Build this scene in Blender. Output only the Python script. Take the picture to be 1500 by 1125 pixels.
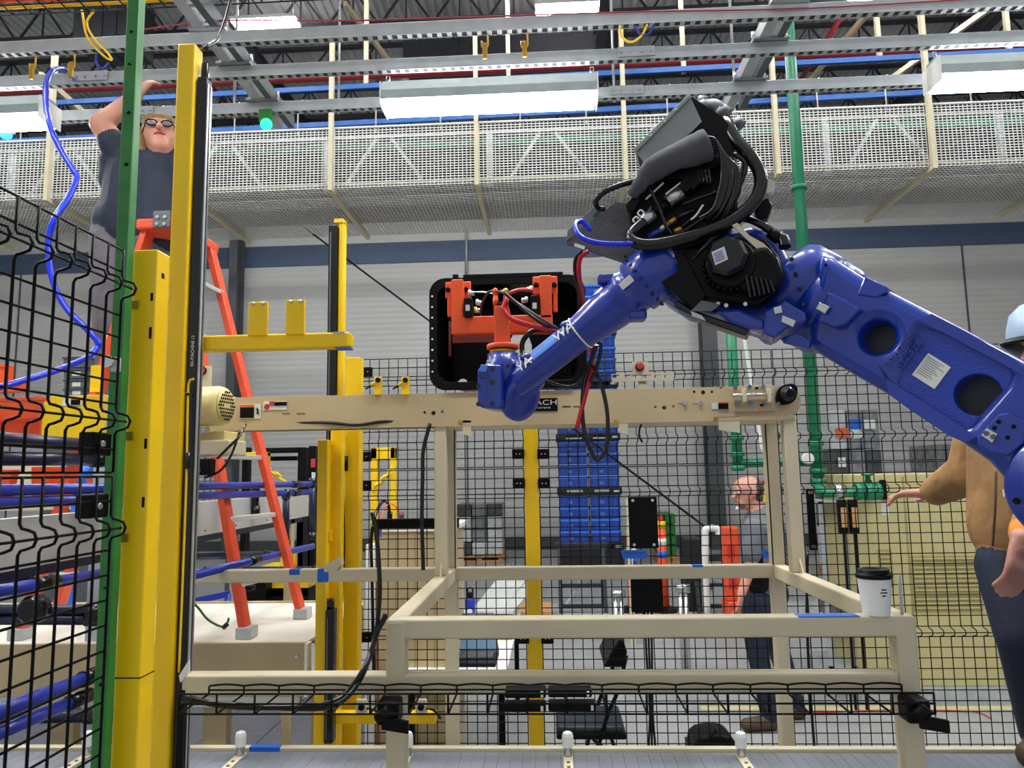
import bpy, bmesh, math, random
import numpy as np
from mathutils import Vector, Matrix
for o in list(bpy.data.objects): bpy.data.objects.remove(o)
scene = bpy.context.scene
COL = scene.collection
V = Vector
R = math.radians
random.seed(7)

# ------------------------------------------------------------------ camera
F = 1080.0                                   # focal length in pixels of a 1500 x 1125 frame
YAW, PITCH, ROLL, CAMZ = R(2.9), R(6.8), R(0.96), 1.85
fwd0 = V((-math.sin(YAW), math.cos(YAW), 0))
rt0 = V((math.cos(YAW), math.sin(YAW), 0))
fw = (fwd0 * math.cos(PITCH) + V((0, 0, 1)) * math.sin(PITCH)).normalized()
up0 = rt0.cross(fw).normalized()
rt = rt0 * math.cos(ROLL) - up0 * math.sin(ROLL)
up = rt0 * math.sin(ROLL) + up0 * math.cos(ROLL)
CAM = V((0, 0, CAMZ))
cam = bpy.data.cameras.new('camera'); cam.sensor_width = 36; cam.lens = 36 * F / 1500
cam.clip_start = 0.05; cam.clip_end = 200
camo = bpy.data.objects.new('camera', cam); COL.objects.link(camo)
M3 = Matrix((rt, up, -fw)).transposed()
camo.matrix_world = Matrix.Translation(CAM) @ M3.to_4x4()
scene.camera = camo

# ------------------------------------------------------------------ world, exposure
w = bpy.data.worlds.new('hall_light'); scene.world = w; w.use_nodes = True
bg = w.node_tree.nodes['Background']
bg.inputs[0].default_value = (0.92, 0.95, 1.0, 1); bg.inputs[1].default_value = 0.34
scene.view_settings.view_transform = 'Standard'
scene.view_settings.look = 'None'
scene.view_settings.gamma = 1.0
scene.view_settings.use_curve_mapping = False
scene.view_settings.exposure = 0.78
LED_POWER = 26.0                             # emission strength of every tube fixture

# ------------------------------------------------------------------ helpers
def ray(px, py):
    return fw + rt * ((px - 750) / F) - up * ((py - 562.5) / F)
def P(px, py, Y):                            # photo pixel -> point on the plane y = Y
    d = ray(px, py); return CAM + d * (Y / d.y)
def PX(px, py, X):
    d = ray(px, py); return CAM + d * (X / d.x)
def PZ(px, py, Z):
    d = ray(px, py); return CAM + d * ((Z - CAMZ) / d.z)
def PP(px, py, o, n):                        # photo pixel -> point on a plane
    d = ray(px, py); return CAM + d * ((o - CAM).dot(n) / d.dot(n))

def lin(h):
    c = [int(h[i:i + 2], 16) / 255 for i in (0, 2, 4)]
    return [x / 12.92 if x <= .04045 else ((x + .055) / 1.055) ** 2.4 for x in c]
MATS = {}
def mat(name, hexc, rough=.5, metal=0., var=.12, scale=9., bump=0., bscale=120., emit=0., coat=0., alpha=1., hex2=None, trans=0.):
    if name in MATS: return MATS[name]
    m = bpy.data.materials.new(name); m.use_nodes = True; nt = m.node_tree
    b = nt.nodes['Principled BSDF']
    c = lin(hexc)
    tc = nt.nodes.new('ShaderNodeTexCoord')
    nz = nt.nodes.new('ShaderNodeTexNoise'); nz.inputs['Scale'].default_value = scale; nz.inputs['Detail'].default_value = 5
    nt.links.new(tc.outputs['Object'], nz.inputs['Vector'])
    rp = nt.nodes.new('ShaderNodeValToRGB')
    c2 = lin(hex2) if hex2 else [x * (1 - var) for x in c]
    c1 = c if hex2 else [min(1, x * (1 + var * .6)) for x in c]
    rp.color_ramp.elements[0].position = .35; rp.color_ramp.elements[0].color = (*c2, 1)
    rp.color_ramp.elements[1].position = .65; rp.color_ramp.elements[1].color = (*c1, 1)
    nt.links.new(nz.outputs['Fac'], rp.inputs['Fac'])
    nt.links.new(rp.outputs['Color'], b.inputs['Base Color'])
    b.inputs['Roughness'].default_value = rough; b.inputs['Metallic'].default_value = metal
    b.inputs['Coat Weight'].default_value = coat; b.inputs['Alpha'].default_value = alpha
    b.inputs['Transmission Weight'].default_value = trans
    if bump:
        n2 = nt.nodes.new('ShaderNodeTexNoise'); n2.inputs['Scale'].default_value = bscale
        nt.links.new(tc.outputs['Object'], n2.inputs['Vector'])
        bp = nt.nodes.new('ShaderNodeBump'); bp.inputs['Strength'].default_value = bump; bp.inputs['Distance'].default_value = .01
        nt.links.new(n2.outputs['Fac'], bp.inputs['Height']); nt.links.new(bp.outputs['Normal'], b.inputs['Normal'])
    if emit:
        b.inputs['Emission Color'].default_value = (*c, 1); b.inputs['Emission Strength'].default_value = emit
    MATS[name] = m
    return m

class MB:
    """collects shapes for ONE mesh"""
    def __init__(s): s.v = []; s.f = []; s.sm = []
    def add(s, vs, fs, smooth=False):
        n = len(s.v); s.v += [tuple(x) for x in vs]; s.f += [tuple(i + n for i in f) for f in fs]; s.sm += [smooth] * len(fs); return s
    def box(s, a, b):
        x0, y0, z0 = a; x1, y1, z1 = b
        if x0 > x1: x0, x1 = x1, x0
        if y0 > y1: y0, y1 = y1, y0
        if z0 > z1: z0, z1 = z1, z0
        return s.add([(x0, y0, z0), (x1, y0, z0), (x1, y1, z0), (x0, y1, z0), (x0, y0, z1), (x1, y0, z1), (x1, y1, z1), (x0, y1, z1)],
              [(0, 3, 2, 1), (4, 5, 6, 7), (0, 1, 5, 4), (1, 2, 6, 5), (2, 3, 7, 6), (3, 0, 4, 7)])
    def cbox(s, c, d): return s.box([c[i] - d[i] / 2 for i in range(3)], [c[i] + d[i] / 2 for i in range(3)])
    def fbox(s, o, u, v, n, a, b):               # box in a local frame
        c = []
        for z in (a[2], b[2]):
            for x, y in ((a[0], a[1]), (b[0], a[1]), (b[0], b[1]), (a[0], b[1])): c.append(o + u * x + v * y + n * z)
        return s.add(c, [(0, 3, 2, 1), (4, 5, 6, 7), (0, 1, 5, 4), (1, 2, 6, 5), (2, 3, 7, 6), (3, 0, 4, 7)])
    def bar(s, p, q, w_, h_, upv=(0, 0, 1)):
        p, q = V(p), V(q); d = (q - p).normalized(); u_ = V(upv)
        if abs(d.dot(u_)) > .95: u_ = V((0, 1, 0)) if abs(d.y) < .9 else V((1, 0, 0))
        sx = d.cross(u_).normalized(); sy = sx.cross(d).normalized()
        c = []
        for e in (p, q):
            for a, b in ((-1, -1), (1, -1), (1, 1), (-1, 1)): c.append(e + sx * (a * w_ / 2) + sy * (b * h_ / 2))
        return s.add(c, [(0, 3, 2, 1), (4, 5, 6, 7), (0, 1, 5, 4), (1, 2, 6, 5), (2, 3, 7, 6), (3, 0, 4, 7)])
    def cyl(s, p, q, r0, r1=None, n=20, cap=True):
        r1 = r0 if r1 is None else r1
        p, q = V(p), V(q); d = (q - p).normalized()
        a = d.orthogonal().normalized(); b = d.cross(a)
        c = [p + (a * math.cos(6.28318 * i / n) + b * math.sin(6.28318 * i / n)) * r0 for i in range(n)]
        c += [q + (a * math.cos(6.28318 * i / n) + b * math.sin(6.28318 * i / n)) * r1 for i in range(n)]
        s.add(c, [(i, (i + 1) % n, n + (i + 1) % n, n + i) for i in range(n)], True)
        if cap:
            m = len(s.v) - 2 * n
            s.f += [tuple(m + i for i in reversed(range(n))), tuple(m + n + i for i in range(n))]; s.sm += [False, False]
        return s
    def lathe(s, o, axis, prof, n=28, smooth=True):     # prof: (radius, distance along axis)
        o, d = V(o), V(axis).normalized(); a = d.orthogonal().normalized(); b = d.cross(a)
        c = []
        for r_, h_ in prof:
            for i in range(n):
                t = 6.2831853 * i / n; c.append(o + d * h_ + (a * math.cos(t) + b * math.sin(t)) * r_)
        fs = [(k * n + i, k * n + (i + 1) % n, (k + 1) * n + (i + 1) % n, (k + 1) * n + i) for k in range(len(prof) - 1) for i in range(n)]
        s.add(c, fs, smooth); m = len(s.v) - len(c)
        s.f += [tuple(m + i for i in reversed(range(n))), tuple(m + (len(prof) - 1) * n + i for i in range(n))]; s.sm += [False, False]
        return s
    def tube(s, pts, r, n=8, sub=6):                    # smooth swept hose through pts
        pts = [V(p) for p in pts]
        if sub > 1 and len(pts) > 2:
            q = []; e = [pts[0] * 2 - pts[1]] + pts + [pts[-1] * 2 - pts[-2]]
            for i in range(1, len(e) - 2):
                for k in range(sub):
                    t = k / sub; a, b, c, d = e[i - 1:i + 3]
                    q.append(.5 * ((2 * b) + (c - a) * t + (2 * a - 5 * b + 4 * c - d) * t * t + (3 * b - a - 3 * c + d) * t ** 3))
            q.append(pts[-1]); pts = q
        m = len(pts); c = []; nrm = None
        for i, p in enumerate(pts):
            d = (pts[min(i + 1, m - 1)] - pts[max(i - 1, 0)]).normalized()
            if nrm is None: nrm = d.orthogonal().normalized()
            nrm = (nrm - d * nrm.dot(d)).normalized(); b = d.cross(nrm)
            rr = r[min(i * len(r) // m, len(r) - 1)] if isinstance(r, (list, tuple)) else r
            for k in range(n):
                t = 6.2831853 * k / n; c.append(p + (nrm * math.cos(t) + b * math.sin(t)) * rr)
        s.add(c, [(i * n + k, i * n + (k + 1) % n, (i + 1) * n + (k + 1) % n, (i + 1) * n + k) for i in range(m - 1) for k in range(n)], n > 4)
        b0 = len(s.v) - len(c); s.f += [tuple(b0 + k for k in reversed(range(n))), tuple(b0 + (m - 1) * n + k for k in range(n))]; s.sm += [False, False]
        return s
    def ell(s, c, r, n=16, m=10, rot=None):
        c = V(c); vs = []; rot = rot or Matrix.Identity(3)
        for j in range(1, m):
            for i in range(n):
                a, b = math.pi * j / m, 6.2831853 * i / n
                vs.append(c + rot @ V((r[0] * math.sin(a) * math.cos(b), r[1] * math.sin(a) * math.sin(b), r[2] * math.cos(a))))
        vs += [c + rot @ V((0, 0, r[2])), c + rot @ V((0, 0, -r[2]))]
        k = (m - 1) * n
        fs = [(j * n + i, (j + 1) * n + i, (j + 1) * n + (i + 1) % n, j * n + (i + 1) % n) for j in range(m - 2) for i in range(n)]
        fs += [(k, i, (i + 1) % n) for i in range(n)] + [(k + 1, (m - 2) * n + (i + 1) % n, (m - 2) * n + i) for i in range(n)]
        return s.add(vs, fs, True)
    def prism(s, poly, ext):                             # polygon of points swept along ext
        ext = V(ext); n = len(poly); poly = [V(p) for p in poly]
        return s.add(poly + [p + ext for p in poly], [tuple(reversed(range(n))), tuple(range(n, 2 * n))] + [(i, (i + 1) % n, n + (i + 1) % n, n + i) for i in range(n)])
    def build(s, name, m, parent=None, bevel=0., seg=2, org=None, **kw):
        me = bpy.data.meshes.new(name)
        v = [V(x) for x in s.v]
        base = parent.matrix_world.translation if parent else None
        if org is None:
            if parent is not None: org = V(PORG[parent.name])
            else:
                xs = [p.x for p in v]; ys = [p.y for p in v]; zs = [p.z for p in v]
                org = V(((min(xs) + max(xs)) / 2, (min(ys) + max(ys)) / 2, min(zs)))
        else: org = V(org)
        me.from_pydata([p - org for p in v], [], s.f); 
        me.polygons.foreach_set('use_smooth', s.sm)
        bm = bmesh.new(); bm.from_mesh(me); bmesh.ops.recalc_face_normals(bm, faces=bm.faces); bm.to_mesh(me); bm.free()
        o = bpy.data.objects.new(name, me); COL.objects.link(o)
        PORG[o.name] = tuple(org)
        if isinstance(m, str): m = MATS[m]
        me.materials.append(m)
        if parent is not None:
            o.parent = parent; o.location = org - V(PORG[parent.name])
        else: o.location = org
        if bevel:
            bv = o.modifiers.new('bevel', 'BEVEL'); bv.width = bevel; bv.segments = seg; bv.limit_method = 'ANGLE'; bv.angle_limit = R(40)
            bv.harden_normals = False
        if kw: tag(o, **kw)
        return o
PORG = {}
def tag(o, label=None, cat=None, group=None, kind=None):
    if label: o['label'] = label
    if cat: o['category'] = cat
    if group: o['group'] = group
    if kind: o['kind'] = kind
    return o
def thing(name, loc, label, cat, group=None):
    o = bpy.data.objects.new(name, None); COL.objects.link(o); o.location = V(loc); PORG[o.name] = tuple(loc)
    o.empty_display_size = .05
    return tag(o, label, cat, group)
def struct(o): o['kind'] = 'structure'; return o
def dup(o, off, parent=None, label=None):
    c = o.copy(); COL.objects.link(c)
    if parent is None:
        c.location = o.location + V(off); PORG[c.name] = tuple(V(PORG[o.name]) + V(off))
    else: c.parent = parent
    if label: c['label'] = label
    for ch in list(o.children): dup(ch, (0, 0, 0), c)
    return c
def plate(name, pts, holes, thick, bev, m, parent, o, u, v, back=True):
    """outline (2-D in frame o,u,v) with holes, extruded away from the viewer, rounded edges"""
    n = u.cross(v).normalized()
    cu = bpy.data.curves.new(name, 'CURVE'); cu.dimensions = '2D'; cu.fill_mode = 'BOTH'
    cu.extrude = thick / 2 - bev; cu.bevel_depth = bev; cu.bevel_resolution = 3; cu.offset = -bev
    for poly in [pts] + list(holes):
        sp = cu.splines.new('POLY'); sp.points.add(len(poly) - 1); sp.use_cyclic_u = True
        for i, (x, y) in enumerate(poly): sp.points[i].co = (x, y, 0, 1)
    t = bpy.data.objects.new(name + '_c', cu); COL.objects.link(t)
    dg = bpy.context.evaluated_depsgraph_get()
    me = bpy.data.meshes.new_from_object(t.evaluated_get(dg))
    bpy.data.objects.remove(t)
    mx = Matrix((u, v, n)).transposed().to_4x4(); c = o - n * (thick / 2 if back else -thick / 2)
    base = V(PORG[parent.name]) if parent else V((0, 0, 0))
    me.transform(Matrix.Translation(c - base) @ mx)
    me.materials.clear(); me.materials.append(MATS[m] if isinstance(m, str) else m)
    ob = bpy.data.objects.new(name, me); COL.objects.link(ob); PORG[ob.name] = tuple(base)
    if parent: ob.parent = parent
    return ob
def text(name, s, size, o, u, v, m, parent, ext=.001, sx=1.0):
    cu = bpy.data.curves.new(name, 'FONT'); cu.body = s; cu.size = size; cu.extrude = ext; cu.align_x = 'CENTER'; cu.align_y = 'CENTER'
    t = bpy.data.objects.new(name + '_c', cu); COL.objects.link(t)
    dg = bpy.context.evaluated_depsgraph_get(); me = bpy.data.meshes.new_from_object(t.evaluated_get(dg)); bpy.data.objects.remove(t)
    u = u.normalized(); v = v.normalized()
    mx = Matrix((u * sx, v, u.cross(v))).transposed().to_4x4()
    base = V(PORG[parent.name]); me.transform(Matrix.Translation(o - base) @ mx)
    me.materials.clear(); me.materials.append(MATS[m])
    ob = bpy.data.objects.new(name, me); COL.objects.link(ob); PORG[ob.name] = tuple(base); ob.parent = parent
    return ob
def arc(cx, cy, r, a0, a1, n): return [(cx + r * math.cos(R(a0 + (a1 - a0) * i / n)), cy + r * math.sin(R(a0 + (a1 - a0) * i / n))) for i in range(n + 1)]
def circ(cx, cy, r, n=36): return [(cx + r * math.cos(6.2831853 * i / n), cy - r * math.sin(6.2831853 * i / n)) for i in range(n)]
X_, Y_, Z_ = V((1, 0, 0)), V((0, 1, 0)), V((0, 0, 1))

# ------------------------------------------------------------------ materials
mat('yellow', 'FFCE00', .36, var=.1, scale=3)
mat('yellow_far', 'F0C800', .4, var=.06)
mat('green', '2A7A30', .45, var=.18, scale=14)
mat('green_pipe', '177E57', .35, var=.08)
mat('cream', 'D2C7A8', .42, var=.06, scale=4)
mat('tan', 'C0AD86', .45, var=.08, scale=4)
mat('motor_cream', 'D9C583', .4, var=.06)
mat('black', '060607', .45, var=.2)
mat('wire_black', '08080A', .5, var=.1)
mat('rubber', '060607', .2, var=.15)
mat('dark_plastic', '0A0A0C', .42, var=.15)
mat('tote_black', '08090C', .35, var=.2)
mat('grey_box', '5C6062', .5, var=.12)
mat('grey_fabric', '56565A', .85, var=.2, bump=.2, bscale=60)
mat('robot_blue', '0A3098', .3, var=.05, coat=.45)
mat('robot_blue_rough', '0C35A4', .25, var=.08, bump=.35, bscale=210, coat=.3)
mat('orange', 'E4521B', .4, var=.06)
mat('orange_ladder', 'E5512A', .5, var=.1)
mat('galv', 'B6BCBE', .4, .3, var=.1, scale=12)
mat('galv_dark', '5F6568', .5, .5, var=.1, scale=12)
mat('steel', 'C8CACC', .25, .9, var=.1)
mat('alum', 'C9CBC7', .4, .25, var=.12, scale=2)
mat('brass', 'C79A3C', .35, .8)
mat('white', 'EDEDE8', .45, var=.03)
mat('white_wire', 'E4E4E0', .5, var=.05)
mat('wall_grey', 'C2C2BF', .6, var=.05, scale=.6)
mat('navy', '465874', .6, var=.06)
mat('column_grey', '4F5356', .55, var=.1)
mat('deck', 'C4C6C8', .5, .05, var=.1, scale=2)
mat('joist', '35363C', .6, var=.15)
mat('red_pipe', '9E2A35', .45, var=.1)
mat('blue_beam', '2A62B0', .4, var=.1)
mat('tube_blue', '2437A4', .3, var=.08)
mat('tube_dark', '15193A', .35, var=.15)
mat('concrete', '929492', .55, var=.14, scale=1.3)
mat('belt', '72777F', .5, var=.05)
mat('belt_line', '5A606C', .6)
mat('hose_blue', '1430D8', .25, var=.05)
mat('hose_red', 'C4122B', .3, var=.06)
mat('tape_blue', '1E66D0', .6, var=.1)
mat('tape_light', '4C86E0', .5, var=.1)
mat('tote_blue', '2458CC', .4, var=.08, scale=3)
mat('label_white', 'DADAD4', .5)
mat('label_orange', 'D9682A', .5)
mat('red', 'C23030', .5)
mat('skin', 'C98E78', .5, var=.08)
mat('fixture_grey', '9FACAA', .5)
mat('led', 'FFFFFF', .5, emit=LED_POWER)
mat('led_high', 'FFFFFF', .5, emit=LED_POWER * 3.2)
mat('added_up_led', 'FFFFFF', .5, emit=13.)  # glow added on top of fixtures to light roof and mesh
for _n in ('black', 'dark_plastic', 'rubber', 'tote_black', 'wire_black', 'grey_fabric'): MATS[_n].node_tree.nodes['Principled BSDF'].inputs['Specular IOR Level'].default_value = .16
mat('line_yellow', 'C9BC82', .6)
mat('red_shaded', '5A1818', .5)  # red-orange with the shade put into the colour
MATS['rubber'].node_tree.nodes['Principled BSDF'].inputs['Specular IOR Level'].default_value = .5
mat('panel_grey', '8C9192', .45, var=.06)
mat('bed_belt', 'E6E1D2', .6, var=.05)
mat('mat_dark', '4C4E54', .6, var=.12, scale=3)
mat('led_green', '19C06A', .4, emit=3.)
mat('led_blue', '2277FF', .4, emit=4.)
# ------------------------------------------------------------------ the hall
WY = 18.0; RZ = 10.9
struct(MB().box((-17, -7, -.2), (17, WY, 0)).build('floor', 'concrete'))
# floor line
mb = MB().box((-17, WY, 0), (17, WY + .3, RZ)); wall = struct(mb.build('wall_back', 'wall_grey'))
struct(MB().box((-17.3, -7, 0), (-17, WY, RZ)).build('wall_left', 'wall_grey')); struct(MB().box((17, -7, 0), (17.3, WY, RZ)).build('wall_right', 'wall_grey'))
# horizontal ribs of the metal lining
nt = MATS['wall_grey'].node_tree; b = nt.nodes['Principled BSDF']
tc = nt.nodes.new('ShaderNodeTexCoord'); wv = nt.nodes.new('ShaderNodeTexWave'); wv.bands_direction = 'Z'; wv.inputs['Scale'].default_value = 2.2
nt.links.new(tc.outputs['Object'], wv.inputs['Vector'])
bp = nt.nodes.new('ShaderNodeBump'); bp.inputs['Strength'].default_value = .15; bp.inputs['Distance'].default_value = .05
nt.links.new(wv.outputs['Fac'], bp.inputs['Height']); nt.links.new(bp.outputs['Normal'], b.inputs['Normal'])
zs0 = P(560, 386, WY).z; zs1 = P(560, 356, WY).z
MB().box((-17, WY - .03, zs0), (17, WY, zs1)).build('stripe', 'navy', wall)
for px, py in ((683, 480), (1412, 400), (30, 420), (1048, 480)):
    x = P(px, py, WY).x; MB().box((x - .02, WY - .02, 0), (x + .02, WY - .001, zs0)).build('seam', 'column_grey' if px == 30 else 'galv_dark', wall)
# concrete kick strip
MB().box((-17, WY - .08, 0), (17, WY, .28)).build('kick_strip', 'column_grey', wall)
# steel columns against the wall
for i, (xa, xb) in enumerate(((332, 344), (1034, 1056))):
    a = P(xa, 640, WY - .4).x; b_ = P(xb, 640, WY - .4).x
    m_ = MB().box((a, WY - .55, 0), (b_, WY - .52, RZ - .7)).box((a, WY - .12, 0), (b_, WY - .09, RZ - .7)).box(((a + b_) / 2 - .02, WY - .52, 0), ((a + b_) / 2 + .02, WY - .12, RZ - .7))
    struct(m_.build('trim_%d' % (i + 1), 'column_grey'))
# corrugated roof deck
vs = []; fs = []; x = -17.; prof = []
while x < 17:
    prof += [(x, 0), (x + .07, 0), (x + .09, .045), (x + .145, .045)]; x += .165
for px_, pz_ in prof: vs += [(px_, 3., RZ + pz_), (px_, WY + .3, RZ + pz_)]
fs = [(2 * i, 2 * i + 2, 2 * i + 3, 2 * i + 1) for i in range(len(prof) - 1)]
m_ = MB(); m_.add(vs, fs); m_.box((-17, 3, RZ + .05), (17, WY + .3, RZ + .12)); struct(m_.build('ceiling', 'deck'))
# open web joists
def joist(y, zb, zt, n):
    m_ = MB()
    m_.box((-16, y - .06, zt - .05), (16, y + .06, zt)); m_.box((-16, y - .06, zb), (16, y + .06, zb + .07))
    k = -16.
    while k < 15.4:
        m_.bar((k, y, zb), (k + .5, y, zt), .035, .035); m_.bar((k + .5, y, zt), (k + 1., y, zb), .035, .035)
        m_.bar((k + .5, y, zb), (k + .5, y, zt), .025, .025); k += 1.
    o = m_.build('trim_%d' % n, 'joist'); struct(o)
for i, y in enumerate((10.9, 12.7, 14.5, 16.2, 17.6)): joist(y, RZ - .75, RZ - .02, 3 + i)
# girders running towards the wall
for i, x in enumerate((-5.6, 1.1, 8.1)):
    m_ = MB(); m_.box((x - .1, 8, RZ - .82), (x + .1, WY, RZ - .78)).box((x - .02, 8, RZ - 1.15), (x + .02, WY, RZ - .78)).box((x - .1, 8, RZ - 1.19), (x + .1, WY, RZ - 1.15))
    struct(m_.build('trim_%d' % (8 + i), 'joist'))
# red sprinkler mains
def pipe(name, p, q, r, m, label, cat='pipe', group=None, n=14):
    return MB().cyl(p, q, r, r, n).build(name, m, label=label, cat=cat, group=group)
pipe('sprinkler_pipe', P(-200, 143, 11.6), P(1700, 58, 11.6), .075, 'red_pipe', 'long thick red sprinkler pipe crossing beneath the roof')
pipe('sprinkler_branch_pipe', P(505, -4, 12.4), P(560, 130, 15.5), .045, 'red_pipe', 'red branch pipe slanting up to the roof above the middle light')
pipe('sprinkler_branch_pipe', P(185, -10, 12.2), P(330, 150, 16.0), .045, 'red_pipe', 'red branch pipe on the roof above the worker on the ladder')
pipe('sprinkler_branch_pipe', P(1245, 5, 12.4), P(1165, 130, 15.5), .05, 'red_pipe', 'red branch pipe on the roof near the right green riser')
for x0, y0, x1, y1, Y, lab in ((590, 44, 905, 92, 13.2, 'long dark box standing in for a roof opening above the middle light'), (105, -20, 192, 62, 11.4, 'dark box unit under the roof at the upper left')):  # the long box stands in for a dark opening in the roof
    a, b_ = P(x0, y1, Y), P(x1, y0, Y); g = thing('roof_box', (a.x, Y, a.z), lab, 'duct'); MB().box((a.x, Y, a.z), (b_.x, Y + .8, b_.z)).build('body', 'joist', g, bevel=.02)
    for k in range(1, 4): x = a.x + (b_.x - a.x) * k / 4; MB().box((x - .03, Y - .02, a.z - .02), (x + .03, Y + .82, b_.z + .02)).build('flange', 'joist', g)
    MB().cyl((a.x + .2, Y + .4, b_.z), (a.x + .2, Y + .4, RZ), .015, None, 6).build('hanger_rod', 'galv', g)
# blue rails
for (a, b_, lab) in ((((-200, 166), (1700, 64)), 0, 'upper of the two long blue rails under the roof'), (((-200, 219), (1700, 117)), 0, 'lower of the two long blue rails just above the white mesh')):
    MB().bar(P(*a[0], 9.1), P(*a[1], 9.1), .04, .065).build('overhead_rail', 'blue_beam', label=lab, cat='rail')

# ------------------------------------------------------------------ white mesh guard below an overhead conveyor
GY0, GY1 = 9.0, 10.9
gz0 = P(700, 268, GY0).z; gz1 = P(700, 181, GY0).z
hang = [487, 697, 906, 1131, 1362]
hx = [P(h, 220, GY0).x for h in hang]
step = (hx[-1] - hx[0]) / 4
xs = [hx[0] + step * k for k in range(-4, 8)]
def wire_panel_xz(mb, x0, x1, z0, z1, y, dx, dz, t):
    n = max(1, round((x1 - x0) / dx))
    for i in range(n + 1): x = x0 + (x1 - x0) * i / n; mb.box((x - t, y - t, z0), (x + t, y + t, z1))
    n = max(1, round((z1 - z0) / dz))
    for i in range(n + 1): z = z0 + (z1 - z0) * i / n; mb.box((x0, y - t * 2, z - t), (x1, y - t * .2, z + t))
def wire_panel_xy(mb, x0, x1, y0, y1, z, dx, dy, t):
    n = max(1, round((x1 - x0) / dx))
    for i in range(n + 1): x = x0 + (x1 - x0) * i / n; mb.box((x - t, y0, z - t), (x + t, y1, z + t))
    n = max(1, round((y1 - y0) / dy))
    for i in range(n + 1): y = y0 + (y1 - y0) * i / n; mb.box((x0, y - t, z - t), (x1, y + t, z + t))
names = ['far left end', 'left of the worker', 'behind the worker', 'above the dark wall column', 'left of the middle light', 'under the middle light', 'right of the middle light', 'behind the black robot box', 'right of the green riser', 'under the right light', 'far right end']
for k in range(len(xs) - 1):
    if k > 10: break
    g = thing('mesh_guard', (xs[k], GY0, gz0), 'white wire mesh guard section under the overhead conveyor, ' + names[k], 'mesh guard', 'white mesh guard sections')
    m_ = MB(); wire_panel_xz(m_, xs[k] + .03, xs[k + 1] - .03, gz0, gz1, GY0, .052, .034, .0048); m_.build('side_mesh', 'white_wire', g, kind='stuff')
    m_ = MB(); wire_panel_xy(m_, xs[k] + .03, xs[k + 1] - .03, GY0, GY1, gz0, .052, .06, .0045); m_.build('bottom_mesh', 'white_wire', g, kind='stuff')
    m_ = MB(); m_.box((xs[k] + .01, GY0 - .02, gz0), (xs[k] + .03, GY0, gz1)).box((xs[k] + .01, GY0 - .02, gz1), (xs[k + 1] - .02, GY0, gz1 + .02)); m_.build('edge_strip', 'white_wire', g)
    # thin hook rods
    m_ = MB()
    for t in (.3, .75):
        xx = xs[k] + step * t
        m_.tube([(xx, GY0 + .02, gz1 - .05), (xx, GY0 + .02, gz1 + .38), (xx + .05, GY0 + .05, gz1 + .45)], .01, 5, 1)
    m_.build('hook_rods', 'white_wire', g, kind='stuff')
    # cream hanger with foot running under the mesh
    h = thing('hanger_frame', (xs[k], GY0 - .06, gz0 - .05), 'cream hanger carrying the mesh guard section, ' + names[k], 'hanger', 'cream hangers of the mesh guard')
    MB().box((xs[k] - .027, GY0 - .1, gz0 - .06), (xs[k] + .027, GY0 - .03, RZ - 3.4)).build('drop_post', 'cream', h)
    MB().box((xs[k] - .03, GY0 - .03, gz0 - .07), (xs[k] + .03, GY1, gz0 - .01)).build('foot_beam', 'cream', h)
# the conveyor the guard hangs under
cv = thing('overhead_conveyor', (0, 9.7, gz0 + .1), 'dark overhead conveyor seen through the white mesh guard', 'conveyor')
MB().box((-12, 9.25, gz0 + .3), (12, 9.32, gz0 + .62)).build('side_frame', 'black', cv)
MB().box((-12, 10.5, gz0 + .3), (12, 10.57, gz0 + .62)).build('side_frame', 'black', cv)
MB().box((-12, 9.3, gz0 + .42), (12, 10.5, gz0 + .44)).build('belt', 'black', cv)
MB().box((-12, 9.20, gz0 + .60), (12, 9.24, gz0 + .68)).build('belt_edge', 'green_pipe', cv)
m_ = MB()
k = -11.5
while k < 12:
    m_.box((k, 9.15, gz0 + .02), (k + .09, 9.2, gz0 + .75)); m_.bar((k + .3, 9.18, gz0 + .1), (k + .7, 9.18, gz0 + .72), .05, .04); m_.bar((k + .9, 9.18, gz0 + .72), (k + 1.3, 9.18, gz0 + .15), .04, .04); k += 2.15
m_.build('bracing', 'galv', cv, kind='stuff')
MB().box((-12, 9.12, gz0 + .08), (12, 9.16, gz0 + .12)).build('bottom_strip', 'cream', cv)
MB().box((-12, 9.22, gz0 + .76), (12, 9.26, gz0 + .8)).build('top_strip', 'galv', cv)
MB().box((-12, 10.6, gz0 + .1), (12, 10.66, gz0 + 1.6)).build('back_panel', 'black', cv)

# ------------------------------------------------------------------ cream sloping hangers up at the roof
for (a, ya, b_, yb, lab) in (((505, 5), 11.3, (640, 180), 15.0, 'cream sloping brace left of the middle light'), ((625, 10), 11.3, (545, 160), 11.3, None),
        ((1275, 15), 11.0, (1180, 125), 14.0, 'cream sloping brace right of the green riser'), ((1460, 5), 10.6, (1270, 140), 14.5, 'cream sloping brace above the right light'), ((60, 110), 9.4, (150, 190), 12., 'cream sloping brace above the blue hose'), ((1105, 60), 11., (1060, 150), 14., 'cream sloping brace above the robot')):
    if lab: MB().bar(P(*a, ya), P(*b_, yb), .06, .09).build('roof_brace', 'cream', label=lab, cat='brace')
for px, y0, y1, lab in ((537, 50, 130, 'short cream drop rod left of the middle light'), (1282, 10, 90, 'short cream drop rod right of the green riser'), (743, 0, 120, 'short cream drop rod above the middle light'), (1470, 0, 80, 'short cream drop rod above the right light'), (998, 30, 108, 'short cream drop rod above the black robot box'), (78, 125, 300, 'tall cream drop rod beside the blue hose')):
    a = P(px, y0, 9.6); b_ = P(px, y1, 9.6); MB().box((a.x - .028, 9.56, b_.z), (a.x + .028, 9.62, a.z + .5)).build('drop_rod', 'cream', label=lab, cat='rod')

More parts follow.
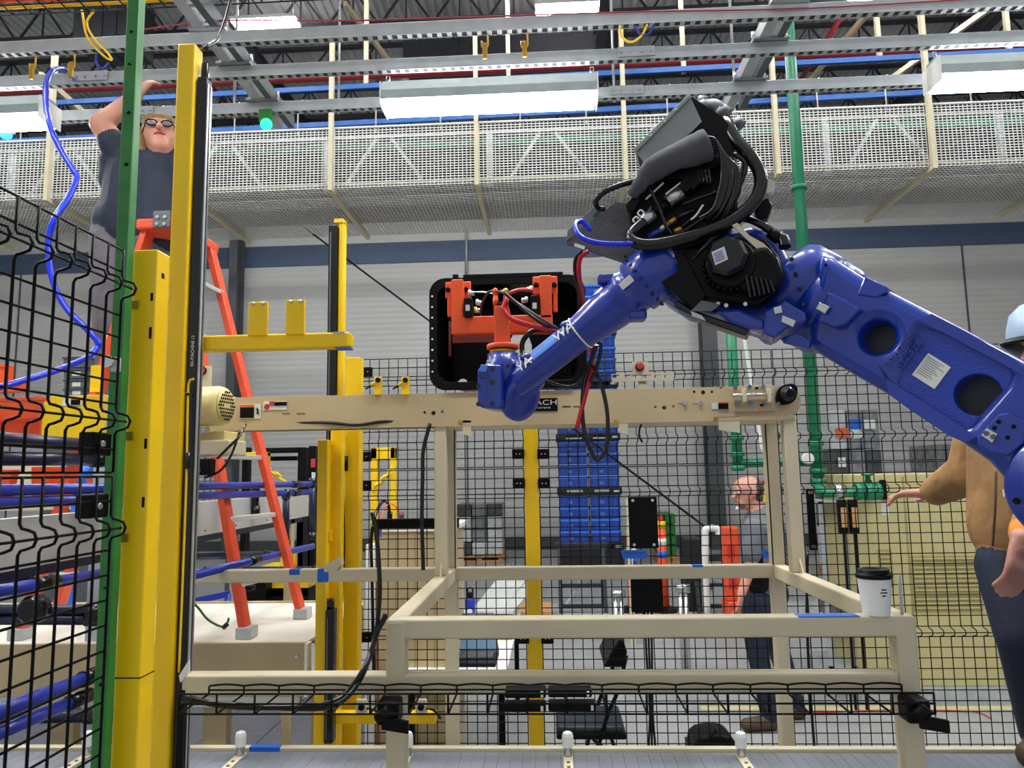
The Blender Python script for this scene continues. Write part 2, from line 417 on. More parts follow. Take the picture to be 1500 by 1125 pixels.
# ------------------------------------------------------------------ strut channel grid over the cell
SZ = 4.06
def strut_y(py): return PZ(750, py, SZ).y
def strut_x(py, label, x0=-5.2, x1=5.2):
    y = strut_y(py); g = thing('strut_channel', (0, y, SZ), label, 'strut channel', 'strut channels over the cell')
    # slight skew of the run is kept: the channels are not quite square to the wall
    k = .012
    a = V((x0, y - k * x0 * -1 * 0, SZ)); 
    MB().box((x0, y - .02, SZ), (x1, y + .02, SZ + .062)).build('web', 'galv', g, bevel=.003)
    m_ = MB(); x = x0
    while x < x1:
        m_.box((x, y - .020, SZ - .005), (x + .024, y + .020, SZ - .001)); x += .0508
    m_.build('slotted_flange', 'galv', g, kind='stuff')
    MB().box((x0, y - .0195, SZ - .001), (x1, y + .0195, SZ)).build('slot_shade', 'joist', g)  # dark strip painted as the shade inside the slots
    for yy in (y - .0205, y + .0185): MB().box((x0, yy, SZ - .006), (x1, yy + .002, SZ)).build('lip', 'galv', g)
    return y
YA = strut_y(45); YB = strut_y(96); YC = strut_y(150)
strut_x(45, 'nearest galvanised slotted channel running across the top')
strut_x(96, 'middle galvanised slotted channel carrying the light chains')
strut_x(150, 'farthest galvanised slotted channel just above the mesh')
for (px, py, y, lab) in ((932, 74, YB, 'silver splice plate on the middle channel above the robot'), (918, 141, YC, 'silver splice plate on the farthest channel beside the middle light'), (131, 112, YB, 'silver splice plate on the middle channel beside the blue hose'), (200, 172, YC, 'silver splice plate on the farthest channel behind the worker')):
    c = P(px, py, y - .03)
    mm = thing('splice_plate', c, lab, 'bracket'); MB().cbox((c.x, y - .026, SZ + .035), (.2, .006, .055)).build('plate', 'steel', mm)
    m_ = MB()
    for k in (-.08, -.03, .03, .08): m_.cyl((c.x + k, y - .036, SZ + .035), (c.x + k, y - .028, SZ + .035), .008, None, 8)
    m_.build('bolts', 'steel', mm, kind='stuff')
def strut_yrun(px, label):
    x = PZ(px, 96, SZ + .09).x
    g = thing('strut_channel', (x, 3.2, SZ + .07), label, 'strut channel', 'strut channels over the cell')
    MB().box((x - .03, 2.2, SZ + .07), (x + .03, YC + .35, SZ + .15)).build('web', 'galv', g, bevel=.004)
    MB().box((x + .06, 2.2, SZ + .07), (x + .1, YC + .35, SZ + .15)).build('second_web', 'galv_dark', g)
    m_ = MB()
    for y in (YA, YB, YC): m_.box((x - .06, y - .05, SZ + .063), (x + .13, y + .05, SZ + .075)); m_.cyl((x - .05, y, SZ + .07), (x - .05, y, SZ + .13), .012, None, 8); m_.cyl((x + .12, y, SZ + .07), (x + .12, y, SZ + .13), .012, None, 8)
    m_.build('clamps', 'steel', g, kind='stuff')
strut_yrun(340, 'galvanised channel running away above the tall yellow post')
strut_yrun(1098, 'galvanised channel running away above the robot')
# thin suspension rods
for px, lab in ((900, 'steel suspension rod right of the middle light'), (1073, 'steel suspension rod left of the right green riser'), (486, 'steel suspension rod left of the middle light'), (322, 'steel suspension rod beside the tall yellow post')):
    x = PZ(px, 150, SZ).x
    MB().cyl((x, YC + .05, SZ - .0), (x, YC + .05, 9.0), .009, None, 8).build('suspension_rod', 'steel', label=lab, cat='rod')
# brass conduit hangers
for px, py, lab in ((48, 88, 'brass hook hanging left of the blue hose end'), (105, 88, 'brass hook hanging right of the blue hose end'), (710, 55, 'brass hook left of the upper middle light'), (768, 55, 'brass hook right of the upper middle light')):
    c = P(px, py, YA + .05)
    h = thing('hook', c, lab, 'hook'); MB().box((c.x - .012, c.y - .008, SZ - .115), (c.x + .012, c.y + .008, SZ - .03)).build('shank', 'brass', h, bevel=.004)
    MB().tube([c + V((-.016, 0, -.02)), c + V((-.012, 0, -.05)), c + V((.012, 0, -.05)), c + V((.016, 0, -.02)), c + V((.012, 0, .03)), c + V((-.012, 0, .03))], .005, 6).build('ring', 'brass', h)

# ------------------------------------------------------------------ tube light fixtures
def chain(mb, a, b_):
    n = max(2, int((b_ - a).length / .035)); 
    for i in range(n):
        p = a.lerp(b_, i / n); q = a.lerp(b_, (i + 1) / n); s = X_ if i % 2 else Y_
        mb.tube([p + s * .009, q + s * .009, q - s * .009, p - s * .009, p + s * .009], .003, 5, 1)
def fixture(x0, x1, y, z, label, hung=True):
    g = thing('tube_light', ((x0 + x1) / 2, y, z), label, 'light', 'tube lights hung over the cell')
    pts = [(x0, y - .09, z), (x0, y - .09, z + .05), (x0, y - .05, z + .12), (x0, y + .05, z + .12), (x0, y + .09, z + .05), (x0, y + .09, z)]
    MB().prism(pts, (x1 - x0, 0, 0)).build('housing', 'fixture_grey', g)
    m_ = MB().prism([(x0 + .012, y - .085, z - .004), (x0 + .012, y + .085, z - .004), (x0 + .012, y + .06, z - .035), (x0 + .012, y - .06, z - .035)], (x1 - x0 - .024, 0, 0)); m_.build('diffuser', 'led', g)
    m_ = MB().box((x0 - .006, y - .092, z - .03), (x0, y + .092, z + .1)).box((x1, y - .092, z - .03), (x1 + .006, y + .092, z + .1)); m_.build('end_caps', 'white', g, kind='stuff')
    MB().box((x0 + .05, y - .035, z + .12), (x1 - .05, y + .035, z + .124)).build('added_up_slot', 'added_up_led', g)  # added glowing strip that brightens channels, roof and mesh underside
    if hung:
        for x in (x0 + .02, x1 - .02):
            m_ = MB(); chain(m_, V((x, y, z + .12)), V((x, y, SZ - .03))); m_.build('chain', 'steel', g, kind='stuff')
    return g
LY = YB
def fx(px, py): return P(px, py, LY)
zL = fx(720, 150).z
fixture(fx(563, 150).x, fx(874, 150).x, LY, zL, 'glowing tube light in the middle, left of the robot')
fixture(fx(-250, 176).x, fx(72, 176).x, LY, fx(0, 178).z, 'glowing tube light at the left edge behind the blue hose')
fixture(fx(1366, 115).x, fx(1690, 115).x, LY, fx(1450, 117).z, 'glowing tube light at the right edge')
for i, x in enumerate((-2.6, -.3, 2.0)):  # unseen row added to light the tops of the stand
    fixture(x, x + 1.2, 2.05, zL + .05, 'added tube light out of view over the stand, number %s from the left' % ('one', 'two', 'three')[i])
def high_light(c, label, w_=1.2):
    g = thing('high_bay_light', c, label, 'light', 'high bay lights under the roof')
    MB().box((c.x - w_ / 2, c.y - .16, c.z), (c.x + w_ / 2, c.y + .16, c.z + .07)).build('housing', 'white', g, bevel=.01)
    MB().box((c.x - w_ / 2 + .03, c.y - .15, c.z - .015), (c.x + w_ / 2 - .03, c.y - .02, c.z)).build('diffuser', 'led_high', g)
    MB().box((c.x - w_ / 2 + .03, c.y + .02, c.z - .015), (c.x + w_ / 2 - .03, c.y + .15, c.z)).build('diffuser', 'led_high', g)
    MB().box((c.x - w_ / 2 + .05, c.y - .12, c.z + .07), (c.x + w_ / 2 - .05, c.y + .12, c.z + .078)).build('added_up_lens', 'added_up_led', g)  # added upward glow that brightens the roof deck
    m_ = MB()
    for k in (-.5, .5): m_.cyl((c.x + k, c.y, c.z + .07), (c.x + k, c.y, RZ), .008, None, 6)
    m_.build('hanging_wires', 'steel', g, kind='stuff')
HY = 12.0
ch = P(389, 34, HY); high_light(ch, 'small glowing roof light at the upper left of the picture')
ch2 = P(834, 12, HY); high_light(ch2, 'small glowing roof light at the top middle of the picture')
high_light(V((ch2.x + (ch2.x - ch.x), HY, ch2.z)), 'small glowing roof light cut by the upper right corner')
dx = ch2.x - ch.x
for j, y in enumerate((7.6, 3.2)):
    for i in range(-2, 4):
        high_light(V((ch.x + dx * i * .75, y, ch.z)), 'roof light out of view in row %s, place %s' % ('one two three four'.split()[j], 'one two three four five six'.split()[i + 2]))
# wall-washing roof lights further along the aisle, in front of the back wall above the mesh
for i, x in enumerate((-9., -4.5, 0., 4.5, 9.)):
    high_light(V((x, 14.6, 9.1)), 'roof light in the aisle before the back wall, place %s' % 'one two three four five'.split()[i]) if False else None
# pilot lamps
g = thing('pilot_lamp', P(390, 182, YC - .05), 'green glowing pilot lamp hanging under the channel', 'lamp')
c = P(390, 182, YC - .05); MB().ell(c, (.036, .03, .036)).build('lens', 'led_green', g); MB().box((c.x - .05, c.y + .0, c.z + .02), (c.x + .03, c.y + .04, c.z + .1)).build('bracket', 'green', g, bevel=.004)
c = P(9, 198, YC - .05); g = thing('pilot_lamp', c, 'blue glowing pilot lamp at the left edge under the tube light', 'lamp')
MB().ell(c, (.036, .03, .026)).build('lens', 'led_blue', g); MB().box((c.x - .04, c.y, c.z + .02), (c.x + .03, c.y + .04, c.z + .06)).build('bracket', 'white', g, bevel=.004)
# black cable basket along the top and loops of cable
def basket(x0, x1, y0, y1, z, name, label):
    g = thing(name, ((x0 + x1) / 2, (y0 + y1) / 2, z), label, 'cable tray')
    m_ = MB()
    for y in np.linspace(y0, y1, 5): m_.tube([(x0, y, z), (x1, y, z)], .004, 5, 1)
    for y in (y0, y1): m_.tube([(x0, y, z + .07), (x1, y, z + .07)], .004, 5, 1)
    x = x0
    while x <= x1: m_.tube([(x, y0, z + .08), (x, y0, z), (x, y1, z), (x, y1, z + .08)], .004, 5, 1); x += .1
    m_.build('wire_basket', 'wire_black', g, kind='stuff'); return g
zt = SZ + .16; yt = PZ(400, 3, zt).y
g = basket(-4.2, 4.2, yt - .3, yt, zt, 'cable_tray', 'black wire cable tray with yellow cables along the top edge')
for k, (yy, mname) in enumerate(((yt - .05, 'yellow'), (yt - .1, 'orange'), (yt - .16, 'black'), (yt - .2, 'yellow'), (yt - .25, 'tube_dark'))):
    MB().tube([(-4.2, yy, zt + .02), (-2, yy + .02, zt + .02), (-.9, yy, zt + .022)], .012, 6).build('cable', mname, g)
for (pts, mname, lab) in (([(120, 15), (128, 55), (150, 80), (163, 88), (158, 78), (140, 60), (127, 35), (138, 15)], 'yellow', 'loop of yellow cable hanging above the worker'), ([(142, 77), (141, 92), (150, 101), (160, 92)], 'tube_blue', 'small loop of dark blue cable below the yellow loop'), ([(908, 38), (912, 55), (925, 62), (940, 52), (948, 36)], 'yellow', 'loop of yellow cable hanging right of the upper middle light'), ([(930, 38), (938, 50), (950, 50), (958, 35)], 'tube_blue', 'loop of blue cable hanging beside the right yellow loop'), ([(195, 45), (330, 30), (520, 30), (900, 18), (1180, 12), (1500, -6)], 'red_pipe', 'thin red pull cord running along the nearest channel')):
    MB().tube([P(a, b_, YA - .04) for a, b_ in pts], .006 if mname != 'red_pipe' else .004, 7).build('pull_cord' if mname == 'red_pipe' else 'cable_loop', mname, label=lab, cat='cable')
# ------------------------------------------------------------------ cream tubular stand
YN, YM, YR, T = 1.95, 2.73, 2.96, .05
def zz(px, py, Y): return P(px, py, Y).z
def xx(px, py, Y): return P(px, py, Y).x
zt1 = zz(950, 905, YN - T / 2)               # top of the upper ring
xl = xx(565, 950, YN - T / 2); xr = xx(1345, 950, YN - T / 2)
st = thing('machine_stand', ((xl + xr) / 2, 2.4, 0), 'cream painted tubular steel stand straddling the lower belt conveyor', 'stand')
zl1 = zz(800, 988, YN - T / 2)               # top of lower near beam
def beam(a, b_, name='crossbeam', m='cream', par=None, bev=.006): return MB().box(a, b_).build(name, m, par or st, bevel=bev, seg=3)
beam((xl, YN - T / 2, zt1 - T), (xr, YN + T / 2, zt1))
xpost = xx(266, 995, YN - T / 2)
beam((xpost, YN - T / 2, zl1 - T), (xr - T, YN + T / 2, zl1))
beam((xl, YN - T / 2 - .001, 0), (xl + T, YN + T / 2 + .001, zt1 - .004), 'leg'); beam((xr - T, YN - T / 2 - .001, 0), (xr, YN + T / 2 + .001, zt1 - .004), 'leg')
xl2, xr2 = xx(640, 960, YR - T / 2), xx(1150, 960, YR - T / 2)
xl2 = xl + .005; xr2 = xr - .005
beam((xx(255, 840, YR), YR - T / 2, zt1 - T), (xr2, YR + T / 2, zt1))
beam((xl2, YR - T / 2 - .001, 0), (xl2 + T, YR + T / 2 + .001, zt1 - .003), 'leg'); beam((xr2 - T, YR - T / 2 - .001, 0), (xr2, YR + T / 2 + .001, zt1 - .003), 'leg')
for x in (xl, xr - T): beam((x + .001, YN + T / 2 + .001, zt1 - T), (x + T - .001, YR - T / 2 - .001, zt1 + .001), 'side_beam')
zc = zz(900, 615, 2.70)                      # underside of the conveyor side rail
for x in (xl + .0, xr - T):
    beam((x + .002, YM - T / 2, zt1), (x + T - .002, YM + T / 2, zc), 'upright')
for x, s in ((xl, 1), (xr - T, -1)):
    # rear uprights are folded channels
    m_ = MB().box((x, YR - T / 2, zt1), (x + T, YR - T / 2 + .004, zc)).box((x, YR - T / 2, zt1), (x + .004, YR + T / 2, zc)).box((x + T - .004, YR - T / 2, zt1), (x + T, YR + T / 2, zc))
    m_.build('channel_upright', 'cream', st)
    MB().prism([(x + T / 2, YM - T / 2, zt1), (x + T / 2, YM - T / 2 - .035, zt1), (x + T / 2, YM - T / 2, zt1 + .05)], (.006, 0, 0)).build('gusset', 'cream', st)
beam((xl, YM - T / 2, zc - .012), (xr, YR + T / 2, zc), 'top_angle')
# small corner fillets in the upper near opening
for x, s in ((xl + T, 1), (xr - T, -1)):
    MB().prism([(x, YN - .012, zt1 - T), (x + s * .022, YN - .012, zt1 - T), (x + s * .006, YN - .012, zt1 - T - .006), (x, YN - .012, zt1 - T - .022)], (0, .024, 0)).build('weld_fillet', 'cream', st)
# end tab at the tall yellow post and blue tape marks
o = P(262, 985, YN - .03)
MB().prism([P(262, 990, YN - .03), P(277, 966, YN - .03), P(277, 985, YN - .03), P(264, 1000, YN - .03)], (0, .006, 0)).build('end_tab', 'white', st)
def tape(px0, px1, y, zc_, d, par, name='tape_mark', m='tape_blue'):
    MB().box((px0, y, zc_), (px1, y + d, zc_ + .0012)).build(name, m, par)
MB().box((xx(1165, 900, YN), YN - T / 2 - .001, zt1), (xx(1253, 900, YN), YN + .01, zt1 + .0012)).build('tape_mark', 'tape_blue', st)
MB().box((xx(1013, 830, YR), YR - T / 2 - .001, zt1 - .006), (xx(1028, 830, YR), YR + .01, zt1 + .0012)).build('tape_mark', 'tape_blue', st)
MB().box((xx(468, 840, YR), YR - T / 2 - .002, zt1 - T), (xx(484, 840, YR), YR + .01, zt1 + .0012)).build('tape_mark', 'tape_blue', st)
MB().box((xx(427, 840, YR), YR - T / 2 - .002, zt1 - .02), (xx(442, 840, YR), YR + .01, zt1 + .0012)).build('tape_mark', 'tape_blue', st)
MB().prism([P(475, 838, YR - .03), P(474, 828, YR - .03), P(498, 816, YR - .03), P(499, 828, YR - .03), P(490, 838, YR - .03)], (0, .05, 0)).build('angle_tab', 'cream', st)
# bare threaded rod beside the cup
c = P(1320, 880, YN); MB().cyl((c.x, YN, zt1), (c.x, YN, zt1 + .095), .004, None, 8).build('stud', 'galv', st)

# ------------------------------------------------------------------ upper belt conveyor
YC0 = 2.70
cx0, cx1 = xx(270, 600, YC0), xx(1150, 578, YC0)
ztop = zz(900, 570, YC0); zbot = zc
cv2 = thing('belt_conveyor', ((cx0 + cx1) / 2, YC0 + .15, zbot), 'tan upper belt conveyor on the stand with motor at its left end', 'conveyor')
rr = (ztop - zbot) / 2; zm = (ztop + zbot) / 2
def conv_frame(px, py): return PP(px, py, V((0, YC0, 0)), Y_)
def hpx(px, py, r): q = conv_frame(px, py); return circ(q.x, q.z, r, 14)
outline = [(cx0, zbot), (cx1 + .004, zbot)] + arc(cx1, zm, rr, -88, 88, 12)[1:-1] + [(cx1 - .0, ztop), (cx0, ztop)]
hl = []
for (px, py, r) in ((622, 604, .005), (635, 605, .008), (648, 603, .005), (1017, 574, .005), (1030, 575, .008), (1043, 574, .005), (1056, 568, .005), (960, 596, .005), (973, 597, .008), (986, 595, .005), (825, 596, .0)):
    if r: hl.append(hpx(px, py, r))
for (px, py, w_) in ((419, 606, 12), (441, 606, 12), (830, 596, 12), (845, 596, 10), (996, 592, 7), (1018, 592, 7)):
    a = conv_frame(px - w_ / 2, py); b_ = conv_frame(px + w_ / 2, py); hl.append([(a.x, a.z - .004), (a.x, a.z + .004), (b_.x, b_.z + .004), (b_.x, b_.z - .004)])
plate('side_rail', outline, hl, .006, .0005, 'tan', cv2, V((0, YC0, 0)), X_, Z_)
plate('side_rail', outline, [], .006, .0005, 'tan', cv2, V((0, YC0 + .3, 0)), X_, Z_)
MB().box((cx0, YC0 + .006, zbot + .02), (cx1, YC0 + .02, zbot + .03)).box((cx0, YC0 + .02, ztop - .03), (cx1, YC0 + .29, ztop - .024)).build('slider_bed', 'galv_dark', cv2)
m_ = MB().box((cx0, YC0 + .03, ztop - .012), (cx1, YC0 + .27, ztop - .007)).box((cx0, YC0 + .03, zbot + .004), (cx1, YC0 + .27, zbot + .008)); m_.build('belt', 'rubber', cv2, kind='stuff')
MB().cyl((cx1, YC0 + .01, zm), (cx1, YC0 + .29, zm), rr - .012, None, 24).build('end_roller', 'galv', cv2)
MB().box((cx0, YC0 - .001, zbot - .012), (cx1 + .03, YC0 + .01, zbot)).build('bottom_flange', 'tan', cv2)
# bearing block at the right end
m_ = MB(); oB = V((xx(1151, 578, YC0), YC0, zz(1151, 578, YC0)))
pl = []
for i in range(24):
    t = 6.2831853 * i / 24; r = .035 + .012 * abs(math.cos(t - .75)) ** 6
    pl.append(oB + V((r * math.cos(t), -.001, r * math.sin(t))))
m_.prism(pl, (0, -.014, 0)); bb = m_.build('bearing_block', 'dark_plastic', cv2, bevel=.003)
MB().lathe(oB + V((0, -.014, 0)), (0, -1, 0), [(.028, 0), (.027, .012), (.02, .016), (.02, .024), (.014, .026), (.014, .036)]).build('bearing_cap', 'rubber', bb)
for s in (-1, 1): MB().cyl(oB + V((s * .034, -.015, -s * -.034)), oB + V((s * .034, -.022, s * .034)), .006, None, 6).build('bolt', 'steel', bb)
# take-up plate
tp0, tp1 = conv_frame(1073, 566), conv_frame(1135, 602)
tp = MB().box((tp0.x, YC0 - .006, tp1.z), (tp1.x, YC0 - .0005, tp0.z)).build('takeup_plate', 'tan', cv2, bevel=.001)
m_ = MB(); a, b_ = conv_frame(1072, 580), conv_frame(1128, 578); m_.cyl(a + V((0, -.018, 0)), b_ + V((0, -.018, 0)), .006, None, 10); m_.build('screw', 'steel', tp)
for px in (1088, 1124):
    c = conv_frame(px, 580); MB().box((c.x - .006, YC0 - .032, c.z - .026), (c.x + .006, YC0 - .006, c.z + .024)).build('lug', 'cream', tp, bevel=.003)
for px, py in ((1076, 568), (1097, 567), (1117, 567), (1078, 592), (1099, 591), (1120, 591)):
    c = conv_frame(px, py); MB().cyl(c + V((0, -.006, 0)), c + V((0, -.013, 0)), .0085, None, 6).build('bolt', 'steel', tp)
for px, py in ((1003, 590), (1026, 590)):
    c = conv_frame(px, py); MB().cyl(c + V((0, -.001, 0)), c + V((0, -.008, 0)), .0085, None, 6).build('bolt', 'steel', cv2)
# name plate and warning labels
def label(name, px0, py0, px1, py1, Y, m, par, t=.002):
    a, b_ = P(px0, py0, Y), P(px1, py1, Y); return MB().box((a.x, Y - t, b_.z), (b_.x, Y, a.z)).build(name, m, par)
def vtext(name, s, px, py, Y, size, m, par, sx=1.):
    return text(name, s, size, P(px, py, Y), X_, Z_, m, par, .0006, sx)
np_ = label('name_plate', 766, 584, 817, 602, YC0 - .001, 'black', cv2)
np_['label'] = 'black maker plate with white lettering'
vtext('plate_lettering', 'ROACH', 789, 590, YC0 - .004, .026, 'label_white', np_, 1.5); vtext('plate_lettering', 'SYSTEMS', 795, 597.5, YC0 - .004, .008, 'label_white', np_, 1.9)
lb = label('warning_label', 352, 592, 382, 613, YC0 - .001, 'label_white', cv2)
label('black_panel', 352, 597, 372, 612, YC0 - .0035, 'black', lb); label('orange_header', 352, 593, 372, 597, YC0 - .0035, 'label_orange', lb)
m_ = MB(); c = P(377, 602, YC0 - .004); m_.bar(c + V((0, 0, .012)), c + V((0, 0, -.012)), .004, .002); m_.bar(c + V((-.006, 0, .008)), c + V((.008, 0, .002)), .003, .002); m_.bar(c, c + V((.007, 0, -.014)), .003, .002); m_.build('figure_mark', 'black', lb, kind='stuff')
vtext('heading', 'WARNING', 362, 595, YC0 - .0045, .007, 'black', lb, 1.2)
lb = label('warning_label', 386, 588, 420, 600, YC0 - .001, 'label_white', cv2)
c = P(391, 596, YC0 - .002); MB().cyl(c, c + V((0, -.0015, 0)), .011, None, 20).build('red_disc', 'red', lb); label('red_header', 395, 588, 401, 594, YC0 - .0035, 'red', lb); label('black_panel', 402, 589, 420, 594, YC0 - .0035, 'black', lb)
lb = label('warning_label', 1042, 590, 1067, 599, YC0 - .001, 'label_white', cv2); label('black_panel', 1052, 591, 1067, 599, YC0 - .0035, 'black', lb); label('orange_header', 1052, 589, 1067, 591.5, YC0 - .0035, 'label_orange', lb)
for px, py in ((1106, 567), (1113, 592), (1110, 600)): label('tag', px, py, px + 5, py + 3, YC0 - .007, 'label_orange' if py > 595 else 'dark_plastic', cv2)
# brackets under the rail
for px0, px1, py0, py1 in ((678, 690, 616, 640), (906, 920, 615, 637), (1052, 1084, 611, 634)):
    a, b_ = P(px0, py0, YM - .03), P(px1, py1, YM - .03); br = MB().prism([(a.x, YM - .03, a.z), (b_.x, YM - .03, a.z), (b_.x, YM - .03, b_.z), (a.x, YM - .03, b_.z + .012)], (0, .004, 0)).build('bracket', 'cream', cv2)
    MB().cyl((a.x - .01, YM - .03, a.z - .006), (a.x - .01, YM - .045, a.z - .006), .008, None, 6).build('bolt', 'brass', br)
# two yellow sensor posts on the conveyor edge
for px in (554, 594):
    a, b_ = P(px - 5.5, 552, YC0 - .012), P(px + 5.5, 578, YC0 - .012)
    s = thing('sensor_post', (a.x, YC0, b_.z), 'yellow sensor post on the conveyor, ' + ('nearer the yellow posts' if px < 570 else 'nearer the black tote'), 'sensor')
    MB().box((a.x, YC0 - .016, b_.z), (b_.x, YC0 - .006, a.z)).build('bracket', 'yellow', s, bevel=.001)
    c = P(px, 557, YC0 - .018); MB().lathe(c, (0, -1, 0), [(.0095, 0), (.0095, .008), (.006, .009)], 16).build('sensor_eye', 'dark_plastic', s)
    MB().lathe(c + V((0, -.001, 0)), (0, -1, 0), [(.011, 0), (.011, .004)], 6).build('nut', 'steel', s)
    MB().cyl(c + V((-.012, 0, -.008)), c + V((-.026, .005, -.018)), .007, None, 10).build('plug', 'yellow', s)
    MB().cyl(c + V((-.026, .005, -.018)), c + V((-.05, .012, -.03)), .006, .003, 10).build('cable_gland', 'rubber', s)
# photo-eye reflector bracket (slotted cream plate)
s = thing('reflector_bracket', P(940, 572, YC0 + .25), 'cream slotted reflector bracket standing on the conveyor', 'bracket')
YB_ = YC0 + .25
def bfr(px, py): q = P(px, py, YB_); return (q.x, q.z)
sl = []
for px in (902, 919, 934, 949, 963, 978): q = bfr(px, 551); sl.append([(q[0] - .013, q[1] - .006), (q[0] - .013, q[1] + .006), (q[0] + .013, q[1] + .006), (q[0] + .013, q[1] - .006)])
plate('slotted_bar', [bfr(896, 560), bfr(987, 557), bfr(987, 546), bfr(896, 548)], sl, .005, .0005, 'cream', s, V((0, YB_, 0)), X_, Z_)
plate('stem', [bfr(935, 580), bfr(947, 580), bfr(947, 553), bfr(935, 553)], [], .005, .0005, 'cream', s, V((0, YB_ + .006, 0)), X_, Z_)
plate('eye_plate', [bfr(926, 549), bfr(950, 549), bfr(949, 530), bfr(926, 530)], [], .005, .0005, 'cream', s, V((0, YB_ - .004, 0)), X_, Z_)
c = P(937, 537, YB_ - .005); MB().lathe(c, (0, -1, 0), [(.015, 0), (.015, .008), (.01, .009)], 18).build('reflector', 'red', s); MB().lathe(c, (0, -1, 0), [(.018, -.001), (.018, .005)], 18).build('rim', 'dark_plastic', s)
# left photo-eye plate near the motor
a, b_ = P(285, 537, YC0 + .1), P(309, 566, YC0 + .1)
s = thing('photo_eye_plate', P(297, 566, YC0 + .1), 'cream photo eye plate with dark lens above the motor', 'sensor'); MB().box((a.x, YC0 + .1, b_.z - .02), (b_.x, YC0 + .106, a.z)).build('plate', 'cream', s, bevel=.002)
c = P(296, 543, YC0 + .098); MB().lathe(c, (0, -1, 0), [(.015, 0), (.014, .008)], 18).build('lens', 'red', s); MB().lathe(c, (0, -1, 0), [(.018, -.001), (.018, .005)], 18).build('rim', 'dark_plastic', s)
# gear motor
YMo = 2.42
mo = thing('gear_motor', P(290, 640, YMo), 'cream gear motor with slotted fan cover at the left conveyor end', 'motor')
ax = V((1, -.12, 0)).normalized()
c0 = P(330, 594.5, YMo)
rM = 30 * YMo / F
prof = [(rM * .93, -.30), (rM * .93, -.12), (rM * .90, -.118), (rM * .97, -.115), (rM, -.10), (rM, -.02), (rM * .93, -.004), (rM * .8, 0)]
MB().lathe(c0, ax, prof, 36).build('motor_body', 'motor_cream', mo)
fc = MB().lathe(c0 + ax * .0005, ax, [(rM * .81, 0), (rM * .8, .004), (rM * .3, .006)], 36).build('fan_cover', 'motor_cream', mo)
vy = ax.cross(Z_).normalized(); m_ = MB()
for i in range(-4, 5):
    for j in range(-4, 5):
        yy_, zz_ = (i + (.5 if j % 2 else 0)) * .0118, j * .0115
        rr_ = math.hypot(yy_, zz_)
        if rr_ < rM * .74 and rr_ > .012: q = c0 + ax * .0062 + vy * yy_ + Z_ * zz_; m_.cyl(q, q + ax * .0012, .0042, None, 6)
m_.build('vent_slots', 'black', fc, kind='stuff')
MB().box((c0.x - .42, c0.y + .0, c0.z - .07), (c0.x - .30, c0.y + .2, c0.z + .05)).build('gearbox', 'motor_cream', mo, bevel=.012)
MB().box((c0.x - .22, c0.y - .05, c0.z + rM * .9), (c0.x - .12, c0.y + .04, c0.z + rM * .93 + .006)).build('blue_film', 'tape_light', mo)
# conduit box and flexible conduit below the motor
MB().tube([P(262, 632, 2.4), P(285, 633, 2.4), P(305, 629, 2.4)], .012, 10).build('flex_conduit', 'galv', mo)
a, b_ = P(271, 632, 2.45), P(329, 648, 2.45); MB().box((a.x, 2.45, b_.z), (b_.x, 2.62, a.z)).build('terminal_box', 'motor_cream', mo, bevel=.004)
a, b_ = P(277, 645, 2.4), P(334, 667, 2.4); MB().box((a.x, 2.4, b_.z), (b_.x, 2.55, a.z)).build('mount_arm', 'cream', mo, bevel=.006)
c = P(303, 684, 2.4); m_ = MB().cbox(c, (.04, .05, .055)); m_.build('sensor_head', 'dark_plastic', mo, bevel=.006)
MB().cbox(c + V((-.012, -.027, -.01)), (.01, .004, .01)).build('sensor_window', 'tube_blue', mo)
MB().tube([P(318, 672, 2.38), P(335, 655, 2.38), P(350, 640, 2.38), P(360, 622, 2.5)], .0045, 6).build('sensor_cable', 'rubber', mo)
MB().tube([P(300, 700, 2.4), P(322, 690, 2.39), P(338, 668, 2.38), P(352, 630, 2.4)], .004, 6).build('sensor_cable', 'rubber', mo)
# black cable sagging under the rail
MB().tube([P(340, 621, 2.72), P(470, 619, 2.70), P(520, 623, 2.69), P(560, 618, 2.70), P(620, 616, 2.72)], .006, 6).build('rail_cable', 'rubber', label='black cable sagging below the tan conveyor rail', cat='cable')
MB().tube([P(630, 620, 2.68), P(620, 660, 2.68), P(619, 700, 2.68), P(618, 760, 2.68), P(620, 835, 2.68)], .008, 6).build('drop_cable', 'rubber', label='black cable dropping beside the left upright of the stand', cat='cable')
MB().tube([P(944, 612, 2.8), P(937, 628, 2.8), P(937, 640, 2.8), P(941, 648, 2.8)], .004, 6).build('loose_cable', 'rubber', label='short black and white cable end hanging below the conveyor', cat='cable')

# ------------------------------------------------------------------ coffee cup on the stand
cb = V((xx(1284, 900, YN - .005), YN - .005, zt1))
cup = thing('coffee_cup', cb, 'white paper coffee cup with black lid on the corner of the stand', 'cup')
hc = .108; k = 1.94 / F
MB().lathe(cb, Z_, [(.0305, 0), (.0315, .002), (.0325, .012), (.0395, .092), (.04, .095)], 32).build('paper_cup', 'white', cup)
MB().lathe(cb, Z_, [(.0415, .090), (.0435, .092), (.0435, .099), (.041, .101), (.0375, .104), (.0365, .112), (.0345, .113), (.033, .108)], 32).build('lid', 'dark_plastic', cup)
MB().lathe(cb, Z_, [(.0322, .012), (.0328, .014), (.0327, .0145)], 32).build('base_fold', 'white', cup)
m_ = MB()
for j, n in enumerate((5, 7, 4)):
    for i in range(n * 3):
        if random.random() < .75:
            t = R(-78 + (i - n * 1.5) * 1.35); r = .0373 - j * .0006; z = .066 - j * .0075
            q = cb + V((r * math.cos(t), r * math.sin(t), z)); u_ = V((-math.sin(t), math.cos(t), 0)); m_.bar(q - u_ * .0006, q + u_ * .0006, .0006, .003, Z_)
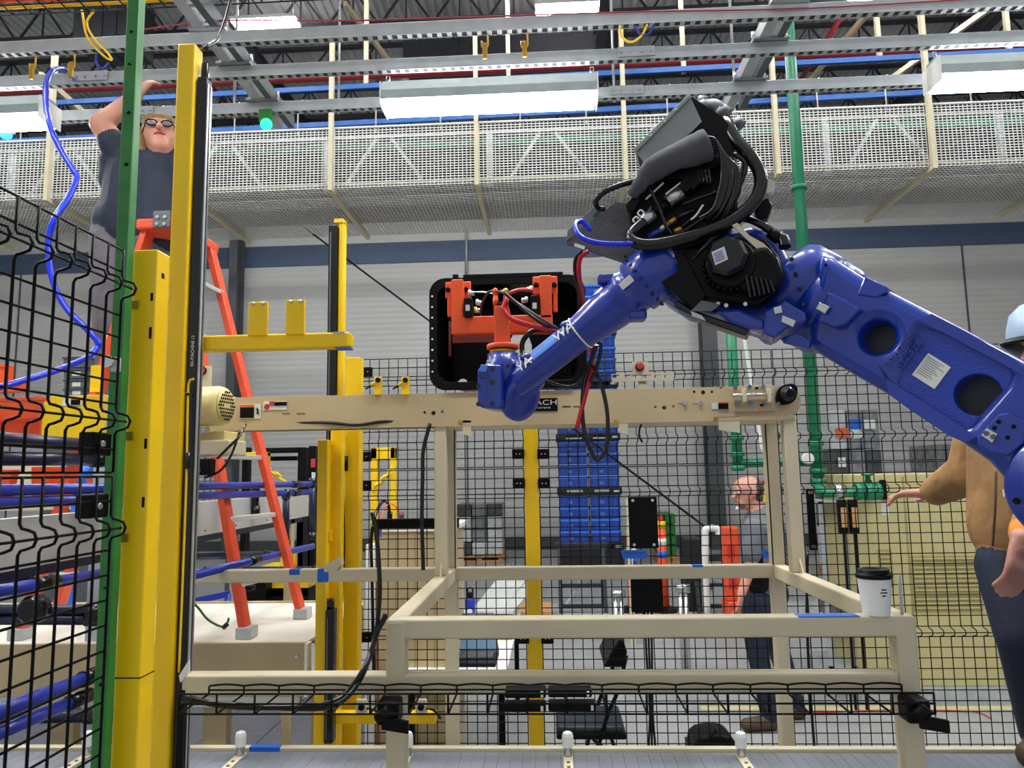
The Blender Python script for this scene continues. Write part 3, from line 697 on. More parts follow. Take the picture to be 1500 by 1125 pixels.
m_.build('printed_lines', 'dark_plastic', cup, kind='stuff')

# ------------------------------------------------------------------ black wire cable tray in front of the stand
YT0, YT1 = 1.75, 1.905
tray = thing('wire_tray', P(800, 1040, YT0), 'black wire basket tray clipped to the front of the stand', 'cable tray')
tx0, tx1 = xx(262, 1020, YT0), xx(1368, 1020, YT0)
zbk, zfr, zb_ = zz(800, 1004, YT1), zz(800, 1016, YT0), zz(800, 1046, YT0)
m_ = MB()
m_.tube([(tx0, YT0, zfr), (tx1, YT0, zfr)], .0026, 6, 1)
for y, z in ((YT0, zb_), (YT0 + .075, zb_), (YT1, zb_), (YT0, (zfr + zb_) / 2), (YT1, (zbk + zb_) / 2)): m_.tube([(tx0, y, z), (tx1, y, z)], .0024, 6, 1)
n = int((tx1 - tx0) / .09)
for i in range(n + 1):
    x = tx0 + (tx1 - tx0) * i / n
    m_.tube([(x, YT1, zbk), (x, YT1, zb_), (x, YT0, zb_), (x, YT0, zfr)], .0026, 6, 1)
m_.build('wire_basket', 'wire_black', tray, kind='stuff')
MB().tube([(tx0 + (tx1 - tx0) * t / (n * 4), YT1 + .002, zbk + .004 * abs(math.sin(t * math.pi / 4))) for t in range(n * 4 + 1)], .0026, 5, 1).build('top_wire', 'wire_black', tray)
for px0, px1, py0, py1 in ((741, 800, 1003, 1016), (803, 866, 1003, 1015), (739, 800, 1024, 1036), (803, 872, 1023, 1035)):
    a, b_ = P(px0, py0, YT0 + .05), P(px1, py1, YT0 + .05)
    s = thing('power_adapter', (a.x, YT0 + .05, b_.z), 'flat black power adapter in the wire tray, %s %s' % ('upper' if py0 < 1010 else 'lower', 'left' if px0 < 780 else 'right'), 'adapter', 'power adapters in the wire tray')
    MB().box((a.x, YT0 + .012, b_.z), (b_.x, YT0 + .05, a.z)).build('body', 'black', s, bevel=.004); MB().box((b_.x - .012, YT0 + .008, b_.z + .004), (b_.x - .006, YT0 + .012, a.z - .004)).build('marking', 'white', s)
for (px, py) in ((570, 1042), (1342, 1040)):
    c = P(px, py, 1.88); s = thing('tray_clamp', c, 'black plastic tray clamp on the %s front leg of the stand' % ('left' if px < 900 else 'right'), 'clamp')
    MB().cbox((c.x, 1.89, c.z), (.055, .06, .055)).build('clamp_block', 'black', s, bevel=.008); MB().cyl((c.x - .02, 1.85, c.z - .01), (c.x + .012, 1.845, c.z + .015), .016, None, 10).build('knob', 'black', s)
    MB().prism([(c.x - .01, 1.84, c.z - .03), (c.x + .055, 1.84, c.z - .04), (c.x + .055, 1.84, c.z - .012), (c.x - .01, 1.84, c.z)], (0, .01, 0)).build('arm', 'black', s)
for (pts, r, lab) in (([(268, 1020), (330, 1034), (420, 1036), (480, 1030), (510, 1012), (530, 985), (545, 950), (553, 925), (562, 908), (565, 900)], .007, 'black cable pair lying in the wire tray and rising to the stand corner'),
        ([(266, 1026), (330, 1031), (430, 1038), (490, 1033), (525, 1000), (548, 940), (556, 870), (552, 790), (545, 750)], .006, 'black cable rising from the wire tray along the fence')):
    MB().tube([P(a, b_, YT0 + .05 if a < 500 else YT0 + .09 + .05 * (b_ < 960)) for a, b_ in pts], r, 7).build('tray_cable', 'rubber', label=lab, cat='cable')

# ------------------------------------------------------------------ lower belt conveyor
zB = .88; yB1 = PZ(800, 1097, zB + .01).y
cvl = thing('slat_conveyor', (0, yB1 - .25, 0), 'low conveyor with grey slatted belt along the bottom of the picture', 'conveyor')
MB().box((-2.6, yB1, zB - .12), (3.4, yB1 + .03, zB + .012)).build('side_rail', 'cream', cvl, bevel=.003)
MB().box((-2.6, yB1 - .56, zB - .12), (3.4, yB1 - .53, zB + .012)).build('side_rail', 'cream', cvl, bevel=.003)
MB().box((-2.6, yB1 - .53, zB - .06), (3.4, yB1, zB - .012)).build('belt_bed', 'galv_dark', cvl)
m_ = MB().prism([(0, yB1 - .525, zB - .010), (.0424, yB1 - .525, zB - .010), (.0424, yB1 - .525, zB - .001), (.0414, yB1 - .525, zB), (.001, yB1 - .525, zB), (0, yB1 - .525, zB - .001)], (0, .52, 0))
s0 = None; x = -2.6; base = None
for i in range(140):
    if s0 is None: s0 = m_.build('belt_slat', 'belt', cvl); s0.location.x += x; x0_ = s0.location.x
    else:
        c = s0.copy(); COL.objects.link(c); c.location.x = x0_ + .0428 * i
for x in (-2.2, -.9, 2.9):
    for y in (yB1 - .54, yB1 + .005): MB().box((x, y, 0), (x + .05, y + .02, zB - .1)).build('leg', 'cream', cvl)
MB().box((xx(365, 1095, yB1), yB1 - .001, zB - .004), (xx(410, 1095, yB1), yB1 + .028, zB + .0135)).build('tape_mark', 'tape_blue', cvl)
names = {128: 'leftmost white capped guide post behind the left fence', 352: 'white capped guide post right of the tall yellow post', 597: 'white capped guide post beside the left leg of the stand', 832: 'white capped guide post in front of the black chair', 1086: 'white capped guide post in front of the black backpack'}
for px in names:
    c = P(px, 1104, yB1 - .05); c.z = zB
    g = thing('guide_post', c, names[px], 'guide post', 'white capped guide posts on the low conveyor')
    MB().cyl(c, c + V((0, 0, .06)), .0145, None, 16).build('rod', 'steel', g)
    MB().lathe(c, Z_, [(.0195, .036), (.0195, .07), (.016, .081), (.008, .085)], 8, False).build('cap', 'white', g)
    dxp = (px - 805) / 900 * .0
    MB().box((c.x - .016, c.y - .22, zB + .001), (c.x + .016, c.y + .02, zB + .006)).build('foot_bar', 'cream', g, bevel=.001)
    for k in (.06, .1, .16): MB().cyl((c.x, c.y - k, zB + .006), (c.x, c.y - k, zB + .009), .006, None, 8).build('screw', 'galv_dark', g)
# ------------------------------------------------------------------ industrial robot
rb = thing('robot_arm', V((1.75, 1.7, 0)), 'glossy blue industrial robot arm reaching in from the right', 'robot')
# --- upper arm (big casting with two round pockets)
A1, A2 = P(1150, 420, 2.02), P(1500, 640, 1.72)
uA = (A2 - A1); uA.z = 0; uA.normalize(); nA = uA.cross(Z_).normalized(); oA = A1.copy()
def ap(px, py, off=0.):
    q = PP(px, py, oA + nA * off, nA) - oA; return (q.dot(uA), q.z)
def aw(px, py, off=0.): return PP(px, py, oA + nA * off, nA)
KA = 1.85 / F
outer = [(1200, 372), (1215, 374), (1230, 384), (1262, 404), (1300, 424), (1400, 475), (1500, 527), (1560, 560), (1600, 640), (1600, 760), (1540, 790), (1500, 768), (1484, 716), (1448, 676), (1369, 621), (1300, 578), (1236, 541), (1196, 517), (1180, 506), (1186, 440)]
h1 = (1283, 493, 23.5); h2 = (1431, 578, 28.5)
def hol(h, k=1.): c = ap(h[0], h[1]); return circ(c[0], c[1], h[2] * k * KA)
pocket = [ap(*p) for p in ((1362, 480), (1400, 500), (1470, 540), (1477, 550), (1470, 566), (1422, 622), (1412, 627), (1400, 622), (1345, 586), (1320, 568), (1318, 560), (1352, 484))]
pocket = pocket
c2 = ap(h2[0], h2[1])
arm = plate('upper_arm', [ap(*p) for p in outer][::-1], [hol(h1), pocket], .26, .030, 'robot_blue', rb, oA, uA, Z_)
plate('pocket_floor', [ap(*p) for p in ((1345, 460), (1480, 535), (1485, 560), (1415, 635), (1310, 570))][::-1], [hol(h2)], .1, .004, 'robot_blue_rough', rb, oA - nA * .012, uA, Z_)
plate('pocket_shade', [ap(*p) for p in ((1255, 450), (1300, 450), (1480, 545), (1475, 600), (1410, 630), (1255, 540))][::-1], [], .05, .004, 'tube_dark', rb, oA - nA * .10, uA, Z_)  # dark backing plate stands for the shade inside the round holes
# rims of both holes
for h in (h1, h2):
    c = aw(h[0], h[1]); MB().lathe(c - nA * .03, nA, [(h[2] * KA * 1.0, 0), (h[2] * KA * 1.0, .034 if h is h1 else .022), (h[2] * KA * 1.06, .036 if h is h1 else .024), (h[2] * KA * 1.1, .028 if h is h1 else .016)], 40).build('hole_rim', 'robot_blue', rb) if False else None
# rating plate, cast lettering
pl = [(1348, 517), (1393, 538), (1371, 570), (1336, 548)]
q = [aw(*p, -.011) for p in ((1360, 517), (1393, 538), (1369, 570), (1336, 549))]
rp_ = MB().prism(q, nA * .002).build('rating_plate', 'label_white', rb)
m_ = MB()
for i in range(9):
    t = .12 + i * .085; a = q[0].lerp(q[3], t); b_ = q[1].lerp(q[2], t); m_.bar(a.lerp(b_, .08) + nA * .0023, a.lerp(b_, .55 + .35 * random.random()) + nA * .0023, .0012, .0012)
m_.build('printed_lines', 'galv_dark', rp_, kind='stuff')
d = (aw(1336, 497) - aw(1306, 536)).normalized(); dv = nA.cross(d).normalized()
text('cast_lettering', 'DRW0032N', .021, aw(1320, 512, -.0) , d, dv, 'robot_blue', rb, .004, 1.0)
text('cast_lettering', 'ELC122', .021, aw(1333, 520, -.0), d, dv, 'robot_blue', rb, .004, 1.1)
# top tab and side bracket
MB().prism([aw(*p, .004) for p in ((1266, 404), (1300, 420), (1300, 428), (1283, 436), (1255, 432))], -nA * .09).build('top_lug', 'robot_blue', rb, bevel=.004)
MB().prism([aw(*p, .03) for p in ((1213, 427), (1222, 430), (1262, 452), (1240, 475), (1222, 480), (1196, 470))], -nA * .04).build('side_bracket', 'robot_blue', rb, bevel=.006)
MB().prism([aw(*p, .035) for p in ((1202, 443), (1218, 450), (1210, 461), (1196, 453))], nA * .012).build('clip', 'steel', rb, bevel=.003)
MB().prism([aw(*p, .012) for p in ((1150, 504), (1188, 512), (1190, 500), (1170, 488), (1148, 496))], nA * .02).build('lower_lug', 'robot_blue', rb, bevel=.004)
# shoulder hub at the right edge
cS = aw(1578, 715, .0)
hub = MB().lathe(cS - nA * .34, nA, [(.13, 0), (.135, .02), (.135, .32), (.132, .345), (.125, .355), (.10, .358), (.095, .37), (.03, .372)], 48).build('shoulder_hub', 'robot_blue', rb)
m_ = MB()
for i in range(6):
    t = .25 + 6.283 * i / 6; c = cS + nA * .024 + (uA * math.cos(t) + Z_ * math.sin(t)) * .112; MB().cyl(c, c + nA * .003, .008, None, 12).build('bolt_hole', 'black', hub)
# lower casting with clip near the shoulder
MB().prism([aw(*p, .0) for p in ((1432, 640), (1462, 608), (1480, 604), (1506, 618), (1500, 650), (1478, 668), (1450, 662), (1432, 652))], nA * .012).build('cast_boss', 'robot_blue', rb, bevel=.004)
cl = MB().prism([aw(*p, .013) for p in ((1446, 627), (1462, 636), (1454, 649), (1438, 638))], nA * .006).build('small_plate', 'steel', rb, bevel=.001)
for px, py in ((1445, 635), (1455, 640)): c = aw(px, py, .019); MB().cyl(c, c + nA * .005, .006, None, 8).build('bolt', 'galv_dark', cl)
for px, py in ((1463, 618), (1457, 627), (1485, 625), (1476, 641)): c = aw(px, py, .012); MB().cyl(c, c + nA * .0015, .005, None, 10).build('drilled_hole', 'black', rb)
# base out of the picture
MB().lathe(V((cS.x + .36, cS.y + .1, 0)), Z_, [(.33, 0), (.33, .06), (.24, .09), (.22, .5), (.30, .55), (.30, .8), (.2, .86)], 40).build('pedestal', 'robot_blue', rb)
MB().box((cS.x + .16, cS.y + .02, .8), (cS.x + .5, cS.y + .38, cS.z + .05)).build('swivel_body', 'robot_blue', rb, bevel=.04, seg=4)
# --- elbow joint rings (axis along the arm)
E0, E1 = aw(1200, 446, -.13), aw(1140, 410, -.13)
dE = (E1 - E0).normalized()
MB().lathe(E0 - dE * .06, dE, [(.10, -.03), (.122, -.01), (.134, .01), (.137, .06), (.131, .064), (.131, .072), (.140, .076), (.141, .15), (.134, .165), (.11, .18)], 48).build('elbow_ring', 'robot_blue', rb)
m_ = None
for i in range(5):
    c = aw(1160 + i * 6, 380 + i * 22, .01); MB().cyl(c, c + nA * .006, .006, None, 8).build('bolt', 'tube_dark', rb)
# --- elbow housing, blue body behind the black covers
EY = 2.06
oE = P(1060, 400, EY); uE = V((1, -.30, 0)).normalized(); nE = uE.cross(Z_).normalized()
def ep(px, py, off=0.): q = PP(px, py, oE + nE * off, nE) - oE; return (q.dot(uE), q.z)
def ew(px, py, off=0.): return PP(px, py, oE + nE * off, nE)
plate('elbow_casting', [ep(*p, -.04) for p in ((930, 372), (955, 350), (1040, 345), (1100, 330), (1140, 345), (1165, 400), (1165, 450), (1150, 475), (1128, 490), (1118, 487), (1108, 478), (1060, 462), (1000, 452), (965, 430), (935, 400))][::-1], [], .22, .02, 'robot_blue', rb, oE - nE * .04, uE, Z_)
plate('motor_cover', [ep(*p) for p in ((957, 392), (975, 374), (1040, 368), (1080, 352), (1120, 356), (1140, 380), (1151, 407), (1138, 432), (1112, 452), (1056, 445), (1030, 440), (1018, 456), (981, 426), (964, 412))][::-1], [], .05, .008, 'dark_plastic', rb, oE + nE * .045, uE, Z_)
plate('side_cover', [ep(*p, .03) for p in ((957, 392), (976, 376), (1002, 372), (1014, 395), (1036, 436), (1018, 455), (981, 426), (963, 411))][::-1], [], .04, .004, 'dark_plastic', rb, oE + nE * .06, uE, Z_)
MB().prism([ew(*p, .062) for p in ((1028, 440), (1055, 446), (1043, 456), (1012, 456))], nE * .003).build('grey_patch', 'grey_box', rb)
# joint motor
cM = ew(1072, 392, .045)
mt_ = MB().lathe(cM, nE, [(.068, 0), (.07, .01), (.066, .05), (.060, .055)], 36).build('joint_motor', 'dark_plastic', rb)
MB().lathe(cM + V((-.008, 0, .01)), nE, [(.055, .05), (.055, .085), (.046, .098), (.03, .1)], 8, False).build('motor_cap', 'rubber', mt_)
q = [cM + nE * .102 + uE * a + Z_ * b_ for a, b_ in ((-.045, .02), (-.012, .032), (-.004, -.004), (-.037, -.016))]
ml = MB().prism(q, nE * .001).build('motor_label', 'label_white', mt_); 
m_ = MB()
for i in range(5): a = q[0].lerp(q[3], .2 + i * .15); b_ = q[1].lerp(q[2], .2 + i * .15); m_.bar(a.lerp(b_, .1) + nE * .0015, a.lerp(b_, .8) + nE * .0015, .001, .002)
m_.build('label_print', 'tube_blue', ml, kind='stuff') if False else m_.build('label_print', 'tube_blue', mt_, kind='stuff')
for i in range(14):
    t = R(150 + i * 13); c = cM + (uE * math.cos(t) + Z_ * math.sin(t)) * .073 + nE * .004
    MB().bar(c, c + nE * .045, .006, .006).build('cooling_fin', 'dark_plastic', mt_)
cN = ew(1118, 402, .04)
MB().prism([ew(*p, .05) for p in ((1088, 372), (1124, 366), (1140, 384), (1148, 408), (1136, 430), (1100, 440), (1080, 420))], nE * .045).build('second_motor', 'dark_plastic', rb, bevel=.012)
for i in range(6): MB().bar(ew(1092 + i * 7, 404 + i * 1.2, .098), ew(1098 + i * 7, 436 - i * 1.5, .098), .005, .012).build('cooling_fin', 'rubber', rb)
for px, py in ((1141, 411), (1092, 446), (1064, 448), (1052, 446)): c = ew(px, py, .045); MB().cyl(c, c + nE * .008, .006, None, 6).build('bolt', 'steel', rb)
# underside bracket of the elbow, blue feet
MB().prism([ew(*p, .05) for p in ((1046, 455), (1082, 452), (1122, 470), (1120, 483), (1098, 482), (1070, 472))], -nE * .12).build('lower_rib', 'robot_blue', rb, bevel=.008)
MB().prism([ew(*p, .06) for p in ((1120, 455), (1150, 440), (1180, 458), (1182, 470), (1150, 482), (1135, 496), (1118, 488))], -nE * .1).build('lower_foot', 'robot_blue', rb, bevel=.006)
MB().prism([ew(*p, .063) for p in ((1146, 462), (1166, 470), (1162, 480), (1144, 472))], nE * .006).build('clip', 'steel', rb, bevel=.002); MB().prism([ew(*p, .063) for p in ((1133, 451), (1144, 448), (1146, 458), (1135, 460))], nE * .003).build('data_plate', 'steel', rb)
# black cable guide below the elbow
m_ = MB().prism([ew(*p, .03) for p in ((988, 441), (994, 440), (1012, 452), (1050, 466), (1098, 482), (1092, 492), (1040, 474), (1000, 456), (988, 449))], -nE * .08); m_.build('lower_guide', 'rubber', rb, bevel=.004)
MB().prism([ew(*p, .035) for p in ((1012, 456), (1028, 462), (1034, 470), (1014, 463))], nE * .003).build('pale_tag', 'label_white', rb)
# --- forearm
W0, W1 = P(735, 580, 2.30), P(962, 398, 2.12)
dF = (W1 - W0).normalized(); LF = (W1 - W0).length
def kf(t): return t * LF
fa = MB().lathe(W0, dF, [(.030, kf(-.02)), (.040, kf(.03)), (.046, kf(.10)), (.047, kf(.25)), (.049, kf(.42)), (.050, kf(.50)), (.055, kf(.56)), (.062, kf(.64)), (.068, kf(.72)), (.070, kf(.80)), (.075, kf(.81)), (.075, kf(.84)), (.071, kf(.845)), (.071, kf(.87)), (.082, kf(.88)), (.085, kf(.97)), (.085, kf(1.08)), (.06, kf(1.12))], 48).build('forearm', 'robot_blue', rb)
# raised cast pads on top of the forearm, blue masking tape, lettering
nF = (-fw - dF * (-fw).dot(dF)).normalized(); tF = nF.cross(dF).normalized()      # tF: across the arm, upwards in view
if tF.z < 0: tF = -tF
def fpt(t, ang, r): return W0 + dF * kf(t) + (tF * math.sin(R(ang)) + nF * math.cos(R(ang))) * r
def patch(name, t0, t1, a0, a1, r, m, par, n=8):
    m_ = MB(); vs = []
    for i in range(n + 1):
        a = a0 + (a1 - a0) * i / n
        vs += [fpt(t0, a, r), fpt(t1, a, r), fpt(t0, a, r - .004), fpt(t1, a, r - .004)]
    fs = []
    for i in range(n):
        k = 4 * i; fs += [(k, k + 1, k + 5, k + 4), (k + 2, k + 6, k + 7, k + 3), (k, k + 4, k + 6, k + 2), (k + 1, k + 3, k + 7, k + 5)]
    fs += [(0, 2, 3, 1), (4 * n, 4 * n + 1, 4 * n + 3, 4 * n + 2)]
    m_.add(vs, fs, False); return m_.build(name, m, par)
for t in (.235, .50): MB().ell(fpt(t, 78, .044), (.022, .02, .014)).build('cast_pad', 'robot_blue', fa)
patch('masking_tape', .27, .43, 28, 82, .0512, 'tape_light', fa)
def arc_text(s, t, size):
    # slightly slanted white letters painted on the arm
    o_ = fpt(t, 38, .052 if t < .4 else .0535); uu = (dF * .86 + tF * .0).normalized(); vv = (tF * math.cos(R(38)) - nF * math.sin(R(38))).normalized()
    text('painted_letters', s, size, o_, dF, vv, 'label_white', fa, .002, .9)
arc_text('YA', .215, .046); arc_text('WA', .475, .046)
MB().lathe(W0 + dF * kf(.52), dF, [(.0545, 0), (.057, .001), (.057, .004), (.0545, .005)], 36).build('cable_tie', 'white', fa)
# collar details
MB().prism([W0 + dF * kf(.83) + nF * .076 + tF * .02, W0 + dF * kf(.90) + nF * .086 + tF * .02, W0 + dF * kf(.90) + nF * .083 + tF * .042, W0 + dF * kf(.83) + nF * .074 + tF * .04], nF * .004).build('index_plate', 'label_white', fa, bevel=.001)
m_ = MB()
for i in range(10):
    c = fpt(.925, 90 - i * 20, .085); MB().cyl(c, c + (c - (W0 + dF * kf(.925))).normalized() * .004, .005, None, 8).build('bolt', 'tube_dark', fa)
MB().cbox(fpt(.79, 84, .075), (.05, .04, .03)).build('cast_pad', 'robot_blue', fa, bevel=.008)
MB().cbox(fpt(.8, -70, .07), (.05, .06, .03)).build('cast_pad', 'robot_blue', fa, bevel=.008)
# --- wrist
wr = MB().prism([P(*p, 2.21) for p in ((699, 542), (703, 537), (712, 533), (735, 534), (736, 594), (731, 600), (703, 597), (699, 590))], (0.02, .13, 0)).build('wrist_cover', 'robot_blue', rb, bevel=.008, seg=3)
MB().prism([P(*p, 2.205) for p in ((704, 556), (713, 556), (712, 585), (703, 584))], (0, .004, 0)).build('cast_strip', 'robot_blue_rough', wr)
MB().prism([P(*p, 2.203) for p in ((704, 534), (716, 534), (712, 545), (704, 545))], (0, .006, 0)).build('pale_patch', 'tape_light', wr, bevel=.002)
MB().prism([P(*p, 2.203) for p in ((716, 521), (719, 521), (719, 527), (722, 527), (722, 530), (713, 530), (713, 527), (716, 527))], (0, .004, 0)).build('white_clip', 'label_white', wr)
text('cast_mark', '060', .022, P(709, 551, 2.206), X_, Z_, 'robot_blue_rough', wr, .003, 1.1)
for px, py in ((721, 540), (721, 560), (721, 591), (701, 566), (701, 592)):
    c = P(px, py, 2.208); MB().cyl(c, c + V((0, -.004, 0)), .0075, None, 8).build('bolt', 'tube_dark', wr)
# wrist hub disc
cW = P(758, 582, 2.30); axW = (V((.62, -.62, -.35))).normalized()
MB().lathe(cW - axW * .06, axW, [(.045, -.03), (.056, 0), (.06, .02), (.06, .045), (.052, .05), (.052, .06), (.070, .063), (.072, .068), (.072, .085), (.068, .09), (.05, .092)], 44).build('wrist_disc', 'robot_blue', rb)
m_ = MB().prism([P(*p, 2.27) for p in ((734, 560), (758, 545), (788, 556), (800, 558), (782, 578), (760, 590), (734, 598))], (0, .07, 0)); m_.build('wrist_web', 'robot_blue', rb, bevel=.012, seg=3)
# tool hub (vertical axis)
cT = P(737, 545, 2.30)
MB().lathe(cT, Z_, [(.045, -.05), (.055, -.02), (.058, 0), (.057, .028), (.050, .034), (.049, .058)], 40).build('tool_hub', 'robot_blue', rb)
for i in range(9):
    t = R(-170 + i * 20); c = cT + V((math.cos(t), math.sin(t), 0)) * .058 + V((0, 0, .012)); MB().cyl(c, c + V((math.cos(t), math.sin(t), 0)) * .004, .006, None, 8).build('bolt', 'tube_dark', rb)
hT = P(737, 519, 2.30).z - cT.z
MB().lathe(cT, Z_, [(.040, hT - .002), (.042, hT + .012), (.041, hT + .013)], 40).build('brass_ring', 'brass', rb)
h2_ = P(737, 512, 2.30).z - cT.z
MB().lathe(cT, Z_, [(.048, h2_), (.051, h2_ + .002), (.051, h2_ + .014), (.048, h2_ + .016)], 40).build('tool_flange', 'orange', rb)
# --- gripper: orange column and U bracket
YG = 2.42
a, b_ = P(724, 450, 2.3), P(747, 508, 2.3)
gc = MB().box((a.x, 2.3 - .025, b_.z), (b_.x, 2.3 + .03, a.z)).build('gripper_column', 'orange', rb, bevel=.004)
MB().box((a.x, 2.33, P(0, 486, 2.42).z * 0 + P(737, 484, YG).z), (b_.x, YG - .02, P(737, 464, YG).z)).build('column_arm', 'orange', rb, bevel=.002)
c = P(735, 450, 2.3); MB().cyl(c, c + V((0, 0, .012)), .021, None, 20).build('black_collar', 'black', gc)
for px in (726, 741): c = P(px, 447, 2.29); MB().lathe(c, Z_, [(.009, 0), (.009, .02), (.0075, .021), (.0075, .038), (.009, .039), (.009, .05), (.004, .055)], 16).build('air_fitting', 'orange' if px < 730 else 'brass', gc)
def gb(x0, y0, x1, y1, d0=0., d1=.045, name='bracket_bar', m='orange', par=None, bev=.004):
    a, b_ = P(x0, y0, YG + d0), P(x1, y1, YG + d0); return MB().box((a.x, YG + d0, b_.z), (b_.x, YG + d1, a.z)).build(name, m, par or rb, bevel=bev)
gb(661, 464, 810, 486); gb(661, 409, 679, 466); gb(790, 403, 809, 466)
for (x0, y0, x1, y1, k) in ((652, 413, 690, 436, (656, 683)), (780, 405, 817, 430, (785, 812))):
    p_ = gb(x0, y0, x1, y1, .046, .055, 'pad_plate')
    for kx in k: c = P(kx, (y0 + y1) / 2, YG + .046); MB().lathe(c, (0, -1, 0), [(.009, 0), (.009, .006), (.006, .01)], 14).build('knob', 'black', p_)
gb(655, 434, 662, 464, .046, .055, 'pad_plate'); gb(810, 428, 817, 457, .046, .055, 'pad_plate')
for (x0, y0, x1, y1) in ((679, 436, 692, 464), (777, 432, 790, 462)):
    v_ = gb(x0, y0, x1, y1, -.02, .03, 'air_valve', 'dark_plastic')
    c = P((x0 + x1) / 2, (y0 + y1) / 2, YG - .021); MB().box((c.x - .008, c.y - .001, c.z - .012), (c.x + .006, c.y, c.z + .008)).build('valve_label', 'label_white', v_)
for px, py, s in ((688, 430, 1), (699, 444, 1), (697, 455, 1), (771, 440, -1), (778, 424, -1)):
    c = P(px, py, YG - .03); MB().cyl(c, c + V((s * .016, 0, 0)), .0085, None, 8).build('air_fitting', 'steel', rb); MB().cyl(c + V((0, 0, -.006)), c + V((0, 0, .012)), .0065, None, 8).build('air_fitting', 'brass' if py == 455 else 'steel', rb)
# rear pads going into the tote (red-orange; suction arms painted dark red as shade)
gb(657, 470, 660, 522, .2, .23, 'suction_arm', 'red_shaded'); a, b_ = P(664, 486, YG + .3), P(735, 502, YG + .3); MB().box((a.x, YG + .28, b_.z), (b_.x, YG + .32, a.z)).build('suction_arm', 'red_shaded', rb)
gb(661, 470, 675, 484, .045, .2, 'reach_bar'); gb(795, 462, 809, 478, .045, .2, 'reach_bar')
# hoses at the gripper
def hose(pts, r, m, name='hose', par=None): return MB().tube([P(*p) for p in pts], r, 8).build(name, m, par or rb)
hose([(745, 432, 2.3), (742, 440, 2.24), (738, 452, 2.23), (748, 466, 2.22), (770, 475, 2.22), (800, 482, 2.22), (822, 487, 2.26)], .0075, 'hose_red')
hose([(738, 443, 2.28), (742, 434, 2.26), (752, 427, 2.26), (766, 424, 2.3), (780, 426, 2.38)], .006, 'hose_red')
hose([(730, 428, 2.28), (737, 428, 2.24), (752, 440, 2.22), (775, 460, 2.21), (798, 476, 2.21), (818, 482, 2.25)], .0055, 'rubber')
hose([(742, 436, 2.28), (760, 445, 2.24), (790, 465, 2.22), (815, 480, 2.25)], .0045, 'grey_box')
hose([(704, 462, 2.38), (706, 446, 2.34), (714, 430, 2.32), (724, 426, 2.3), (730, 432, 2.3)], .004, 'rubber')
hose([(694, 428, 2.38), (710, 428, 2.35), (724, 430, 2.32)], .003, 'steel')
hose([(815, 487, 2.3), (795, 483, 2.34), (778, 486, 2.36), (766, 500, 2.36), (765, 515, 2.36), (770, 528, 2.34), (775, 536, 2.32)], .009, 'rubber')
hose([(798, 556, 2.34), (815, 563, 2.36), (835, 566, 2.37), (852, 556, 2.34), (866, 525, 2.3), (872, 505, 2.26)], .005, 'rubber')
# service loop of red and black hoses hanging from the elbow
hose([(862, 368, 2.12), (850, 378, 2.13), (848, 400, 2.16), (852, 430, 2.26), (856, 455, 2.31), (864, 500, 2.33), (868, 530, 2.33), (862, 560, 2.32), (852, 600, 2.32), (845, 628, 2.32)], .0075, 'hose_red')
hose([(852, 368, 2.12), (843, 380, 2.14), (843, 405, 2.18), (848, 428, 2.25), (850, 450, 2.31)], .006, 'rubber')
hose([(874, 505, 2.28), (866, 530, 2.31), (856, 560, 2.32), (853, 600, 2.32), (858, 640, 2.32), (872, 672, 2.32), (882, 668, 2.32), (889, 650, 2.32), (890, 610, 2.32), (884, 575, 2.32), (876, 550, 2.32), (869, 535, 2.31)], .0065, 'rubber')
hose([(872, 500, 2.27), (880, 505, 2.27), (878, 525, 2.29), (872, 545, 2.3), (864, 560, 2.31)], .006, 'rubber')
# --- dress pack on top of the elbow
DY = 2.10
oD = P(1000, 260, DY); uD = V((1, -.22, 0)).normalized(); nD = uD.cross(Z_).normalized()
def dp(px, py, off=0.): return PP(px, py, oD + nD * off, nD)
# sheet-metal cover box
bx_ = MB().prism([dp(*p, .06) for p in ((930, 220), (1010, 139), (1028, 178), (1014, 192), (948, 244))], -nD * .004).build('cover_panel', 'panel_grey', rb)
MB().prism([dp(*p, .07) for p in ((928, 217), (1009, 137), (1013, 141), (932, 222))], -nD * .22).build('cover_lid', 'panel_grey', rb, bevel=.002)
MB().prism([dp(*p, .055) for p in ((948, 244), (1014, 192), (1028, 178), (1010, 140), (1060, 172), (1082, 205), (1076, 222), (1020, 262), (960, 262))], -nD * .2).build('cover_box', 'dark_plastic', rb)
MB().prism([dp(*p, -.02) for p in ((1012, 140), (1035, 152), (1082, 205), (1070, 215), (1028, 180))], -nD * .15).build('cover_end', 'grey_box', rb)
for px, py in ((953, 199), (990, 161), (974, 178)): c = dp(px, py, .07); MB().cyl(c, c + nD * .004, .004, None, 6).build('screw', 'steel', rb)
# fabric sleeve
m_ = MB().tube([dp(926, 286, .06), dp(938, 270, .075), dp(955, 250, .08), (dp(985, 232, .09)), dp(1012, 222, .09), dp(1036, 212, .085)], [.018, .022, .030, .036, .036, .040, .044, .046], 14, 4); m_.build('fabric_sleeve', 'grey_fabric', rb)
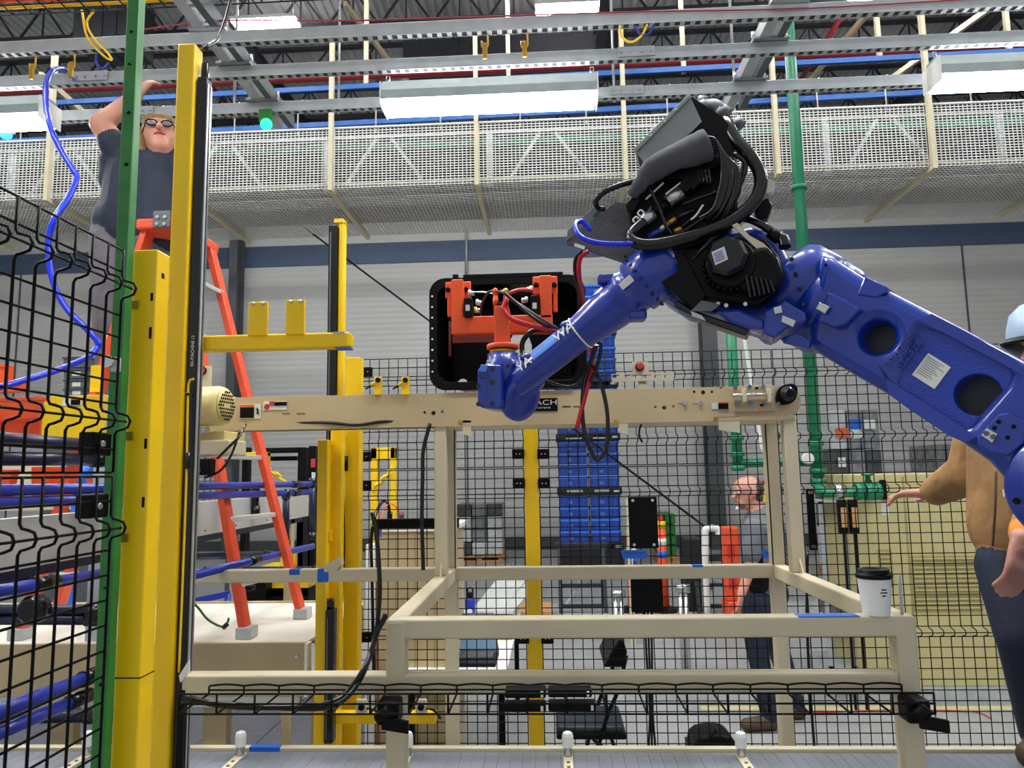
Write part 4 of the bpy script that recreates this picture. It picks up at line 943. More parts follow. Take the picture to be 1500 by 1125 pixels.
# black frame plates and mass of parts behind the hoses
MB().prism([dp(*p, .02) for p in ((918, 300), (950, 262), (975, 246), (1030, 230), (1066, 240), (1078, 280), (1072, 330), (1040, 352), (1000, 366), (950, 366), (926, 345))], -nD * .14).build('valve_block', 'black', rb, bevel=.006)
MB().prism([dp(*p, .06) for p in ((917, 300), (922, 294), (972, 247), (977, 250), (940, 288), (928, 308), (918, 308))], -nD * .012).build('frame_plate', 'dark_plastic', rb)
MB().prism([dp(*p, .0) for p in ((830, 357), (850, 336), (903, 296), (936, 300), (934, 350), (930, 366), (918, 386))], -nD * .01).build('bracket_plate', 'grey_fabric', rb)
MB().prism([dp(*p, -.012) for p in ((829, 354), (831, 337), (872, 300), (882, 304), (842, 346))], -nD * .03).build('terminal_rail', 'grey_box', rb, bevel=.003)
MB().prism([dp(*p, -.008) for p in ((845, 345), (868, 318), (878, 322), (852, 348))], nD * .004).build('terminal_strip', 'green', rb)
MB().prism([dp(*p, .002) for p in ((842, 356), (857, 361), (856, 366), (841, 361))], nD * .002).build('paper_label', 'label_white', rb)
c = dp(916, 376, .002); MB().cyl(c, c + nD * .003, .004, None, 10).build('screw', 'black', rb)
# assorted connectors
for (p, q_, r, m, nm) in (((978, 296), (998, 281), .019, 'steel', 'silver_connector'), ((958, 312), (978, 297), .014, 'dark_plastic', 'connector_body'), ((938, 328), (958, 312), .018, 'steel', 'silver_gland'), ((998, 281), (1040, 258), .009, 'rubber', 'cable_boot'),
        ((978, 328), (990, 320), .008, 'brass', 'brass_fitting'), ((988, 340), (998, 334), .008, 'brass', 'brass_fitting'), ((966, 338), (978, 328), .009, 'steel', 'air_fitting'), ((990, 320), (1015, 308), .008, 'rubber', 'air_muffler'), ((998, 334), (1016, 318), .006, 'rubber', 'air_muffler'), ((950, 347), (968, 337), .008, 'tube_blue', 'blue_fitting')):
    MB().cyl(dp(*p, .05), dp(*q_, .05), r, None, 14).build(nm, m, rb)
for (x0, y0, x1, y1, m) in ((975, 268, 997, 285, 'steel'), (946, 268, 972, 292, 'white'), (1010, 252, 1030, 276, 'dark_plastic'), (1000, 262, 1012, 280, 'dark_plastic')):
    a, b_ = dp(x0, y1, .045), dp(x1, y0, .045); MB().bar(a, b_, .006 if m in ('steel', 'white') else .03, .004 if m in ('steel', 'white') else .03).build('bracket_strip', m, rb)
MB().tube([dp(948, 262, .06), dp(952, 275, .07), dp(960, 292, .075), dp(966, 305, .07), dp(975, 330, .06), dp(985, 345, .05)], .005, 6).build('zip_tie', 'rubber', rb)
for i, px in enumerate((1022, 1027, 1032, 1037)): MB().bar(dp(px, 250, .05), dp(px + 3, 268, .05), .003, .02).build('heat_sink_fin', 'galv_dark', rb)
for px, py in ((932, 322), (939, 312), (957, 377), (976, 364), (966, 374)):
    c = dp(px, py, .06); MB().tube([c + uD * .009, c + Z_ * .009, c - uD * .009, c - Z_ * .009, c + uD * .009], .0025, 6).build('eye_ring', 'white', rb)
# main corrugated hose
big = [(1058, 172, .0), (1066, 184, .03), (1078, 205, .05), (1098, 228, .07), (1112, 250, .08), (1114, 272, .085), (1104, 296, .09), (1078, 320, .095), (1040, 338, .10), (1000, 350, .10), (960, 358, .095), (936, 357, .09), (926, 350, .08), (926, 342, .07), (934, 334, .06), (944, 326, .055)]
MB().tube([dp(*p) for p in big], .0185, 14, 5).build('main_hose', 'rubber', rb)
# grey elbow connector
MB().tube([dp(1030, 160, -.02), dp(1040, 156, .0), dp(1050, 158, .01), dp(1058, 168, .01)], .022, 14).build('hose_elbow', 'grey_box', rb)
for p, q_ in (((1027, 162), (1036, 157)), ((1052, 164), (1064, 172))): MB().cyl(dp(*p, .005), dp(*q_, .005), .028, None, 12).build('hose_nut', 'grey_box', rb)
MB().cyl(dp(1022, 148, -.03), dp(1034, 150, -.03), .018, None, 10).build('blank_plug', 'galv_dark', rb)
MB().cyl(dp(1076, 178, -.05), dp(1086, 186, -.05), .02, None, 12).build('blank_plug', 'galv_dark', rb)
# cable bundle
for k in range(7):
    j = (k - 3) * 1.25; r0 = random.uniform(-6, 6)
    pts = [(1034 + j * 1.0, 214 + j * 3.4, .085), (1052 + j * 1.6, 214 + j * 3.6 + 3, .095), (1064 + j * 2.6, 230 + j * 2.4, .10), (1070 + j * 3.2, 252 + r0, .105), (1066 + j * 3.4, 280 + r0, .105), (1056 + j * 3.2, 305 + r0, .10), (1040 + j * 4.5, 328 + j * 2, .07)]
    MB().tube([dp(*p) for p in pts], .0052, 8, 6).build('cable', 'rubber', rb)
for (pts, r, m) in (([(1092, 232, .06), (1086, 255, .07), (1082, 280, .07), (1074, 300, .07), (1068, 318, .06)], .007, 'rubber'), ([(1075, 225, .08), (1092, 240, .08), (1088, 262, .08), (1078, 285, .08), (1078, 310, .07)], .0065, 'rubber'),
        ([(1056, 290, .07), (1040, 312, .08), (1012, 332, .08), (998, 342, .07)], .005, 'rubber'), ([(1030, 300, .07), (1020, 315, .07), (1012, 322, .07)], .003, 'white'),
        ([(1062, 330, .05), (1050, 345, .06), (1030, 365, .06), (1015, 380, .06)], .0045, 'rubber'), ([(1055, 330, .05), (1040, 352, .06), (1022, 372, .06)], .0035, 'grey_box'),
        ([(1082, 318, .03), (1100, 322, .05), (1120, 332, .06), (1140, 348, .07)], .011, 'rubber'), ([(940, 262, .02), (905, 272, .03), (884, 282, .03), (873, 294, .02), (876, 304, .0), (886, 306, -.01)], .009, 'rubber'),
        ([(1000, 300, .05), (1024, 290, .06), (1050, 282, .06)], .006, 'rubber'), ([(955, 300, .06), (950, 318, .06), (948, 330, .05)], .005, 'rubber')):
    MB().tube([dp(*p) for p in pts], r, 7).build('cable', m, rb)
hose([(866, 338, 2.06), (852, 324, 2.05), (843, 330, 2.03), (848, 344, 2.01), (864, 353, 2.0), (890, 357, 2.0), (926, 357, 2.02)], .0075, 'hose_blue')
# right-hand fittings on the elbow
MB().tube([dp(1140, 346, .07), dp(1148, 352, .08), dp(1150, 362, .085)], .016, 12).build('angle_plug', 'rubber', rb)
MB().cyl(dp(1128, 340, .07), dp(1142, 350, .075), .017, None, 12).build('plug_nut', 'dark_plastic', rb)
MB().prism([dp(*p, .02) for p in ((1105, 300), (1125, 288), (1132, 300), (1125, 318), (1108, 322))], -nD * .06).build('junction_cap', 'dark_plastic', rb, bevel=.006)
c = dp(1124, 278, .0); MB().cyl(c, c + nD * .03, .02, None, 16).build('white_cap', 'label_white', rb)
m_ = MB(); st_ = [(1072, 330), (1080, 326), (1098, 345), (1118, 356), (1131, 368), (1128, 380), (1118, 374), (1104, 360), (1088, 345)]
m_.prism([dp(*p, .11) for p in st_], -nD * .006); m_.build('paper_strip', 'cream', rb)
m_ = MB().tube([dp(1092, 360, .08), dp(1098, 380, .1), dp(1110, 372, .11)], .006, 6); m_.build('cable', 'steel', rb)

# ------------------------------------------------------------------ black tote held by the gripper
YT = 2.70
tt = thing('tote', P(740, 572, YT + .1), 'black plastic tote on its side with its opening towards the viewer', 'tote')
def tp_(px, py, Y=YT): q = P(px, py, Y); return (q.x, q.z)
x0, z0 = tp_(629, 572); x1, z1 = tp_(856, 401)
def rrect(a, b_, c, d, r): return arc(b_ - r, d - r, r, 0, 90, 6) + arc(a + r, d - r, r, 90, 180, 6) + arc(a + r, c + r, r, 180, 270, 6) + arc(b_ - r, c + r, r, 270, 360, 6)
zb0 = max(z0, ztop + .002)
ro = rrect(x0, x1, zb0, z1, .06); ri = rrect(x0 + .012, x1 - .012, zb0 + .012, z1 - .012, .05)
ri2 = rrect(x0 + .03, x1 - .03, zb0 + .03, z1 - .03, .05)
plate('rim', ro, [ri2[::-1]], .012, .002, 'tote_black', tt, V((0, YT, 0)), X_, Z_)
# tapered side shell
m_ = MB(); n = len(ri); YB2 = YT + .33
rb2 = rrect(x0 + .045, x1 - .045, zb0 + .03, z1 - .045, .05); rb3 = rrect(x0 + .05, x1 - .05, zb0 + .035, z1 - .05, .045)
ra2 = rrect(x0 + .022, x1 - .022, zb0 + .016, z1 - .022, .05)
vs = [(a, YT + .011, b_) for a, b_ in ra2] + [(a, YB2, b_) for a, b_ in rb2] + [(a, YT + .011, b_) for a, b_ in ri2] + [(a, YB2, b_) for a, b_ in rb3]
fs = [(i, (i + 1) % n, n + (i + 1) % n, n + i) for i in range(n)] + [(2 * n + i, 3 * n + i, 3 * n + (i + 1) % n, 2 * n + (i + 1) % n) for i in range(n)]
m_.add(vs, fs, True); m_.build('side_shell', 'tote_black', tt)
hq = [P(*p, YB2) for p in ((748, 496), (752, 488), (764, 486), (774, 492), (779, 505), (779, 528), (770, 540), (748, 534))]
plate('base', rb2, [[(q.x, q.z) for q in hq]], .012, .001, 'tote_black', tt, V((0, YB2, 0)), X_, Z_)
hc_ = P(678, 563, YT)
for k in range(8):
    z = z1 - .07 - k * (z1 - zb0 - .14) / 7; MB().cyl((x0 + .012, YT - .001, z), (x0 + .012, YT - .003, z), .004, None, 8).build('rivet', 'label_white', tt)
c = P(678, 559, YT - .001); MB().prism([(c.x + .03 * math.cos(R(t)) * .62, c.y, c.z + .03 * math.sin(R(t)) * .62 - .008) for t in range(0, 181, 20)], (0, -.001, 0)).build('white_sticker', 'label_white', tt)
a = tp_(650, 400); MB().box((x0 + .09, YT - .002, z1), (x0 + .11, YT + .03, z1 + .012)).build('tab', 'tote_black', tt); MB().box((x0 + .13, YT - .002, z1 - .002), (x1 - .08, YT + .03, z1 + .01)).build('tab', 'tote_black', tt)
MB().box((x0 + .05, YT - .012, zb0), (x1 - .05, YT - .001, zb0 + .028)).build('lower_lip', 'tote_black', tt, bevel=.003)
# ------------------------------------------------------------------ wire mesh fence panels (folded vertical wires)
def fence_wires(mb, along, depth, org, length, z0, z1, cell, r=.0022, folds=(), fd=.03, n=5):
    """along/depth: unit vectors; folds: heights of the V folds"""
    k = int(round(length / cell)); fh = .022
    for i in range(k + 1):
        b_ = org + along * (length * i / k)
        pts = [V((b_.x, b_.y, z0))]
        for f in sorted(folds):
            pts += [V((b_.x, b_.y, f + k_ * fh)) + depth * (fd * d_) for k_, d_ in ((-1.15, 0), (-.8, .14), (-.68, .5), (-.5, .85), (0, 1), (.5, .85), (.68, .5), (.8, .14), (1.15, 0))]
        pts.append(V((b_.x, b_.y, z1)))
        mb.tube(pts, r, n, 1)
def fence_rows(mb, along, depth, org, length, zs, r=.0022, off=.0035, n=5):
    for z, d in zs:
        a = V((org.x, org.y, z)) + depth * (d - off); mb.tube([a, a + along * length], r, n, 1)
def rows_for(z0, z1, folds, cell, fd):
    zs = []
    n = int(round((z1 - z0) / cell))
    for i in range(n + 1):
        z = z0 + (z1 - z0) * i / n
        if all(abs(z - f) > .4 * cell for f in folds): zs.append((z, 0))
    return zs + [(f, fd - .004) for f in folds]
# left fence: plane x = XF running away from the viewer
XF = -.86
pe = PX(181, 366, XF); yE = pe.y; zF1 = pe.z
zsm = PX(181, 695, XF).z
ft, fb, f3 = PX(186, 427, XF).z, PX(186, 620, XF).z, PX(181, 771, XF).z
def side_panel(zlo, zhi, folds, label, cell=.047):
    g = thing('wire_fence', (XF, yE - .7, zlo), label, 'fence', 'black wire fence panels on the left')
    o_ = V((XF, yE - 1.0, 0)); m_ = MB(); fence_wires(m_, Y_, V((1, 0, 0)), o_, 1.0, zlo, zhi, .05, .0027, folds, .03, 6); m_.build('vertical_wires', 'wire_black', g, kind='stuff')
    m_ = MB(); fence_rows(m_, Y_, V((1, 0, 0)), o_, 1.0, rows_for(zlo, zhi, folds, cell, .03), .0024, .004, 6); m_.build('horizontal_wires', 'wire_black', g, kind='stuff')
side_panel(zsm + .004, zF1, (fb, ft), 'upper black wire fence panel at the left edge')
side_panel(.15, zsm - .004, (f3, .5), 'lower black wire fence panel at the left edge')
# black clips between fence and green post
for py in (653, 738):
    c = PX(172, py, XF - .03); s = thing('fence_clip', c, 'black fence clip on the green post, %s one' % ('upper' if py < 700 else 'lower'), 'clip')
    MB().cbox((XF - .02, yE - .03, c.z), (.03, .06, .045)).build('clip_body', 'black', s, bevel=.003); MB().cyl((XF - .005, yE - .04, c.z), (XF + .004, yE - .04, c.z), .006, None, 8).build('screw', 'steel', s)
# green post
YG_ = yE + .12
cg = P(186, 300, YG_)
g = thing('green_post', (cg.x, YG_, 0), 'tall green square post behind the left fence', 'post')
MB().box((cg.x - .0145, YG_ - .0145, 0), (cg.x + .0145, YG_ + .0145, 4.6)).build('tube', 'green', g, bevel=.004)
for py in (53, 100, 170, 245, 860, 1000):
    z = P(191, py, YG_).z; MB().cyl((cg.x + random.uniform(-.008, .008), YG_ - .016, z), (cg.x, YG_ - .0148, z + .001), .0035, None, 8).build('paint_chip', 'black', g)
c = P(168, 531, YG_ - .03); MB().box((c.x - .01, YG_ - .03, c.z - .02), (cg.x + .014, YG_ - .0146, c.z + .012)).build('bracket', 'galv', g, bevel=.003); MB().cyl((c.x - .005, YG_ - .04, c.z), (c.x - .005, YG_ - .05, c.z), .013, None, 12).build('bolt', 'steel', g)
# short yellow post
YS = 1.60; wS = .056
a = P(190, 366, YS - wS / 2); zS = a.z
x0 = P(176, 800, YS - wS / 2).x
g = thing('fence_post', (x0, YS, 0), 'short yellow square post beside the green post', 'post')
MB().box((x0, YS - wS / 2, 0), (x0 + wS, YS + wS / 2, zS)).build('tube', 'yellow', g, bevel=.004)
xf = x0 + wS
for py, w_ in ((396, .012), (432, .018), (486, .026), (650, .022), (735, .022)):
    z = PX(222, py, xf).z; MB().box((x0 + .044 if py > 400 else xf - .001, YS - wS / 2 - .0006 if py > 400 else YS - .008, z - w_ / 2), (xf - .006 if py > 400 else xf + .0005, YS - wS / 2 + .001 if py > 400 else YS + .004, z + w_ / 2)).build('slot', 'black', g)
for py, px in ((445, 196), (637, 193), (786, 184)):
    c = P(px, py, YS - wS / 2 - .001); MB().box((x0 + .002, YS - wS / 2 - .004, c.z - .012), (x0 + .02, YS - wS / 2, c.z + .008)).build('scuff_pad', 'brass', g, bevel=.003)
z = P(185, 988, YS).z; MB().box((x0 - .0006, YS - wS / 2 - .0006, z - .0012), (x0 + wS + .0006, YS + wS / 2, z + .0012)).build('joint_line', 'black', g)
# tall yellow post with black light curtain
YT_ = 1.98; wT = .052
x0 = P(231, 800, YT_ - wT / 2).x; zT = P(272, 71, YT_).z
g = thing('light_curtain_post', (x0, YT_, 0), 'tallest yellow post with black light curtain beside the worker', 'post')
MB().box((x0, YT_ - wT / 2, 0), (x0 + wT, YT_ + wT / 2, zT)).build('tube', 'yellow', g, bevel=.005)
xr_ = x0 + wT; zlc = P(292, 115, YT_).z
lc = MB().box((xr_ + .002, YT_ - .012, .3), (xr_ + .03, YT_ + .028, zlc)).build('light_curtain', 'rubber', g, bevel=.004)
MB().box((xr_ + .030, YT_ - .006, .32), (xr_ + .033, YT_ + .004, zlc - .02)).build('lens_strip', 'galv', lc); MB().box((xr_ + .031, YT_ + .01, .32), (xr_ + .034, YT_ + .018, zlc - .02)).build('lens_strip', 'steel', lc)
z = P(285, 515, YT_).z; text('curtain_lettering', 'RK-MACHINE 12', .012, V((xr_ + .018, YT_ - .0125, z)), Z_, V((-1, 0, 0)), 'label_white', lc, .0005)
MB().cyl((xr_ + .016, YT_ + .008, zlc), (xr_ + .016, YT_ + .008, zlc + .05), .011, None, 12).build('top_cable_gland', 'rubber', g, bevel=.004)
MB().tube([(xr_ + .016, YT_, zlc + .09), (xr_ + .03, YT_ + .1, zlc + .25), (xr_ + .03, YT_ + .3, 3.9)], .006, 6).build('curtain_cable', 'rubber', g)
# cable along the post edge with clips
MB().tube([P(284, 555, YT_ - .03), P(277, 560, YT_ - .03), P(275, 590, YT_ - .03), P(273, 700, YT_ - .03), P(268, 840, YT_ - .03), P(262, 985, YT_ - .03)], .003, 6).build('edge_cable', 'yellow', g)
for py in (577, 675): c = P(275, py, YT_ - .032); MB().cyl(c + V((0, 0, -.022 if py > 600 else -.004)), c + V((0, 0, .022 if py > 600 else .004)), .006, None, 8).build('cable_joint', 'rubber', g)
# thin black pole below the bracket
a = P(266, 1010, 1.93); MB().box((a.x - .004, 1.92, 0), (a.x + .012, 1.94, a.z)).build('lower_pole', 'black', g)
# yellow arm reaching right with two tabs
YA_ = 2.03
a, b_ = P(268, 494, YA_), P(514, 511, YA_)
zA0, zA1 = P(400, 513, YA_).z, P(400, 491, YA_).z
g = thing('tool_arm', P(390, 513, YA_), 'yellow horizontal arm with two upright tabs on the tall post', 'arm')
MB().box((a.x - .01, YA_ - .022, zA0), (b_.x, YA_ + .022, zA1)).build('tube', 'yellow', g, bevel=.005)
MB().box((b_.x - .003, YA_ - .016, zA0 + .004), (b_.x + .003, YA_ + .016, zA1 - .006)).build('end_plug', 'yellow', g); MB().box((b_.x - .04, YA_ - .022, zA0 - .003), (b_.x + .002, YA_ + .02, zA0 - .0005)).build('blue_pad', 'tape_blue', g)
MB().box((b_.x - .045, YA_ - .0235, zA1 - .006), (b_.x - .012, YA_ - .02, zA1 + .0006)).build('bare_patch', 'galv', g)
for px0, px1, py0 in ((365, 393, 443), (420, 447, 440)):
    p0, p1 = P(px0, py0, YA_ - .023), P(px1, 494, YA_ - .023)
    t_ = MB().box((p0.x, YA_ - .03, zA1 - .006), (p1.x, YA_ - .022, p0.z)).build('tab', 'yellow', g, bevel=.003)
    for k in (.25, .75): c = V((p0.x + (p1.x - p0.x) * k, YA_ - .03, p0.z - .006)); MB().lathe(c, (0, -1, 0), [(.006, 0), (.005, .004), (.002, .006)], 12).build('bolt', 'steel', t_)
# ------------------------------------------------------------------ far yellow posts
def post(px0, px1, py0, Y, label, m='yellow', pyref=700, d=None, zlow=0., name='fence_post'):
    a, b_ = P(px0, pyref, Y), P(px1, pyref, Y); z = P((px0 + px1) / 2, py0, Y).z; d = d or (b_.x - a.x)
    g = thing(name, (a.x, Y, zlow), label, 'post'); MB().box((a.x, Y, zlow), (b_.x, Y + d, z)).build('tube', m, g, bevel=.004); return g, a.x, b_.x, z
g, xa, xb, z = post(493, 501, 323, 3.32, 'tall far yellow post with black light curtain left of the tote', pyref=600, d=.05, name='light_curtain_post')
lc = MB().box((xa - .042, 3.30, .25), (xa - .002, 3.345, z - .03)).build('light_curtain', 'rubber', g, bevel=.004); MB().box((xa - .034, 3.297, .3), (xa - .028, 3.301, z - .06)).build('lens_strip', 'galv_dark', lc)
MB().box((xa - .02, 3.31, z - .012), (xb, 3.37, z + .006)).build('top_bracket', 'yellow', g)
post(506, 527, 523, 3.22, 'yellow fence post right of the far light curtain', pyref=560, d=.07)
post(463, 478, 644, 3.05, 'short yellow guard post nearest the blue rails', pyref=800, d=.05)
post(482, 499, 590, 3.12, 'yellow guard post between two other yellow posts under the conveyor', pyref=800, d=.05)
a, b_ = P(478, 645, 3.1), P(486, 653, 3.1); MB().box((a.x, 3.08, b_.z), (b_.x, 3.12, a.z)).build('guard_rung', 'yellow', label='upper yellow rung between two guard posts', cat='rung')
a, b_ = P(476, 860 - 82, 3.1), P(486, 792, 3.1); MB().box((a.x, 3.08, b_.z), (b_.x, 3.12, a.z)).build('guard_rung', 'yellow', label='lower yellow rung between two guard posts', cat='rung')
# low light curtain behind the stand beam
a, b_ = P(476, 893, 3.0), P(488, 985, 3.0); g = thing('light_curtain', (a.x, 3.0, .8), 'low black light curtain between yellow posts above the front beam', 'light curtain')
MB().box((a.x, 3.0, .8), (b_.x, 3.05, a.z)).build('housing', 'rubber', g, bevel=.006); MB().box((a.x + .008, 2.997, .82), (a.x + .014, 3.0, a.z - .03)).build('lens_strip', 'galv_dark', g); MB().cyl((a.x + .016, 3.02, a.z), (a.x + .016, 3.02, a.z + .04), .016, None, 10).build('gland', 'rubber', g)
MB().tube([P(503, 640, 3.2), P(502, 700, 3.2), P(504, 800, 3.2), P(500, 900, 3.2), P(497, 985, 3.2)], .006, 6).build('post_cable', 'rubber', label='thin black cable running down between the yellow posts', cat='cable')
MB().cyl(P(505, 690, 3.2), P(505, 668, 3.2), .014, None, 10).build('cable_coupling', 'dark_plastic', label='black cable coupling on the yellow posts', cat='coupling')
# yellow horizontal bracket low behind the tray with sensor plates
a, b_ = P(480, 1045, 3.05), P(638, 1061, 3.05); g = thing('sensor_beam', P(560, 1061, 3.05), 'low yellow beam with two cream sensor plates behind the wire tray', 'beam')
MB().box((a.x, 3.05, b_.z), (b_.x, 3.1, a.z)).build('tube', 'yellow', g, bevel=.004)
for px in (530, 617):
    c = P(px, 1035, 3.04); p_ = MB().box((c.x - .024, 3.035, c.z - .03), (c.x + .024, 3.045, c.z + .03)).build('sensor_plate', 'cream', g, bevel=.008); c = c + V((0, -.005, 0)); MB().lathe(c, (0, -1, 0), [(.013, 0), (.013, .008), (.006, .01)], 12).build('sensor_eye', 'dark_plastic', p_)
    MB().tube([c + V((.02, 0, -.005)), c + V((.05, .02, -.02)), c + V((.07, .05, -.06))], .005, 6).build('sensor_cable', 'rubber', p_)
post(474, 493, 985, 3.1, 'lower stub of a yellow post behind the wire tray', pyref=1060, d=.05)

# ------------------------------------------------------------------ far fence
YFN = 3.42
zq = P(760, 521, YFN).z; zs_ = P(640, 687, YFN).z
fA, fB, fC = P(640, 557, YFN).z, P(640, 648, YFN).z, P(640, 725, YFN).z
XFs = [xx(527, 700, YFN), xx(767, 700, YFN), xx(790, 700, YFN), xx(1140, 700, YFN), xx(1142, 700, YFN), xx(1142, 700, YFN) + 1.25]
def front_panel(x0, x1, zlo, zhi, folds, label):
    g = thing('wire_fence', ((x0 + x1) / 2, YFN, zlo), label, 'fence', 'black wire fence panels at the back of the cell')
    o_ = V((x0, YFN, 0)); m_ = MB(); fence_wires(m_, X_, V((.12, -1, 0)).normalized(), o_, x1 - x0, zlo, zhi, .0455, .0023, folds, .03); m_.build('vertical_wires', 'wire_black', g, kind='stuff')
    m_ = MB(); fence_rows(m_, X_, V((0, -1, 0)), o_, x1 - x0, rows_for(zlo, zhi, folds, .0445, .03), .0023); m_.build('horizontal_wires', 'wire_black', g, kind='stuff')
pn = ['left of the yellow centre post', 'right of the yellow centre post', 'at the right behind the robot']
f4 = P(1430, 925, YFN).z
for k in range(3):
    front_panel(XFs[2 * k], XFs[2 * k + 1], zs_ + .004, zq, (fA, fB), 'upper black wire fence panel ' + pn[k])
    front_panel(XFs[2 * k], XFs[2 * k + 1], .12, zs_ - .004, (fC, f4), 'lower black wire fence panel ' + pn[k])
g, xa, xb, z = post(768, 789, 519, YFN - .03, 'yellow centre post of the far fence', pyref=700, d=.06)
for px, py in ((759, 665), (796, 665), (760, 708), (797, 708), (766, 935), (802, 935)):
    c = P(px, py, YFN - .035); s = thing('fence_clip', c, 'black fence clip %s of the yellow centre post, %s' % ('left' if px < 775 else 'right', {665: 'top', 708: 'middle', 935: 'bottom'}[py]), 'clip', 'fence clips on the yellow centre post')
    MB().cbox(c, (.055, .02, .045)).build('clip_body', 'black', s, bevel=.003)
    for k in (-.008, .008): MB().cyl(c + V((k, -.01, 0)), c + V((k, -.013, 0)), .003, None, 8).build('screw', 'steel', s)
for px, py in ((537, 545), (535, 669), (535, 711), (536, 933)):
    c = P(px, py, YFN - .03); s = thing('fence_clip', c, 'black fence clip beside the left yellow posts, %s' % {545: 'highest', 669: 'second from top', 711: 'third from top', 933: 'lowest'}[py], 'clip', 'fence clips by the left yellow posts')
    MB().cbox(c, (.055, .02, .045)).build('clip_body', 'black', s, bevel=.003); MB().cyl(c + V((.008, -.01, 0)), c + V((.008, -.013, 0)), .003, None, 8).build('screw', 'steel', s)
# black cover plates on the fence
def cover(px0, py0, px1, py1, label, Y=YFN - .04):
    a, b_ = P(px0, py0, Y), P(px1, py1, Y); g = thing('cover_plate', (a.x, Y, b_.z), label, 'cover plate'); MB().box((a.x, Y, b_.z), (b_.x, Y + .012, a.z)).build('plate', 'black', g, bevel=.003)
    for x in (a.x + .02, b_.x - .02):
        for z in (a.z - .016, b_.z + .016): MB().cyl((x, Y, z), (x, Y - .004, z), .007, None, 10).build('screw', 'steel', g)
    return g
cover(920, 728, 965, 803, 'black cover plate with four screws right of the blue totes')
cover(1181, 716, 1198, 806, 'narrow black cover plate right of the stand')
a, b_ = P(924, 845, YFN - .04), P(971, 897, YFN - .04); g = thing('cable_duct', (a.x, YFN, b_.z), 'black cable duct box with hanging cables below the cover plate', 'duct'); MB().box((a.x, YFN - .04, b_.z), (b_.x, YFN - .01, a.z)).build('box', 'black', g, bevel=.003)
for k in range(3): MB().tube([P(944 + k * 5, 897, YFN - .03), P(947 + k * 4, 960, YFN - .03), P(952 + k * 2, 1040, YFN - .03), P(950 + k * 5, 1095, YFN - .03)], .005, 6).build('cable', 'rubber', g)
for px, lab in ((1183, 'black cable hanging down the fence right of the stand'),): MB().tube([P(px, 806, YFN - .03), P(px - 1, 900, YFN - .03), P(px + 3, 1000, YFN - .03), P(px + 10, 1095, YFN - .03)], .006, 6).build('hanging_cable', 'rubber', label=lab, cat='cable')
a, b_ = P(538, 763, YFN - .05), P(667, 776, YFN - .05)
# black beam in front of the beige cabinet
g = thing('black_beam', (a.x, YFN, b_.z), 'black bar along the top of the beige cabinet', 'bar'); MB().box((a.x, YFN + .06, b_.z), (b_.x, YFN + .1, a.z)).build('bar', 'black', g, bevel=.003)
for px in (545, 661): c = P(px, 769, YFN + .06); MB().cyl(c, c + V((0, -.005, 0)), .007, None, 10).build('screw', 'steel', g)

# ------------------------------------------------------------------ left conveyor cell: cream bed, aluminium rail, blue rails
bz = 1.17
yb0 = PZ(100, 944, bz).y; yb1 = PZ(350, 884, bz).y
g = thing('bed_conveyor', (-2.3, yb0, 0), 'wide cream conveyor bed carrying the ladder at the left', 'conveyor')
xe = xx(447, 940, yb0)
MB().box((-4.2, yb0 + .01, bz - .012), (xe, yb1, bz)).build('belt', 'bed_belt', g)
MB().box((-4.2, yb0, bz - .21), (xe, yb0 + .02, bz + .002)).build('side_rail', 'tan', g, bevel=.003)
MB().box((-4.2, yb1, bz - .21), (xe, yb1 + .02, bz + .01)).build('side_rail', 'tan', g, bevel=.003)
MB().box((-4.2, yb0 + .0, bz - .25), (xe - .02, yb0 + .03, bz - .21)).build('bottom_rail', 'alum', g)
MB().box((xe, yb0 - .01, bz - .21), (xe + .015, yb0 + .04, bz)).build('end_cap', 'white', g, bevel=.002)
for z in (bz - .05, bz - .16): MB().cyl((xe - .03, yb0 - .001, z), (xe - .03, yb0 - .012, z), .008, None, 6).build('bolt', 'steel', g)
for px0, px1 in ((72, 108), (297, 332), (455, 474)):
    a, b_ = P(px0, 1050, yb0 + .05), P(px1, 1050, yb0 + .05); MB().box((a.x, yb0 + .05, .03), (b_.x, yb0 + .1, bz - .21)).build('leg', 'tan', g, bevel=.003); MB().cyl(((a.x + b_.x) / 2, yb0 + .075, 0), ((a.x + b_.x) / 2, yb0 + .075, .03), .04, None, 14).build('foot', 'dark_plastic', g)
# dark floor mat with tile seams under the bed
fm = thing('floor_mat', (-2.2, 4.5, 0), 'dark grey tiled floor mat under the cream conveyor bed', 'floor mat')
for i in range(8):
    for j in range(9): MB().box((-4.6 + i * .42, 2.95 + j * .42, .001), (-4.6 + i * .42 + .414, 2.95 + j * .42 + .414, .012)).build('tile', 'mat_dark', fm, bevel=.003, seg=1)
# aluminium rail running away
XA = -1.62
def rail_x(pts_px, X): return [PX(a, b_, X) for a, b_ in pts_px]
p0, p1 = PX(-60, 747, XA), PX(270, 752, XA); q0 = PX(0, 832, XA); 
zt_a, zb_a = PX(150, 748, XA).z, PX(60, 828, XA).z
yend = PX(452, 752, XA).y
g = thing('side_plate_rail', (XA, 3, zb_a), 'brushed aluminium conveyor side plate running away at the left', 'rail')
MB().box((XA - .01, 1.9, zb_a), (XA, yend, zt_a)).build('plate', 'alum', g, bevel=.001)
MB().box((XA - .05, 1.9, zt_a - .004), (XA - .01, yend, zt_a)).build('top_flange', 'alum', g); MB().box((XA - .04, 1.9, zb_a - .03), (XA - .005, yend - .1, zb_a - .002)).build('lower_rail', 'tube_dark', g)
for px in (300, 345, 390, 425): c = PX(px, 800, XA + .001); MB().cyl((XA, c.y, zb_a + .02), (XA + .002, c.y, zb_a + .02), .005, None, 8).build('hole', 'black', g)
